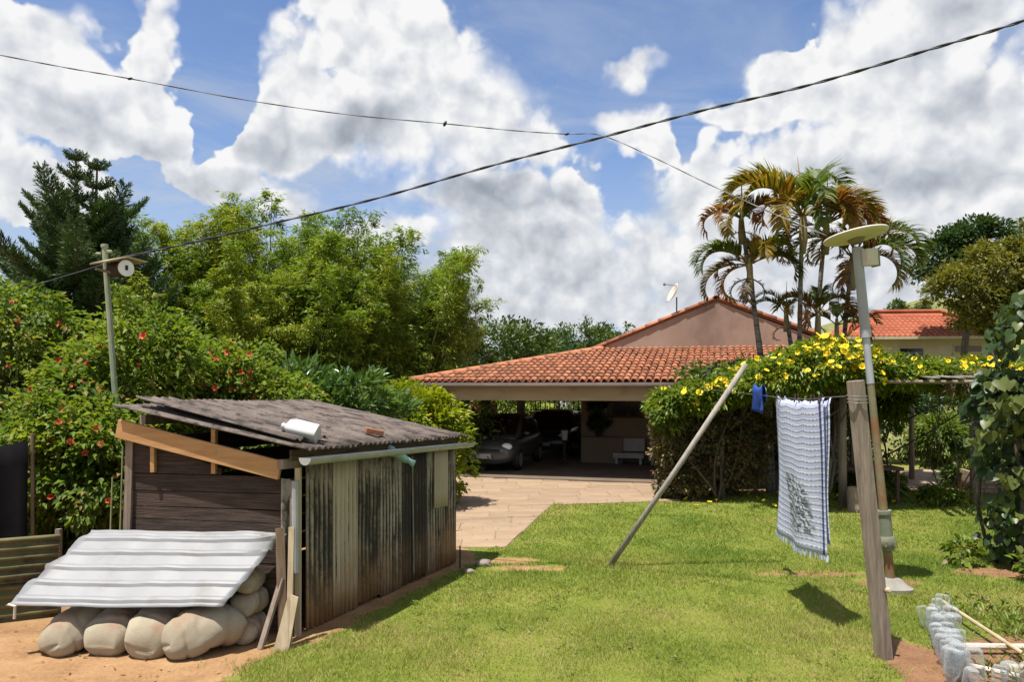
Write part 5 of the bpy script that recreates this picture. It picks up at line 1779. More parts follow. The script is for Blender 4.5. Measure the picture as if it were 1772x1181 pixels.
BV = [bamboo_variant(s) for s in (61, 62, 63)]
for c_, l_ in BV:
    c_.materials.append(M['culm'])
    l_.materials.append(None)
BAM = [  # pixel of the top, distance, width factor, leaf
    (250, 395, 21.5, 1.0, 'bamboo2', 'bamboo clump with yellow leaves just right of the conifer'),
    (310, 372, 23.0, 1.05, 'bamboo', 'bamboo clump behind the top of the leaning post'),
    (352, 362, 25.5, 0.8, 'bamboo3', 'thin airy bamboo clump sticking up above the grove'),
    (415, 376, 22.5, 1.1, 'bamboo2', 'broad yellow green bamboo clump left of the grove centre'),
    (462, 345, 24.5, 0.9, 'bamboo', 'bamboo clump with the tallest pointed tip in the grove'),
    (515, 372, 22.0, 1.05, 'bamboo', 'bamboo clump right of the tallest pointed tip'),
    (560, 366, 25.0, 0.85, 'bamboo3', 'narrow dark pointed bamboo clump in the middle of the grove'),
    (628, 398, 22.8, 1.1, 'bamboo', 'rounded bamboo clump in the right half of the grove'),
    (688, 386, 24.2, 1.0, 'bamboo', 'bamboo clump with a feathery top right of the rounded clump'),
    (735, 425, 25.5, 0.8, 'bamboo3', 'second bamboo clump from the right end of the grove'),
    (768, 470, 27.0, 0.72, 'bamboo', 'bamboo clump at the right end of the grove beside the carport roof'),
    (345, 470, 19.6, 0.95, 'bamboo2', 'shorter bamboo clump at the front, above the red hibiscus flowers'),
    (440, 455, 20.0, 1.0, 'bamboo2', 'shorter yellow bamboo clump at the front of the grove'),
    (545, 468, 20.6, 1.0, 'bamboo', 'shorter bamboo clump in front of the narrow dark one'),
    (655, 480, 21.6, 1.0, 'bamboo', 'shorter bamboo clump above the lime green bush'),
    (722, 510, 24.0, 0.8, 'bamboo3', 'shorter dark bamboo clump above the corner of the carport roof'),
    (702, 432, 22.4, 1.05, 'bamboo', 'leafy bamboo clump filling the dip right of the feathery top'),
    (600, 432, 21.4, 1.0, 'bamboo2', 'bright bamboo clump in front of the rounded clump'),
    (742, 492, 25.2, 0.85, 'bamboo', 'broad bamboo clump behind the left corner of the carport roof'),
    (395, 420, 21.0, 1.0, 'bamboo', 'leafy bamboo clump in front of the broad yellow green one'),
    (500, 430, 20.8, 1.0, 'bamboo2', 'bright bamboo clump under the tallest pointed tip'),
    (285, 500, 19.0, 0.9, 'bamboo', 'shortest bamboo clump in front, right of the nest box'),
]
for k, (x, y, D, wf, mt, lab) in enumerate(BAM):
    wf *= 1.12
    t = P(x, y, D)
    root = empty('bamboo_clump', (t.x, t.y, 0), lab, 'bamboo', 'clumps of the bamboo grove', rz=k * 2.4)
    c_, l_ = BV[k % 3]
    s = t.z / 6.35
    for nm, me, m_ in (('culms', c_, None), ('crown', l_, M[mt])):
        o = link(nm, me, None, root)
        o.scale = (s * wf * (1.15 if s < 0.85 else 1.0), s * wf * (1.15 if s < 0.85 else 1.0), s)
        if m_:
            o.material_slots[0].link = 'OBJECT'
            o.material_slots[0].material = m_
# shade plants at the foot of the grove
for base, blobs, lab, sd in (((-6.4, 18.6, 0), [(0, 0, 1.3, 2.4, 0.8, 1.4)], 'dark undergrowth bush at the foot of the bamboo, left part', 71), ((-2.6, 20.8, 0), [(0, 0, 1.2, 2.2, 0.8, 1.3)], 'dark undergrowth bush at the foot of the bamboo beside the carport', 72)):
    shrub('dark_bush', base, lab, 'bush', blobs, M['hib_shaded'], (0.14, 0.45), 240, 38, 0.3, sd, 'dark bushes at the foot of the bamboo', trunk_r=0.05, stems=3, shell=0.4)

# ------------------------------------------------------------------ palms
def frond_mesh(seed, L=1.75, mat=None, curl=1.0, leaflet=0.5, n=44, ragged=0.0):
    """A pinnate frond along +x from the origin, rising then hooking down."""
    r = random.Random(seed)
    pts, p, a = [], Vector((0, 0, 0)), math.radians(62)
    N = 18
    for k in range(N + 1):
        pts.append(p.copy())
        t = k / N
        p = p + Vector((math.cos(a), 0, math.sin(a))) * (L / N)
        a -= math.radians(2.2 + 11.5 * curl * t ** 1.1)
    mb = MB()
    mb.tube(pts, [0.022 * (1 - k / N) + 0.004 for k in range(N + 1)], 5, cap=False)
    for k in range(n):
        t = 0.2 + 0.8 * (k + 0.5) / n
        f = min(N - 0.001, t * N)
        i = int(f)
        q = pts[i].lerp(pts[i + 1], f - i)
        tg = (pts[i + 1] - pts[i]).normalized()
        up = tg.cross(Vector((0, 1, 0)))
        if up.z < 0 and abs(tg.x) > 0.2:
            up = -up
        up = Vector((-tg.z, 0, tg.x))
        ll = leaflet * (0.45 + 0.62 * math.sin(math.pi * min(1.0, 0.12 + 0.8 * t))) * r.uniform(0.85, 1.1)
        if r.random() < ragged:
            ll *= r.uniform(0.2, 0.6)
        for sg in (-1, 1):
            d = (Vector((0, sg, 0)) * r.uniform(0.55, 0.75) + up * r.uniform(0.35, 0.62) + tg * r.uniform(0.55, 0.8)).normalized()
            d2 = (d + Vector((0, 0, -0.45 - 0.35 * ragged)) + tg * 0.15).normalized()
            w = 0.021
            a1 = q + d * (ll * 0.5)
            a2 = a1 + d2 * (ll * 0.5)
            s_ = d.cross(up).normalized() * w
            mb.add([q - s_ * 0.6, q + s_ * 0.6, a1 + s_, a1 - s_, a2], [(0, 1, 2, 3), (3, 2, 4)])
    me = mb.mesh('frond')
    me.materials.append(mat)
    return me


FR_ = {
    'green': [frond_mesh(s, 1.7, M['palm'], c, 0.5, 60) for s, c in ((1, 1.0), (2, 1.2), (3, 0.8))],
    'gold': [frond_mesh(s, 1.65, M['palmgold'], c, 0.5, 60) for s, c in ((4, 1.1), (5, 1.35))],
    'dry': [frond_mesh(s, 1.45, M['palmdry'], c, 0.46, 56, ragged=0.35) for s, c in ((6, 1.3), (7, 1.5))],
    'grey': [frond_mesh(8, 1.15, M['palmgrey'], 1.7, 0.3, 26, ragged=0.6)],
}
PALMS = [  # base pixel, foot distance, crown pixel, crown scale, fronds (azimuth seen from here: 0 right, 90 away), label
    (1330, 17.0, 1300, 455, 0.9, [('green', 175, 18, 1.0), ('green', 205, 5, 1.0), ('gold', 160, -30, 1.0), ('green', 20, 22, 0.9), ('gold', 75, 40, .9), ('green', 290, 15, 0.9), ('dry', 195, -50, 1.0), ('green', 330, -8, .9), ('grey', 250, -60, .9), ('grey', 330, -70, .8)], 'leftmost palm with hooked fronds reaching out left'),
    (1337, 17.15, 1285, 375, 0.85, [('dry', 185, 0, 1.0), ('dry', 215, 10, .8), ('green', 60, 45, .8), ('gold', 300, 10, .9), ('gold', 240, -20, 0.8), ('green', 120, 60, .7)], 'palm with the tall spear leaf and brown fronds behind the leftmost trunk'),
    (1376, 16.9, 1392, 372, 1.15, [('gold', 178, 35, 1.15), ('gold', 200, 20, 1.1), ('green', 150, 45, 1.1), ('green', 30, 50, 1.1), ('dry', 350, 15, 1.0), ('dry', 315, 5, 1.0), ('green', 90, 60, .9), ('gold', 230, 0, .9), ('green', 270, 20, .9), ('dry', 10, -5, .9)], 'tallest palm with golden fronds and a pale trunk'),
    (1395, 17.3, 1432, 385, 1.0, [('dry', 5, 25, 1.0), ('dry', 340, 10, 1.1), ('gold', 20, 35, 1.1), ('green', 60, 50, 1.0), ('green', 130, 45, 1.0), ('dry', 300, -10, 1.0), ('gold', 270, 10, .9), ('grey', 320, -45, 1.0)], 'palm with rusty dry fronds at the right of the cluster top'),
    (1420, 17.2, 1418, 540, 0.75, [('gold', 190, 25, 1.0), ('green', 160, 35, .9), ('dry', 340, -5, 1.0), ('gold', 20, 30, 1.0), ('green', 280, 20, .8), ('green', 60, 50, .9), ('dry', 220, 0, .9)], 'short palm low in the middle of the cluster'),
    (1440, 17.6, 1478, 445, 1.05, [('green', 2, 30, 1.2), ('green', 340, 8, 1.0), ('gold', 20, 42, 1.1), ('green', 170, 30, .9), ('green', 90, 55, .9), ('green', 300, 0, .9), ('gold', 200, 20, .8)], 'palm leaning right with its fronds behind the lamp disc'),
    (1400, 17.4, 1362, 540, 0.62, [('green', 150, 55, .9), ('green', 185, 25, .9), ('green', 20, 35, .8), ('gold', 260, 10, .8)], 'young green palm between the leftmost and the tallest trunk'),
    (1445, 17.5, 1450, 560, 0.7, [('green', 10, 15, 1.0), ('dry', 340, -15, 1.0), ('gold', 180, 20, .8), ('green', 60, 45, .8), ('green', 300, 5, .8)], 'thin palm right of the short one with drooping dry fronds'),
]
spear = MB().tube([(0, 0, 0), (0.02, 0, 0.5), (0.03, 0.0, 1.15)], [0.03, 0.022, 0.004], 6).mesh('spear_leaf', True)
spear.materials.append(M['palm'])
pr_ = random.Random(17)
for (bx, D, cx, cyy, cs, fr, lab) in PALMS:
    base = P(bx, 670, D)
    base.z = 0
    top = P(cx, cyy, D)
    root = empty('palm_tree', base, lab, 'palm', 'palms of the cluster in front of the gable')
    tp = top - base
    pts = [Vector((tp.x * t ** 1.3 + 0.04 * math.sin(5 * t), 0.03 * math.sin(4 * t), tp.z * t)) for t in np.linspace(0, 1, 12)]
    tb = MB()
    rr = []
    pp = []
    for k in range(11):
        for f in (0.0, 0.5):
            t = (k + f) / 11
            i = min(10, int(t * 11))
            pp.append(pts[i].lerp(pts[i + 1], t * 11 - i))
            rr.append((0.066 - 0.020 * t) * (1.06 if f == 0 else 0.97))
    pp.append(pts[-1])
    rr.append(0.05)
    tb.tube(pp, rr, 9)
    tb.build('trunk', M['palmtrunk'], root, smooth=True)
    MB().tube([pts[-1] + Vector((0, 0, -0.75 * cs)), pts[-1] + Vector((0, 0, -0.5 * cs)), pts[-1] + Vector((0, 0, -0.1)), pts[-1] + Vector((0, 0, 0.12))], [0.056, 0.085 * cs, 0.072 * cs, 0.03], 9).build('crownshaft', M['palmshaft'], root, smooth=True)
    extra = [(pr_.choice(['green', 'gold', 'dry', 'green', 'dry']), pr_.uniform(0, 360), pr_.uniform(-25, 50), pr_.uniform(0.65, 0.95)) for _ in range(3 if cyy < 470 else 0)] + [('grey', pr_.uniform(0, 360), pr_.uniform(-75, -45), pr_.uniform(0.6, 0.9)) for _ in range(2 if cyy < 470 else 1)]
    for kind, az, elv, sc in fr + extra:
        o = link('frond', FR_[kind][pr_.randrange(len(FR_[kind]))], None, root)
        a = math.radians(az + pr_.uniform(-8, 8))
        o.location = pts[-1] + Vector((0, 0, -0.05 if kind != 'grey' else -0.35))
        o.rotation_euler = Euler((math.radians(pr_.uniform(-14, 14)), math.radians(-(elv - 38) * 0.8), a), 'XYZ')
        s = cs * sc
        o.scale = (s, s, s)
    o = link('spear_leaf', spear, None, root)
    o.location = pts[-1]
    o.rotation_euler = (0, math.radians(pr_.uniform(-8, 8)), 0)
    o.scale = (cs, cs, cs)

# ------------------------------------------------------------------ pergola and the yellow vines on it
perg = empty('pergola', (6.5, 16.0, 0), 'old wooden pergola roofed with vines beside the lawn', 'pergola')
for (x, y, z, r_, m_) in ((3.9, 16.7, 2.3, 0.05, 'oldwood'), (4.5, 16.05, 2.4, 0.05, 'oldwood'), (6.58, 14.95, 2.45, 0.075, 'oldwood'), (6.95, 17.2, 2.45, 0.07, 'oldwood'), (9.4, 15.3, 2.45, 0.06, 'oldwood'), (8.0, 18.6, 2.45, 0.06, 'oldwood'), (9.9, 18.6, 2.45, 0.06, 'oldwood'), (5.3, 18.4, 2.4, 0.05, 'oldwood')):
    MB().tube([(x, y, 0), (x + R.uniform(-0.04, 0.04), y, z / 2), (x + R.uniform(-0.04, 0.04), y, z)], [r_ * 1.1, r_, r_ * 0.95], 9).build('post', M[m_], perg, world=True, smooth=True)
yb = MB()
ypts = [Vector((6.62, 19.4 - 0.02 * k, 0.26 * k)) for k in range(10)]
for k in range(9):
    yb.tube([ypts[k], ypts[k].lerp(ypts[k + 1], 0.06), ypts[k].lerp(ypts[k + 1], 0.94), ypts[k + 1]], [0.06, 0.052, 0.052, 0.06], 9, cap=False)
yb.build('bamboo_post', M['yellowbamboo'], perg, world=True)
for a_, b_ in (((3.4, 16.6, 2.34), (10.4, 14.9, 2.44)), ((4.2, 18.5, 2.34), (10.6, 17.3, 2.44)), ((4.9, 20.0, 2.4), (11.0, 18.9, 2.44))):
    MB().tube([a_, Vector(a_).lerp(Vector(b_), 0.5) + Vector((0, 0, -0.05)), b_], [0.05, 0.045, 0.05], 8).build('beam', M['oldwood'], perg, world=True, smooth=True)
for k in range(15):
    x = 3.9 + k * 0.46
    a_ = Vector((x, 16.75 - (x - 3.4) * 0.243 - 0.75, 2.50 + R.uniform(-0.02, 0.02)))
    b_ = a_ + Vector((0.9, 4.4, 0.02))
    MB().beam(a_, b_, 0.07, 0.05).build('rafter', M['oldwood'], perg, world=True)
for k in range(4):                                               # bare pale slats where the vine has a gap
    a_ = Vector((7.55 + k * 0.2, 13.35 - 0.03 * k, 2.56 + 0.012 * (k % 2)))
    MB().beam(a_, a_ + Vector((0.55, 2.0, 0.08)), 0.11, 0.018).build('slat', M['greypole'], perg, world=True)
MB().tube([(6.6, 14.3, 2.50), (8.2, 14.05, 2.49), (10.2, 13.8, 2.52)], 0.035, 8).build('beam', M['oldwood'], perg, world=True)

shrub('dry_tangle', (9.3, 14.4, 2.2), 'brown tangle of dry twigs hanging under the right part of the pergola vine', 'vine', [(0, 0, 0.22, 1.0, 0.6, 0.2), (0.8, 0.1, 0.1, 0.6, 0.5, 0.3)], M['palmgrey'], (0.13, 0.16), 170, 36, 0.2, 89, None, trunk_r=0.02, stems=6, shell=0.2, stem_name='stem', crown_name='foliage')
VG = 'yellow flowering vines over the pergola'
root, data = shrub('flowering_vine', (5.9, 14.6, 0), 'dome of yellow flowered vine on the pergola behind the wooden clothesline post', 'vine', [(0.2, 0.1, 2.75, 1.25, 0.9, 0.42), (-0.7, 0.2, 2.5, 0.9, 0.8, 0.36), (1.1, 0.4, 2.7, 0.8, 0.9, 0.4), (0.35, 0.3, 3.0, 0.7, 0.6, 0.28)], M['allamanda'], (0.12, 0.38), 430, 55, 0.2, 81, VG, trunk_r=0.035, stems=3, shell=0.5, ldroop=0.15)
put_flowers(root, data, yf, 230, 181, gap=0.10, spread=1.0)
root, data = shrub('flowering_vine', (4.3, 15.7, 0), 'yellow flowered vine sloping down to the left end of the pergola behind the leaning prop', 'vine', [(-0.75, 0.1, 2.08, 0.6, 0.6, 0.26), (-0.1, 0, 2.24, 0.7, 0.6, 0.28), (0.55, 0, 2.4, 0.7, 0.6, 0.32), (-1.05, 0.15, 1.8, 0.3, 0.45, 0.3), (0.9, 0.1, 2.55, 0.5, 0.6, 0.32)], M['allamanda'], (0.12, 0.38), 380, 50, 0.18, 82, VG, trunk_r=0.03, stems=3, shell=0.5, ldroop=0.15)
put_flowers(root, data, yf, 100, 182, gap=0.12, spread=1.0)
root, data = shrub('flowering_vine', (9.0, 15.2, 0), 'yellow flowered vine on the right part of the pergola below the neighbour house', 'vine', [(-0.5, 0, 2.62, 1.05, 0.9, 0.26), (0.5, 0.1, 2.64, 0.9, 0.9, 0.3), (0.1, 0.9, 2.66, 1.4, 0.8, 0.26), (1.1, -0.1, 2.6, 0.6, 0.7, 0.34), (-1.0, -0.4, 2.62, 0.5, 0.5, 0.24), (0.1, -0.9, 2.55, 0.9, 0.45, 0.22), (0.9, -0.8, 2.5, 0.6, 0.45, 0.26)], M['allamanda'], (0.12, 0.38), 400, 50, 0.16, 83, VG, trunk_r=0.016, stems=3, shell=0.5, ldroop=0.15)
put_flowers(root, data, yf, 130, 183, gap=0.11, spread=0.9)
# leaf roof added over the depth of the pergola to make its deep shade
shrub('shade_vine', (7.2, 17.2, 0), 'thick leafy vine added over the back of the pergola roof to cast shade', 'vine', [(-1.6, 0.9, 2.62, 1.5, 1.4, 0.22), (-0.2, 0, 2.66, 1.5, 1.7, 0.24), (1.3, -1.2, 2.66, 1.4, 1.0, 0.24), (2.9, -1.6, 2.66, 1.2, 0.8, 0.22), (-1.0, 1.3, 2.66, 1.5, 1.0, 0.26)], M['tree'], (0.15, 0.5), 520, 36, 0.3, 84, None, trunk_r=0.03, stems=2, shell=0.2)
shrub('bougainvillea', (3.95, 16.1, 0), 'brownish green bougainvillea filling the left end of the pergola down to the grass', 'shrub', [(-0.45, 0, 1.2, 0.5, 0.5, 0.9), (0.3, 0.1, 1.35, 0.75, 0.6, 0.85), (1.0, 0.3, 1.35, 0.7, 0.6, 0.85), (-0.3, 0.0, 0.5, 0.5, 0.45, 0.5), (0.6, 0.35, 0.6, 0.9, 0.5, 0.6)], M['brownleaf'], (0.085, 0.66), 760, 62, 0.19, 85, None, trunk_r=0.045, stems=5, shell=0.45)
shrub('dark_bush', (5.3, 18.3, 0), 'dark bush in the deep shade behind the bougainvillea', 'bush', [(0, 0, 1.2, 0.9, 0.6, 1.2)], M['hib_shaded'], (0.12, 0.5), 150, 36, 0.28, 86, 'dark bushes under the pergola', trunk_r=0.04, stems=3, shell=0.3)
shrub('dark_bush', (8.9, 21.5, 0), 'dark bush added to stand in for the deep shade behind the pergola', 'bush', [(-0.4, 0, 1.3, 1.9, 0.7, 1.3), (2.8, 2.0, 1.5, 2.0, 0.8, 1.5)], M['darktree'], (0.14, 0.5), 330, 36, 0.32, 87, 'dark bushes under the pergola', trunk_r=0.05, stems=3, shell=0.3)  # added as a dark backing in place of deep shade
# workbench plank, stump and plants underneath
tbn = empty('plank_table', (6.9, 15.4, 0), 'dark plank table under the pergola beside the stump', 'table')
MB().box((0, 0, 0.74), (2.0, 0.55, 0.06)).build('tabletop', M['darkwood'], tbn, bevel=0.006)
for x_, y_ in ((-0.9, -0.2), (0.9, -0.2), (-0.9, 0.2), (0.9, 0.2)):
    MB().beam((x_, y_, 0), (x_, y_, 0.71), 0.06, 0.06).build('leg', M['darkwood'], tbn)
stp = MB()
sr = random.Random(3)
stp.lathe([(0.215, 0), (0.20, 0.06), (0.19, 0.25), (0.195, 0.44), (0.185, 0.455)], 14)
stp.v = [(x + sr.uniform(-0.012, 0.012), y + sr.uniform(-0.012, 0.012), z) for x, y, z in stp.v]
o = stp.build('tree_stump', M['brickpale'], auto=40)
o.location = (6.70, 14.55, 0)
tag(o, 'pale round stump standing on the grass at the pergola post', 'stump')
for k, (x, y, D, nm, lab) in enumerate(((1255, 832, 17.0, 'clay', 'red clay flowerpot standing on a crate in the pergola shade'), (1328, 822, 20.2, 'clay', 'clay flowerpot beside the yellow bamboo post'))):
    p = P(x, y, D)
    z0 = max(0.0, p.z) if k else 0.35
    pot = empty('flowerpot', (p.x, p.y, z0 if k == 0 else 0), lab, 'flowerpot')
    MB().lathe([(0.10, 0), (0.14, 0.2), (0.16, 0.21), (0.16, 0.25), (0.13, 0.25), (0.12, 0.18)], 16).build('pot', M[nm], pot, auto=40)
    rng = np.random.default_rng(300 + k)
    pos, ax, nr = crown(rng, [(0, 0, 0.38, 0.17, 0.17, 0.16)], 22, 14, 0.08)
    link('foliage', leaf_mesh('foliage', pos, ax, nr, 0.09, 0.05), M['fern'], pot)
    if k == 0:
        cr_ = empty('crate', (p.x, p.y, 0), 'dark crate under the red clay flowerpot', 'crate')
        for zz in (0.05, 0.16, 0.27):
            for yy in (-0.19, 0.19):
                MB().box((0, yy, zz), (0.46, 0.015, 0.08)).build('slat', M['darkwood'], cr_)
        MB().box((0, 0, 0.335), (0.46, 0.39, 0.025)).build('lid', M['darkwood'], cr_)
        for xx in (-0.21, 0.21):
            MB().box((xx, 0, 0.16), (0.03, 0.36, 0.32)).build('side', M['darkwood'], cr_)

# potted plants on the plinth and hanging basket
hb = empty('potted_plant', HF(4.5, WV - 0.17, 0.84), 'dark potted plant standing on the plinth of the house wall', 'plant')
MB().lathe([(0.09, 0), (0.13, 0.2), (0.14, 0.22), (0.11, 0.22)], 14).build('pot', M['blackface'], hb)
rng = np.random.default_rng(310)
pos, ax, nr = crown(rng, [(0, 0, 0.45, 0.28, 0.16, 0.28)], 50, 18, 0.09)
link('foliage', leaf_mesh('foliage', pos, ax, nr, 0.13, 0.06), M['darktree'], hb)
hk = empty('hanging_basket', HF(4.45, WV - 0.2, 1.62), 'dark hanging plant basket on the house wall below the beam', 'basket')
MB().lathe([(0.04, 0), (0.12, 0.06), (0.15, 0.15), (0.13, 0.15)], 12).build('bowl', M['blackface'], hk)
MB().tube([(0.14, 0, 0.15), (0, 0, 0.6), (-0.14, 0, 0.15)], 0.006, 5).build('wire', M['dullwire'], hk)
pos, ax, nr = crown(rng, [(0, 0, 0.2, 0.24, 0.14, 0.2)], 40, 16, 0.08)
link('foliage', leaf_mesh('foliage', pos, ax, nr, 0.12, 0.05), M['darktree'], hk)

# ------------------------------------------------------------------ right side: ferny bush, planter, big leaved climber
FG = 'garden bushes beyond the pergola shade'
for base, blobs, lab, sd, mt, nc, lf in (
    ((12.0, 20.6, 0), [(0, 0, 0.85, 1.0, 0.8, 0.8), (-0.5, -0.3, 0.9, 0.6, 0.6, 0.75)], 'feathery green bush behind the bare soil mound', 91, 'fern', 190, (0.17, 0.26)),
    ((13.9, 21.3, 0), [(0, 0, 1.0, 1.0, 0.8, 0.9)], 'yellowish feathery bush right of the soil mound', 92, 'weed', 130, (0.15, 0.3)),
    ((10.7, 17.9, 0), [(0, 0, 0.25, 0.35, 0.25, 0.25)], 'small low plant at the near edge of the soil mound', 93, 'fern', 30, (0.13, 0.3)),
    ((7.6, 15.8, 0), [(0, 0, 0.30, 0.55, 0.4, 0.32)], 'low leafy plant in front of the stump and the table', 94, 'fern', 60, (0.12, 0.45)),
    ((8.6, 15.0, 0), [(0, 0, 0.18, 0.4, 0.3, 0.2)], 'tiny ground plant in the shade right of the metal lamp post', 95, 'hibiscus', 30, (0.09, 0.45)),
    ((8.25, 16.6, 0), [(0, 0, 1.95, 0.5, 0.5, 0.5)], 'bright hanging leaves right of the lamp pole under the pergola', 96, 'allamanda', 60, (0.14, 0.4)),
    ((11.0, 16.4, 0), [(0, 0, 2.0, 0.7, 0.6, 0.6), (0.3, 0, 1.4, 0.5, 0.5, 0.5)], 'pale green broad leaved shrub left of the big climber', 97, 'weed', 150, (0.22, 0.7)),
):
    shrub('garden_bush', base, lab, 'bush', blobs, M[mt], lf, nc, 40, 0.2, sd, FG, trunk_r=0.03, stems=3, shell=0.4, out=0.9, ldroop=0.3)
md = MB()
mr = np.random.default_rng(9)
mV = []
for a_ in range(15):
    for b in range(25):
        u, v_ = -1 + 2 * a_ / 14, -1 + 2 * b / 24
        r_ = math.hypot(u, v_)
        mV.append((10.6 + 2.1 * v_ + 0.2 * u, 19.4 + 1.7 * u, -0.03 + 0.30 * max(0, 1 - r_) ** 0.8 + 0.02 * math.sin(9 * u + 7 * v_)))
md.add(mV, [(a_ * 25 + b, a_ * 25 + b + 1, (a_ + 1) * 25 + b + 1, (a_ + 1) * 25 + b) for a_ in range(14) for b in range(24)])
M['soil'] = surf('soil', (0.27, 0.195, 0.135), (0.36, 0.27, 0.195), 0.95, 3.0, bump=0.7, bscale=12, stain=(0.20, 0.14, 0.095), stain_lim=(0.5, 0.7), stain_scale=2.0)
tag(md.build('soil_mound', M['soil'], smooth=True), kind='structure')
plr = empty('brick_planter', (10.95, 17.3, 0), 'pale brick planter box at the left foot of the big climber', 'planter', rz=-0.2)
pb_me = MB().box((0, 0, 0), (0.19, 0.09, 0.085)).mesh('brick')
pb_me.materials.append(M['brickpale'])
for r_ in range(5):
    for c_ in range(4):
        for (px_, py_, rz_) in ((-0.3 + c_ * 0.2 + (0.05 if r_ % 2 else 0), -0.32, 0), (-0.42, -0.22 + c_ * 0.2 - (0.04 if r_ % 2 else 0), math.pi / 2), (0.46, -0.2 + c_ * 0.2, math.pi / 2)):
            o = link('brick', pb_me, None, plr)
            o.location = (px_, py_, 0.048 + r_ * 0.093)
            o.rotation_euler = (0, 0, rz_)
MB().box((0.02, 0.1, 0.2), (0.78, 0.72, 0.38)).build('soil', M['soil'], plr)


def heart_leaf(name, seed, size):
    r = random.Random(seed)
    out = [(0.0, -0.02), (0.30, -0.20), (0.52, 0.02), (0.50, 0.34), (0.30, 0.66), (0.0, 1.0), (-0.30, 0.66), (-0.50, 0.34), (-0.52, 0.02), (-0.30, -0.20)]
    vs = [(0, 0.32, -0.05)]
    for x, y in out:
        vs.append((x * size * r.uniform(0.92, 1.08), y * size * r.uniform(0.95, 1.05), size * (0.16 * abs(x) - 0.16 * y * y + r.uniform(-0.03, 0.03))))
    vs[0] = (0, 0.32 * size, -0.05 * size)
    fs = [(0, k + 1, (k + 1) % 10 + 1) for k in range(10)]
    me = bpy.data.meshes.new(name)
    me.from_pydata(vs, [], fs)
    me.polygons.foreach_set('use_smooth', [True] * len(fs))
    me.materials.append(M['vine'])
    me.update()
    return me


VBASE = Vector((6.78, 9.9, 0))
clm = empty('climbing_vine', VBASE, 'tall climber with big dark heart shaped leaves at the right edge', 'vine')
cb_ = MB()
vr = random.Random(8)
for k in range(8):
    a_, b_ = Vector((vr.uniform(-0.4, 0.5), vr.uniform(-0.3, 0.3), 0)), Vector((vr.uniform(-0.5, 0.9), vr.uniform(-0.4, 0.4), vr.uniform(2.2, 3.4)))
    trunk_mb(cb_, a_, b_, 0.03, 0.012, vr, bend=0.08)
cb_.build('stem', M['bark'], clm, smooth=True)
MB().tube([(0.3, 0.1, 0), (0.32, 0.1, 3.2)], 0.05, 8).build('support_pole', M['oldwood'], clm)
CB = [(0.15, 0, 0.9, 0.62, 0.5, 0.95), (0.3, -0.1, 0.45, 0.7, 0.45, 0.45), (0.1, 0, 1.9, 0.75, 0.55, 0.75), (0.35, 0, 2.85, 0.75, 0.55, 0.75), (0.95, 0, 1.8, 0.8, 0.6, 1.8), (0.9, 0, 3.3, 0.6, 0.5, 0.5), (-0.2, -0.05, 2.25, 0.5, 0.4, 0.35)]
rng = np.random.default_rng(88)
pos, ax, nr = crown(rng, CB, 620, 7, 0.17, out=0.6, droop=0.75, shell=0.8)
ok = pos[:, 2] > 0.08
pos, ax, nr = pos[ok], ax[ok], nr[ok]
hl_ = [heart_leaf('leaf', s, z_) for s, z_ in ((1, 0.135), (2, 0.11), (3, 0.085))]
front = np.argsort((pos * np.array([0.35, 1.0, 0.0])).sum(1) + rng.normal(0, 0.12, len(pos)))
lv = []
for q_, i in enumerate(front[:2600]):
    d = Vector(pos[i]) - Vector((0.3, 0.25, pos[i][2]))
    face = (Vector((d.x, d.y, 0)).normalized() * 0.8 + Vector((rng.normal(0, 0.6), -0.3 + rng.normal(0, 0.5), 0.4 + rng.normal(0, 0.5)))).normalized()
    tipd = (Vector(ax[i]) * 0.9 + Vector((0, 0, -0.7)))
    tipd = (tipd - face * tipd.dot(face)).normalized()
    xd = tipd.cross(face)
    m_ = Matrix((xd, tipd, face)).transposed()
    s_ = 0.7 + 0.6 * rng.random()
    if q_ < 290:
        o = link('leaf', hl_[q_ % 3], None, clm)
        o.location = pos[i]
        o.rotation_euler = m_.to_euler()
        o.scale = (s_, s_, s_)
    else:
        lv.append((hl_[q_ % 3], m_, Vector(pos[i]), s_))
mb = MB()
for me_, m_, p_, s_ in lv:
    mb.add([m_ @ (Vector(v.co) * s_) + p_ for v in me_.vertices], [tuple(f.vertices) for f in me_.polygons])
o = mb.build('leaves', M['vine'], clm, smooth=True)
tag(o, kind='stuff')
shrub('ground_plant', (6.75, 9.15, 0), 'low lime green plant at the foot of the big climber', 'plant', [(0, 0, 0.14, 0.5, 0.3, 0.16), (0.6, 0.1, 0.2, 0.5, 0.3, 0.2)], M['weed'], (0.12, 0.6), 75, 16, 0.12, 98, None, trunk_r=0.012, stems=3, shell=0.4)
shrub('ground_plant', (6.0, 10.0, 0), 'pale green leafy plant on the grass left of the big climber', 'plant', [(0, 0, 0.2, 0.18, 0.16, 0.2)], M['weed'], (0.10, 0.6), 18, 10, 0.09, 99, None, trunk_r=0.012, stems=3, shell=0.4)

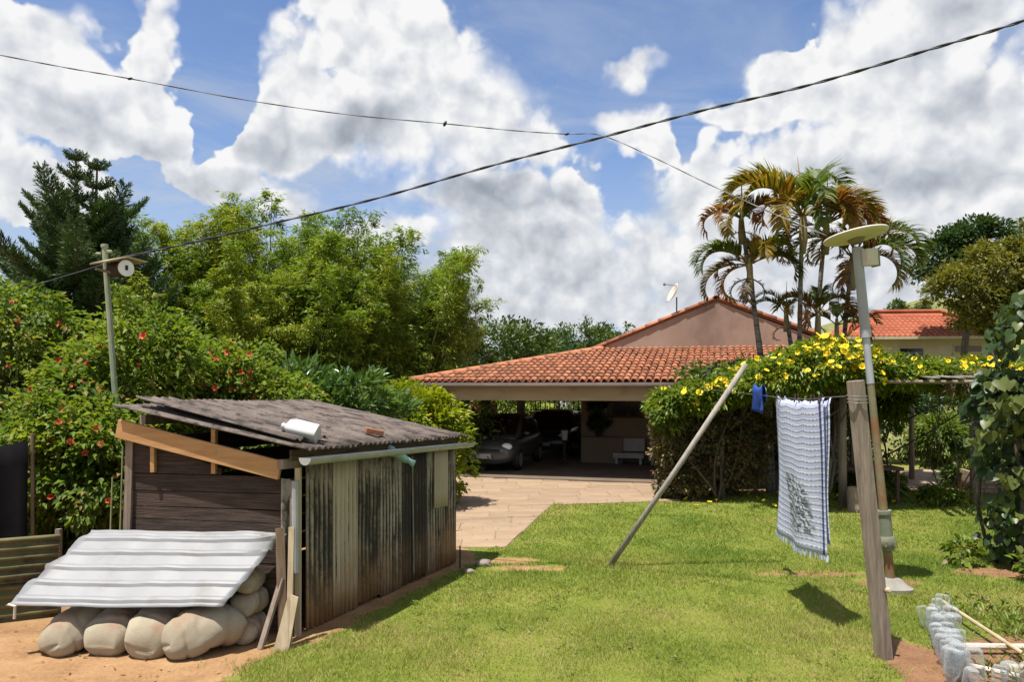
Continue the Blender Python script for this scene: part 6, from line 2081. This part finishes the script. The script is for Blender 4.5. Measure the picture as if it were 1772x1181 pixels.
# trees on the slope and behind the house
def tree(base, label, blobs, mt, leaf, nc, per, cr, seed, tr=0.2, name='tree', group=None):
    root = empty(name, base, label, 'tree', group)
    rng, r = np.random.default_rng(seed), random.Random(seed)
    tb = MB()
    zc = min(b[2] - b[5] * 0.6 for b in blobs)
    cx, cy = np.mean([b[0] for b in blobs]), np.mean([b[1] for b in blobs])
    fork = Vector((cx * 0.3, cy * 0.3, max(0.5, zc)))
    trunk_mb(tb, (0, 0, -0.3), fork, tr, tr * 0.7, r, bend=0.04, sides=9)
    for b in blobs:
        trunk_mb(tb, fork, Vector((b[0], b[1], b[2])), tr * 0.55, tr * 0.15, r, bend=0.1)
        for _ in range(5):
            d = Vector((r.uniform(-1, 1), r.uniform(-1, 1), r.uniform(-0.2, 1))).normalized()
            trunk_mb(tb, Vector((b[0], b[1], b[2] - b[5] * 0.4)), Vector((b[0] + d.x * b[3] * 0.85, b[1] + d.y * b[4] * 0.85, b[2] + d.z * b[5] * 0.85)), tr * 0.2, tr * 0.05, r, n=4, sides=5)
    tb.build('trunk', M['bark'], root, smooth=True)
    pos, ax, nr = crown(rng, blobs, nc, per, cr, shell=0.5)
    n = len(pos)
    ln = leaf[0] * (0.6 + 0.8 * rng.random(n))
    link('crown', leaf_mesh('crown', pos, ax, nr, ln, ln * leaf[1]), M[mt], root)


tree((22.4, 37.0, 2.4), 'dark green tree rising above the neighbour house roof', [(-0.8, 0, 6.0, 1.6, 1.5, 1.5), (0.6, 0, 7.0, 1.8, 1.5, 1.3), (1.5, 0, 5.6, 1.5, 1.4, 1.3)], 'darktree', (0.2, 0.55), 330, 55, 0.45, 201)
tree((19.6, 31.0, 2.2), 'yellow olive tree spreading over the right side of the neighbour roof', [(-1.0, 0, 4.2, 1.5, 1.4, 1.0), (0.8, 0, 5.0, 1.7, 1.5, 1.25), (2.2, 0, 3.4, 1.8, 1.5, 1.5), (0.3, 0, 3.0, 1.6, 1.3, 0.9), (2.6, 0, 5.2, 1.4, 1.3, 1.3)], 'olive', (0.16, 0.5), 520, 60, 0.36, 202)
tree((29.5, 41.0, 2.4), 'brownish crowned tree at the top right edge behind the olive tree', [(-0.4, 0, 7.6, 2.0, 1.6, 1.6), (1.6, 0, 8.4, 2.2, 1.6, 1.5), (1.0, 0, 5.5, 2.0, 1.5, 1.8)], 'olive', (0.2, 0.5), 330, 50, 0.5, 203)
shrub('garden_bush', (15.6, 25.0, 0.0), 'mid green bush in front of the neighbour house window', 'bush', [(0.4, 0, 2.2, 1.4, 1.0, 0.8), (2.1, 0.2, 2.5, 1.5, 1.0, 0.95), (-1.0, 0, 1.5, 1.5, 1.0, 0.9), (1.5, 0, 1.4, 2.0, 1.0, 1.2)], M['tree'], (0.15, 0.45), 420, 42, 0.32, 211, FG, trunk_r=0.06, stems=3, shell=0.5)
BT = 'trees beyond the house and the carport'
for k, (x, y, D, w_, h_, mt, lab) in enumerate((
    (850, 560, 44, 3.2, 2.6, 'tree', 'tree beyond the left end of the carport roof'),
    (930, 585, 50, 3.6, 2.6, 'darktree', 'darker tree beyond the middle of the carport roof'),
    (1005, 566, 56, 3.4, 2.6, 'tree', 'tree beyond the carport roof at the left foot of the gable'),
    (1062, 580, 60, 3.2, 2.2, 'darktree', 'small far tree just left of the gable edge'))):
    p = P(x, y, D)
    tree((p.x, p.y, 0), lab, [(0, 0, p.z - h_ * 0.62, w_, w_, h_ * 0.7), (w_ * 0.6, 0, p.z - h_ * 0.85, w_ * 0.8, w_, h_ * 0.8), (-w_ * 0.6, 0, p.z - h_ * 1.1, w_ * 0.8, w_, h_ * 0.8)], mt, (0.24, 0.55), 230, 45, 0.6, 220 + k, group=BT)
# the yard beyond the carport, seen under its roof
for k, (s_, v_, lab) in enumerate(((-1.4, 13.5, 'garden bush seen under the carport roof behind the brick wall'), (0.9, 15.3, 'garden bush seen under the carport roof beyond the parked cars'))):
    p = HF(s_, v_)
    shrub('yard_bush', (p.x, p.y, 0), lab, 'bush', [(0, 0, 1.5, 1.5, 0.8, 1.4)], M['hibiscus'], (0.16, 0.5), 110, 36, 0.3, 230 + k, 'yard bushes beyond the carport', trunk_r=0.05, stems=3)
# small growth on the hill
for k, (x, y, D, s_, lab) in enumerate(((1553, 526, 70, 0.9, 'small lone tree on the hill line behind the red roof'), (1500, 556, 72, 0.6, 'tiny round bush on the hill line left of the lone tree'), (1592, 527, 66, 0.55, 'round shrub at the hill line touching the red roof'), (1478, 585, 60, 0.6, 'low shrub on the hill slope right of the palms'), (1460, 575, 66, 0.5, 'small shrub on the hill slope behind the leaning palm'))):
    p = P(x, y, D)
    gz = float(hill_z(np.array([p.x]), np.array([p.y]))[0])
    h_ = max(0.7, p.z - gz)
    tree((p.x, p.y, gz), lab, [(0, 0, h_ - s_ * 0.5, s_, s_, s_ * 0.75), (s_ * 0.4, 0, h_ - s_ * 0.9, s_ * 0.8, s_ * 0.8, s_ * 0.5)], 'tree', (0.3, 0.5), 26, 22, 0.35, 240 + k, tr=0.07, name='hill_tree', group='small trees on the hill')
fw_p, fw_a, fw_n = [], [], []
rng = np.random.default_rng(77)
fwb = []
for k in range(64):
    x_ = -150 + k * 3.3 + rng.normal(0, 1)
    if x_ > 30:
        break
    hh = 5.2 + rng.normal(0, 1.0)
    fwb.append((x_, 112 + rng.normal(0, 4), hh * 0.5, 3.2, 3, hh * 0.55))
pos, ax, nr = crown(rng, fwb, 1500, 30, 1.1, shell=0.5)
tag(link('far_wood', leaf_mesh('far_wood', pos, ax, nr, 0.8, 0.5), M['darktree']), 'far line of woods along the horizon', 'wood', kind='stuff')

# ------------------------------------------------------------------ posts, lamp, cables, clothesline
def wire(name, pts, rad, mat, label, cat='cable', twist=0, group=None):
    """A hanging line through the points; twist strands wound round each other."""
    mb = MB()
    pts = [Vector(p) for p in pts]
    if twist:
        for s in range(2):
            q = []
            for k, p in enumerate(pts):
                t = (pts[min(k + 1, len(pts) - 1)] - pts[max(k - 1, 0)]).normalized()
                x = t.cross(Vector((0, 0, 1))).normalized()
                y = t.cross(x)
                a = twist * k + s * math.pi
                q.append(p + (x * math.cos(a) + y * math.sin(a)) * rad * 0.75)
            mb.tube(q, rad * 0.8, 6)
    else:
        mb.tube(pts, rad, 6)
    return tag(mb.build(name, mat, smooth=True), label, cat, group)


def through(pix, n=8):
    """Smooth curve through (x, y, D) pixels."""
    q = [P(*p) for p in pix]
    out = []
    for i in range(len(q) - 1):
        p0, p1, p2, p3 = q[max(0, i - 1)], q[i], q[i + 1], q[min(len(q) - 1, i + 2)]
        for k in range(n):
            t = k / n
            out.append(0.5 * ((2 * p1) + (p2 - p0) * t + (2 * p0 - 5 * p1 + 4 * p2 - p3) * t * t + (3 * p1 - p0 - 3 * p2 + p3) * t ** 3))
    out.append(q[-1])
    return out


# post with nest box
pb = Vector((-5.15, 10.0, 0))
ptop = P(181, 428, 10.0)
post = empty('utility_post', pb, 'thin leaning greenish post left of the shed that carries the cable', 'post')
MB().tube([(0, 0, 0), (ptop - pb) * 0.5 + Vector((0.015, 0, 0)), ptop - pb], [0.040, 0.038, 0.036], 10).build('pole', M['greenpole'], post)
MB().lathe([(0.038, -0.01), (0.046, 0.0), (0.046, 0.035), (0.034, 0.04)], 12, Matrix.Translation(ptop - pb)).build('cap', M['greenpole'], post)
for dx, dz in ((-0.07, -0.09), (0.075, -0.06)):
    MB().lathe([(0.012, -0.035), (0.02, -0.025), (0.02, 0.025), (0.012, 0.035)], 10, Matrix.Translation(ptop - pb + Vector((dx, -0.02, dz))) @ Matrix.Rotation(math.pi / 2, 4, 'Y')).build('insulator', M['greenpole'], post)
nbp = P(207, 466, 9.92)
nest = empty('nest_box', nbp, 'dark nest box with a white round front and a board roof on the leaning post', 'nest box', rz=math.radians(58))
MY = Matrix.Rotation(math.pi / 2, 4, 'X')
MB().lathe([(0.102, -0.14), (0.102, 0.14)], 20, MY).build('drum', M['blackface'], nest, auto=40)
MB().lathe([(0.020, 0.141), (0.107, 0.141), (0.107, 0.158), (0.020, 0.158)], 24, MY).build('front', M['white'], nest, auto=40)
MB().box((0.0, -0.16, 0.005), (0.036, 0.012, 0.062)).build('entrance_hole', M['black'], nest)
for sg, ln in ((-1, 0.30), (1, 0.26)):
    a_ = math.radians(19 if sg < 0 else -7)
    MB().box((sg * ln / 2 * math.cos(a_), 0, 0.14 - (0.045 if sg < 0 else 0.012)), (ln, 0.40, 0.018), (0, -a_, 0)).build('roof_board', M['palewood'], nest)
MB().beam((-0.26, 0.1, -0.02), (0.0, 0.05, -0.06), 0.03, 0.03).build('bracket', M['oldwood'], nest)

# clothesline post
cp0, cp1 = Vector((3.29, 6.64, 0)), P(1480, 659, 6.67)
cpost = empty('clothesline_post', cp0, 'leaning square wooden post that holds the clothesline', 'post')
d_ = cp1 - cp0
q = Matrix.Rotation(0.35, 4, 'Z').to_3x3()
MB().beam((0, 0, -0.02), d_, 0.095, 0.125, up=q @ Vector((0, 1, 0))).build('timber', M['oldwood'], cpost, bevel=0.008)
for k in range(3):
    c_ = d_ * (0.945 - 0.012 * k)
    ring = [c_ + Vector((math.cos(a) * 0.082, math.sin(a) * 0.088, 0.006 * math.sin(a))) for a in np.linspace(0, 2 * math.pi, 17)]
    MB().tube(ring, 0.004, 5, cap=False).build('wire_wrap', M['dullwire'], cpost)
MB().lathe([(0.022, 0), (0.026, 0.02), (0.012, 0.045)], 10, Matrix.Translation(d_ * 0.25 + Vector((0.06, -0.055, 0))) @ Matrix.Rotation(math.radians(80), 4, 'X')).build('knob', M['palewood'], cpost)

# lamp post
lb, lt = Vector((4.47, 8.85, 0)), P(1483, 428, 8.9)
lamp = empty('lamp_post', lb, 'tall thin metal lamp post with a pale disc on top behind the wooden post', 'lamp')
up = lt - lb
def at_y(y):
    return up * ((1022 - y) / (1022 - 428))
up_M = rot_to(up)
def sec(name, y0, y1, r0, r1, mat):
    return MB().tube([at_y(y0), at_y(y1)], [r0, r1], 14).build(name, mat, lamp, auto=50)
sec('upper_pole', 575, 428, 0.058, 0.054, M['gutter'])
sec('collar', 585, 572, 0.062, 0.062, M['galv'])
sec('middle_pole', 665, 580, 0.043, 0.041, M['galv'])
sec('lower_pole', 895, 662, 0.050, 0.039, M['rustpipe'])
sec('sleeve', 940, 886, 0.078, 0.075, M['greenpipe'])
sec('rim', 890, 884, 0.088, 0.088, M['greenpipe'])
fl_ = MB().tube([at_y(952), at_y(946), at_y(934), at_y(928)], [0.075, 0.105, 0.105, 0.085], 14).build('coupling', M['greenpipe'], lamp, auto=40)
for k in range(6):
    a = k * math.pi / 3
    MB().lathe([(0.016, -0.03), (0.016, 0.03)], 6, Matrix.Translation(at_y(940) + Vector((math.cos(a) * 0.11, math.sin(a) * 0.11, 0)))).build('bolt', M['rustpipe'], fl_)
sec('foot_pipe', 1008, 946, 0.052, 0.052, M['rustpipe'])
MB().lathe([(0.19, -0.02), (0.19, 0.045), (0.15, 0.06), (0.09, 0.14), (0.075, 0.15)], 16, Matrix.Diagonal((1.15, 1.0, 1, 1)), sq=3.2).build('concrete_base', M['concrete'], lamp, auto=40)
dM = Matrix.Translation(at_y(412)) @ Matrix.Rotation(math.radians(-9), 4, 'Y') @ Matrix.Rotation(math.radians(-6), 4, 'X')
MB().lathe([(0.03, -0.015), (0.30, 0.0), (0.355, 0.012), (0.365, 0.028), (0.355, 0.042), (0.25, 0.05), (0.02, 0.058)], 40, dM).build('disc', M['lampdisc'], lamp, auto=50)
MB().lathe([(0.05, -0.07), (0.075, -0.05), (0.10, -0.018), (0.08, -0.008)], 12, dM).build('lamp_holder', M['rustpipe'], lamp, auto=50)
bxp = at_y(447) + Vector((0.11, -0.05, 0.0))
MB().box(bxp, (0.16, 0.12, 0.20), (0, math.radians(-5), 0.3)).build('control_box', M['lampdisc'], lamp, bevel=0.012)
MB().box(bxp + Vector((0.085, 0.03, 0)), (0.03, 0.12, 0.21), (0, math.radians(-5), 0.3)).build('box_cover', M['greenpipe'], lamp, bevel=0.006)

# cables overhead
wire('power_cable', through([(1900, -20, 6.3), (1772, 35, 6.6), (1600, 88, 7.0), (1400, 147, 7.5), (1220, 190, 8.0), (1040, 238, 8.5), (850, 287, 9.0), (650, 344, 9.5), (450, 392, 9.8), (300, 427, 9.95), (205, 447, 10.0)], 14), 0.0105, M['cable'], 'thick dark twisted power cable sloping up from the leaning post to the top right', 'cable', twist=0.9)
wire('power_cable', through([(185, 456, 10.0), (120, 476, 10.6), (45, 498, 11.4), (-90, 532, 13.0)], 10), 0.009, M['cable'], 'dark cable running from the leaning post down to the left edge', 'cable')
thin = wire('thin_cable', through([(-160, 62, 9.5), (0, 95, 10.2), (120, 118, 10.6), (225, 136, 11.0), (420, 172, 11.6), (600, 198, 12.0), (770, 214, 12.4), (890, 226, 12.6), (980, 232, 12.7), (1040, 234, 12.6), (1130, 272, 11.6), (1225, 318, 10.6), (1330, 366, 9.7), (1430, 408, 9.0)], 10), 0.0062, M['dullwire'], 'thin grey cable from the top left edge to the lamp post', 'cable', twist=0.7)
for x, y, D, s in ((770, 214, 12.4, 1.0), (981, 232, 12.68, 0.8), (225, 136, 11.0, 0.7)):
    MB().lathe([(0.008, -0.05), (0.024, -0.025), (0.028, 0.01), (0.01, 0.05)], 8, Matrix.Translation(P(x, y, D)) @ Matrix.Rotation(math.radians(70 if s < 1 else 25), 4, 'Y') @ Matrix.Diagonal((s, s, s, 1))).build('splice', M['black'], thin, smooth=True)

# clothesline, prop and washing
LX = 3.05
def sag(t):
    return -0.05 * math.sin(math.pi * t)
c0, c1 = cp1 + Vector((-0.05, 0.08, -0.13)), Vector((3.55, 14.0, 2.42))
line = []
for k in range(25):
    t = k / 24
    y_ = c0.y + (c1.y - c0.y) * t
    x_ = c0.x + (LX - c0.x) * min(1, t * 10) if t < 0.5 else LX + (c1.x - LX) * ((t - 0.5) / 0.5) ** 2
    z_ = 2.285 + 0.03 * (1 - min(1, t * 8)) + (0.13 * ((y_ - 8.7) / 5.3) if y_ > 8.7 else 0) - (0.012 if 7.4 < y_ < 8.7 else 0)
    line.append((x_, y_, z_))
wire('clothesline', line, 0.004, M['dullwire'], 'thin clothesline from the wooden post to the pergola', 'clothesline')
pr0, pr1 = Vector((1.30, 10.07, -0.02)), P(1291, 630, 9.75)
tag(MB().tube([pr0, pr0.lerp(pr1, 0.5) + Vector((0.01, 0, -0.015)), pr1], [0.039, 0.036, 0.034], 10).build('clothesline_prop', M['greypole'], smooth=True), 'long grey pole leaning from the lawn up to the clothesline', 'pole')


def hanging(name, x, ya, yb, ztop, drop, nu, nv, mat, back=0.0, seed=1, skew=0.0, gap=0.02, swell=0.03):
    """Cloth folded over a line that runs along y; the far edge first (u=0)."""
    vs, uv = [], []
    rows = []
    if back:
        for k in range(6):
            rows.append((1, back * (1 - k / 6)))
    for k in range(nv + 1):
        rows.append((-1, drop * k / nv))
    for si, (side, dn) in enumerate(rows):
        for k in range(nu + 1):
            u = k / nu
            y_ = yb + (ya - yb) * u
            zl = ztop + 0.02 * (abs(u - 0.5) * 2) ** 2 - 0.02 * math.sin(math.pi * u) - 0.03 * abs(math.sin(3 * math.pi * u)) * max(0, 1 - dn / drop * 1.6)
            f = min(1, dn / drop)
            fold = swell * f ** 0.7 * math.sin(5.2 * u + 1.2 * f + seed) + 0.016 * math.sin(13 * u + seed + 2 * f) + 0.022 * f * math.sin(8 * u - 3 * f + 2 * seed)
            vs.append((x + side * gap * min(1, dn / 0.05) + fold + 0.02 * f, y_ + skew * f + 0.015 * math.sin(7 * f + 3 * u), zl - dn * (1 - 0.01 * math.sin(3 * u))))
            uv.append((u, 1 - dn / drop))
    m_ = nu + 1
    fs = [(a * m_ + k, a * m_ + k + 1, (a + 1) * m_ + k + 1, (a + 1) * m_ + k) for a in range(len(rows) - 1) for k in range(nu)]
    me = bpy.data.meshes.new(name)
    me.from_pydata(vs, [], fs)
    me.polygons.foreach_set('use_smooth', [True] * len(fs))
    ul = me.uv_layers.new(name='UVMap')
    for lp in me.loops:
        ul.data[lp.index].uv = uv[lp.vertex_index]
    me.materials.append(mat)
    me.update()
    return me, vs


tw = empty('towel', (LX, 8.0, 2.28), 'long white and blue striped towel with a grey print hanging on the clothesline', 'towel')
me, vs = hanging('cloth', 0.0, -0.64, 0.66, 0.0, 1.56, 22, 34, M['towel'], seed=1)
o = link('cloth', me, None, tw)
so = o.modifiers.new('solid', 'SOLIDIFY')
so.thickness = 0.006
me, _ = hanging('back_fold', 0.045, -0.70, 0.55, -0.004, 1.44, 14, 20, M['towel'], seed=2.2, swell=0.02)
o = link('back_fold', me, None, tw)
so = o.modifiers.new('solid', 'SOLIDIFY')
so.thickness = 0.005
fr = MB()
for p in vs[-23:]:
    for j in range(3):
        a_ = Vector(p) + Vector((0, (j - 1) * 0.02, 0.004))
        fr.beam(a_, a_ + Vector((R.uniform(-0.012, 0.012), R.uniform(-0.015, 0.015), -0.05 - 0.02 * R.random())), 0.008, 0.006)
tag(fr.build('fringe', M['towel'], tw), kind='stuff')
bc = empty('blue_cloth', (LX, 9.22, 2.30), 'small deep blue cloth hanging on the line left of the towel', 'cloth')
me, _ = hanging('cloth', 0, -0.13, 0.17, 0.125, 0.34, 8, 10, M['blue_cloth'], back=0.2, seed=4, swell=0.03)
o = link('cloth', me, None, bc)
so = o.modifiers.new('solid', 'SOLIDIFY')
so.thickness = 0.004
for k, y_ in enumerate((7.42, 7.62, 8.05, 8.6)):
    t = [p for p in line if abs(p[1] - y_) < 0.35]
    pg = empty('clothes_peg', (LX - 0.0, y_, 2.275), ['peg nearest the post on the towel', 'second peg from the post on the towel', 'peg at the middle of the towel edge', 'peg at the far corner of the towel'][k], 'clothes peg', 'pegs on the towel')
    for sg in (-1, 1):
        MB().beam((sg * 0.026, 0, -0.04), (sg * 0.012, 0, 0.05), 0.012, 0.012).build('jaw', M['darkwood'], pg)

# ------------------------------------------------------------------ garden bed edged with bottles
bprof = [(0.014, 0.0), (0.016, 0.012), (0.014, 0.025), (0.02, 0.05), (0.042, 0.10), (0.046, 0.13), (0.043, 0.16), (0.046, 0.19), (0.046, 0.27), (0.04, 0.29), (0.03, 0.295)]
bot = MB().lathe([(r_, 0.295 - z_) for r_, z_ in bprof[::-1]], 14).mesh('bottle', True)
bot = MB().lathe(bprof, 14).mesh('bottle', True)
bot.materials.append(M['bottle'])
br = random.Random(12)
path = [(4.17, 7.5), (4.0, 7.1), (3.83, 6.7), (3.66, 6.3), (3.5, 5.95)]
spots = []
for k in range(len(path) - 1):
    a_, b_ = Vector(path[k]), Vector(path[k + 1])
    for j in range(4):
        t = j / 4
        p = a_.lerp(b_, t)
        for row in (0, 1):
            spots.append((p.x + row * 0.13 + br.uniform(-0.02, 0.02), p.y + row * 0.05 + br.uniform(-0.02, 0.02)))
for k in range(11):
    spots.append((3.55 + k * 0.125 + br.uniform(-0.02, 0.02), 5.86 + br.uniform(-0.03, 0.03)))
for (x, y) in spots:
    o = link('bottle', bot)
    s = br.uniform(0.9, 1.25)
    o.scale = (s * 1.2, s * 1.2, s * br.uniform(0.8, 1.1))
    o.location = (x, y, -0.03)
    o.rotation_euler = (br.uniform(-0.22, 0.22), br.uniform(-0.22, 0.22), br.random() * 6)
    tag(o, 'clear plastic bottle stuck upside down in the edge of the garden bed', 'bottle', 'bottles edging the garden bed')
for k, (a, b, r_, mt, nm, lab) in enumerate((
    ((1632, 1042, 0.12), (1790, 1145, 0.10), 0.017, 'drybamboo', 'bamboo_pole', 'long dry bamboo pole lying slanted across the garden bed'),
    ((1645, 1119, 0.07), (1800, 1121, 0.07), 0.028, 'palepipe', 'pipe', 'pale pipe lying straight across the garden bed'),
    ((1678, 1153, 0.06), (1765, 1172, 0.06), 0.022, 'palepipe', 'pipe', 'short pale pipe near the front corner of the garden bed'),
    ((1745, 1160, 0.04), (1800, 1165, 0.04), 0.05, 'drybamboo', 'board', 'dry bamboo log at the front right of the garden bed'))):
    def gp(q_):
        D = 1300 * (H - q_[2]) / (q_[1] - 670)
        return Vector(((q_[0] - 886) / 1300 * D, D, q_[2]))
    a_, b_ = gp(a), gp(b)
    mb = MB()
    n_ = max(2, int((b_ - a_).length / 0.22))
    pts, rad = [], []
    for j in range(n_ + 1):
        p = a_.lerp(b_, j / n_)
        pts += [p, p.lerp(b_, 0.03 / max(1, n_))]
        rad += [r_ * 1.1, r_]
    mb.tube(pts, rad, 8)
    tag(mb.build(nm, M[mt]), lab, nm.replace('_', ' '))
tag(MB().lathe([(0.05, 0), (0.08, 0.1), (0.085, 0.1), (0.055, 0.005)], 16, Matrix.Translation(Vector((5.25, 7.55, 0.0))) @ Matrix.Rotation(0.5, 4, 'Y')).build('plastic_pot', M['greenpot'], auto=40), 'teal plastic pot tipped over among the weeds of the garden bed', 'pot')
rng = np.random.default_rng(400)
n = 2600
pos = np.stack([rng.uniform(3.7, 6.4, n), rng.uniform(5.9, 8.3, n), np.zeros(n)], 1)
ok = (pos[:, 0] > 3.78 + (pos[:, 1] - 6.0) * 0.43) & (lumps(pos[:, 0], pos[:, 1], 3.0, 44) + (pos[:, 1] - 7.3) * 0.5 > 0.1)
pos = pos[ok]
n = len(pos)
az = rng.random(n) * 6.28
ax = np.stack([np.cos(az) * 0.6, np.sin(az) * 0.6, 0.3 + rng.random(n)], 1)
pos[:, 2] += rng.random(n) ** 2 * 0.13
tag(link('weeds', leaf_mesh('weeds', pos, ax, rand_dirs(n, rng) + np.array([0, 0, 1.0]), 0.05 + 0.08 * rng.random(n), 0.028, droop=0.2), M['weed']), 'green weeds growing over the garden bed', 'weeds', kind='stuff')
dn = 900
pos = np.stack([rng.uniform(4.1, 6.4, dn), rng.uniform(5.9, 7.4, dn), np.full(dn, 0.012)], 1)
az = rng.random(dn) * 6.28
tag(link('dry_litter', leaf_mesh('dry_litter', pos, np.stack([np.cos(az), np.sin(az), rng.random(dn) * 0.3], 1), np.tile([0, 0, 1.0], (dn, 1)), 0.03 + 0.06 * rng.random(dn), 0.012), M['palmgrey']), 'dry stalks and litter on the garden bed', 'litter', kind='stuff')

# ------------------------------------------------------------------ fallen flowers on the lawn
fr_ = random.Random(66)
for k, (x, y) in enumerate(((1187, 868), (1240, 871), (1246, 862), (1262, 858), (1310, 867), (1322, 872), (1228, 874), (1297, 860), (1340, 880), (1390, 868), (1548, 873), (1612, 876), (1545, 893), (1660, 868), (1205, 880), (1420, 862))):
    o = link('fallen_flower', yf[k % 2])
    o.location = G(x, y) + Vector((0, 0, 0.045))
    o.rotation_euler = (fr_.uniform(-0.7, 0.7), fr_.uniform(-0.7, 0.7), fr_.random() * 6)
    o.scale = (0.8, 0.8, 0.8)
    tag(o, 'yellow flower fallen on the grass along the pergola', 'flower', 'fallen yellow flowers on the lawn')
# leaf litter under the shrubs and on the dirt
n = 1500
pos = np.stack([rng.uniform(-6.5, -0.4, n), rng.uniform(5.8, 11, n), np.full(n, 0.006)], 1)
dm = dirt_mask(pos[:, 0], pos[:, 1])
pos = pos[(dm > 0.55) & ((pos[:, 1] > 9) | (rng.random(n) < 0.3))]
n = len(pos)
az = rng.random(n) * 6.28
tag(link('leaf_litter', leaf_mesh('leaf_litter', pos, np.stack([np.cos(az), np.sin(az), rng.random(n) * 0.4], 1), np.tile([0, 0, 1.0], (n, 1)), 0.03 + 0.04 * rng.random(n), 0.02), M['palmdry']), 'dry leaf litter on the bare dirt', 'litter', kind='stuff')
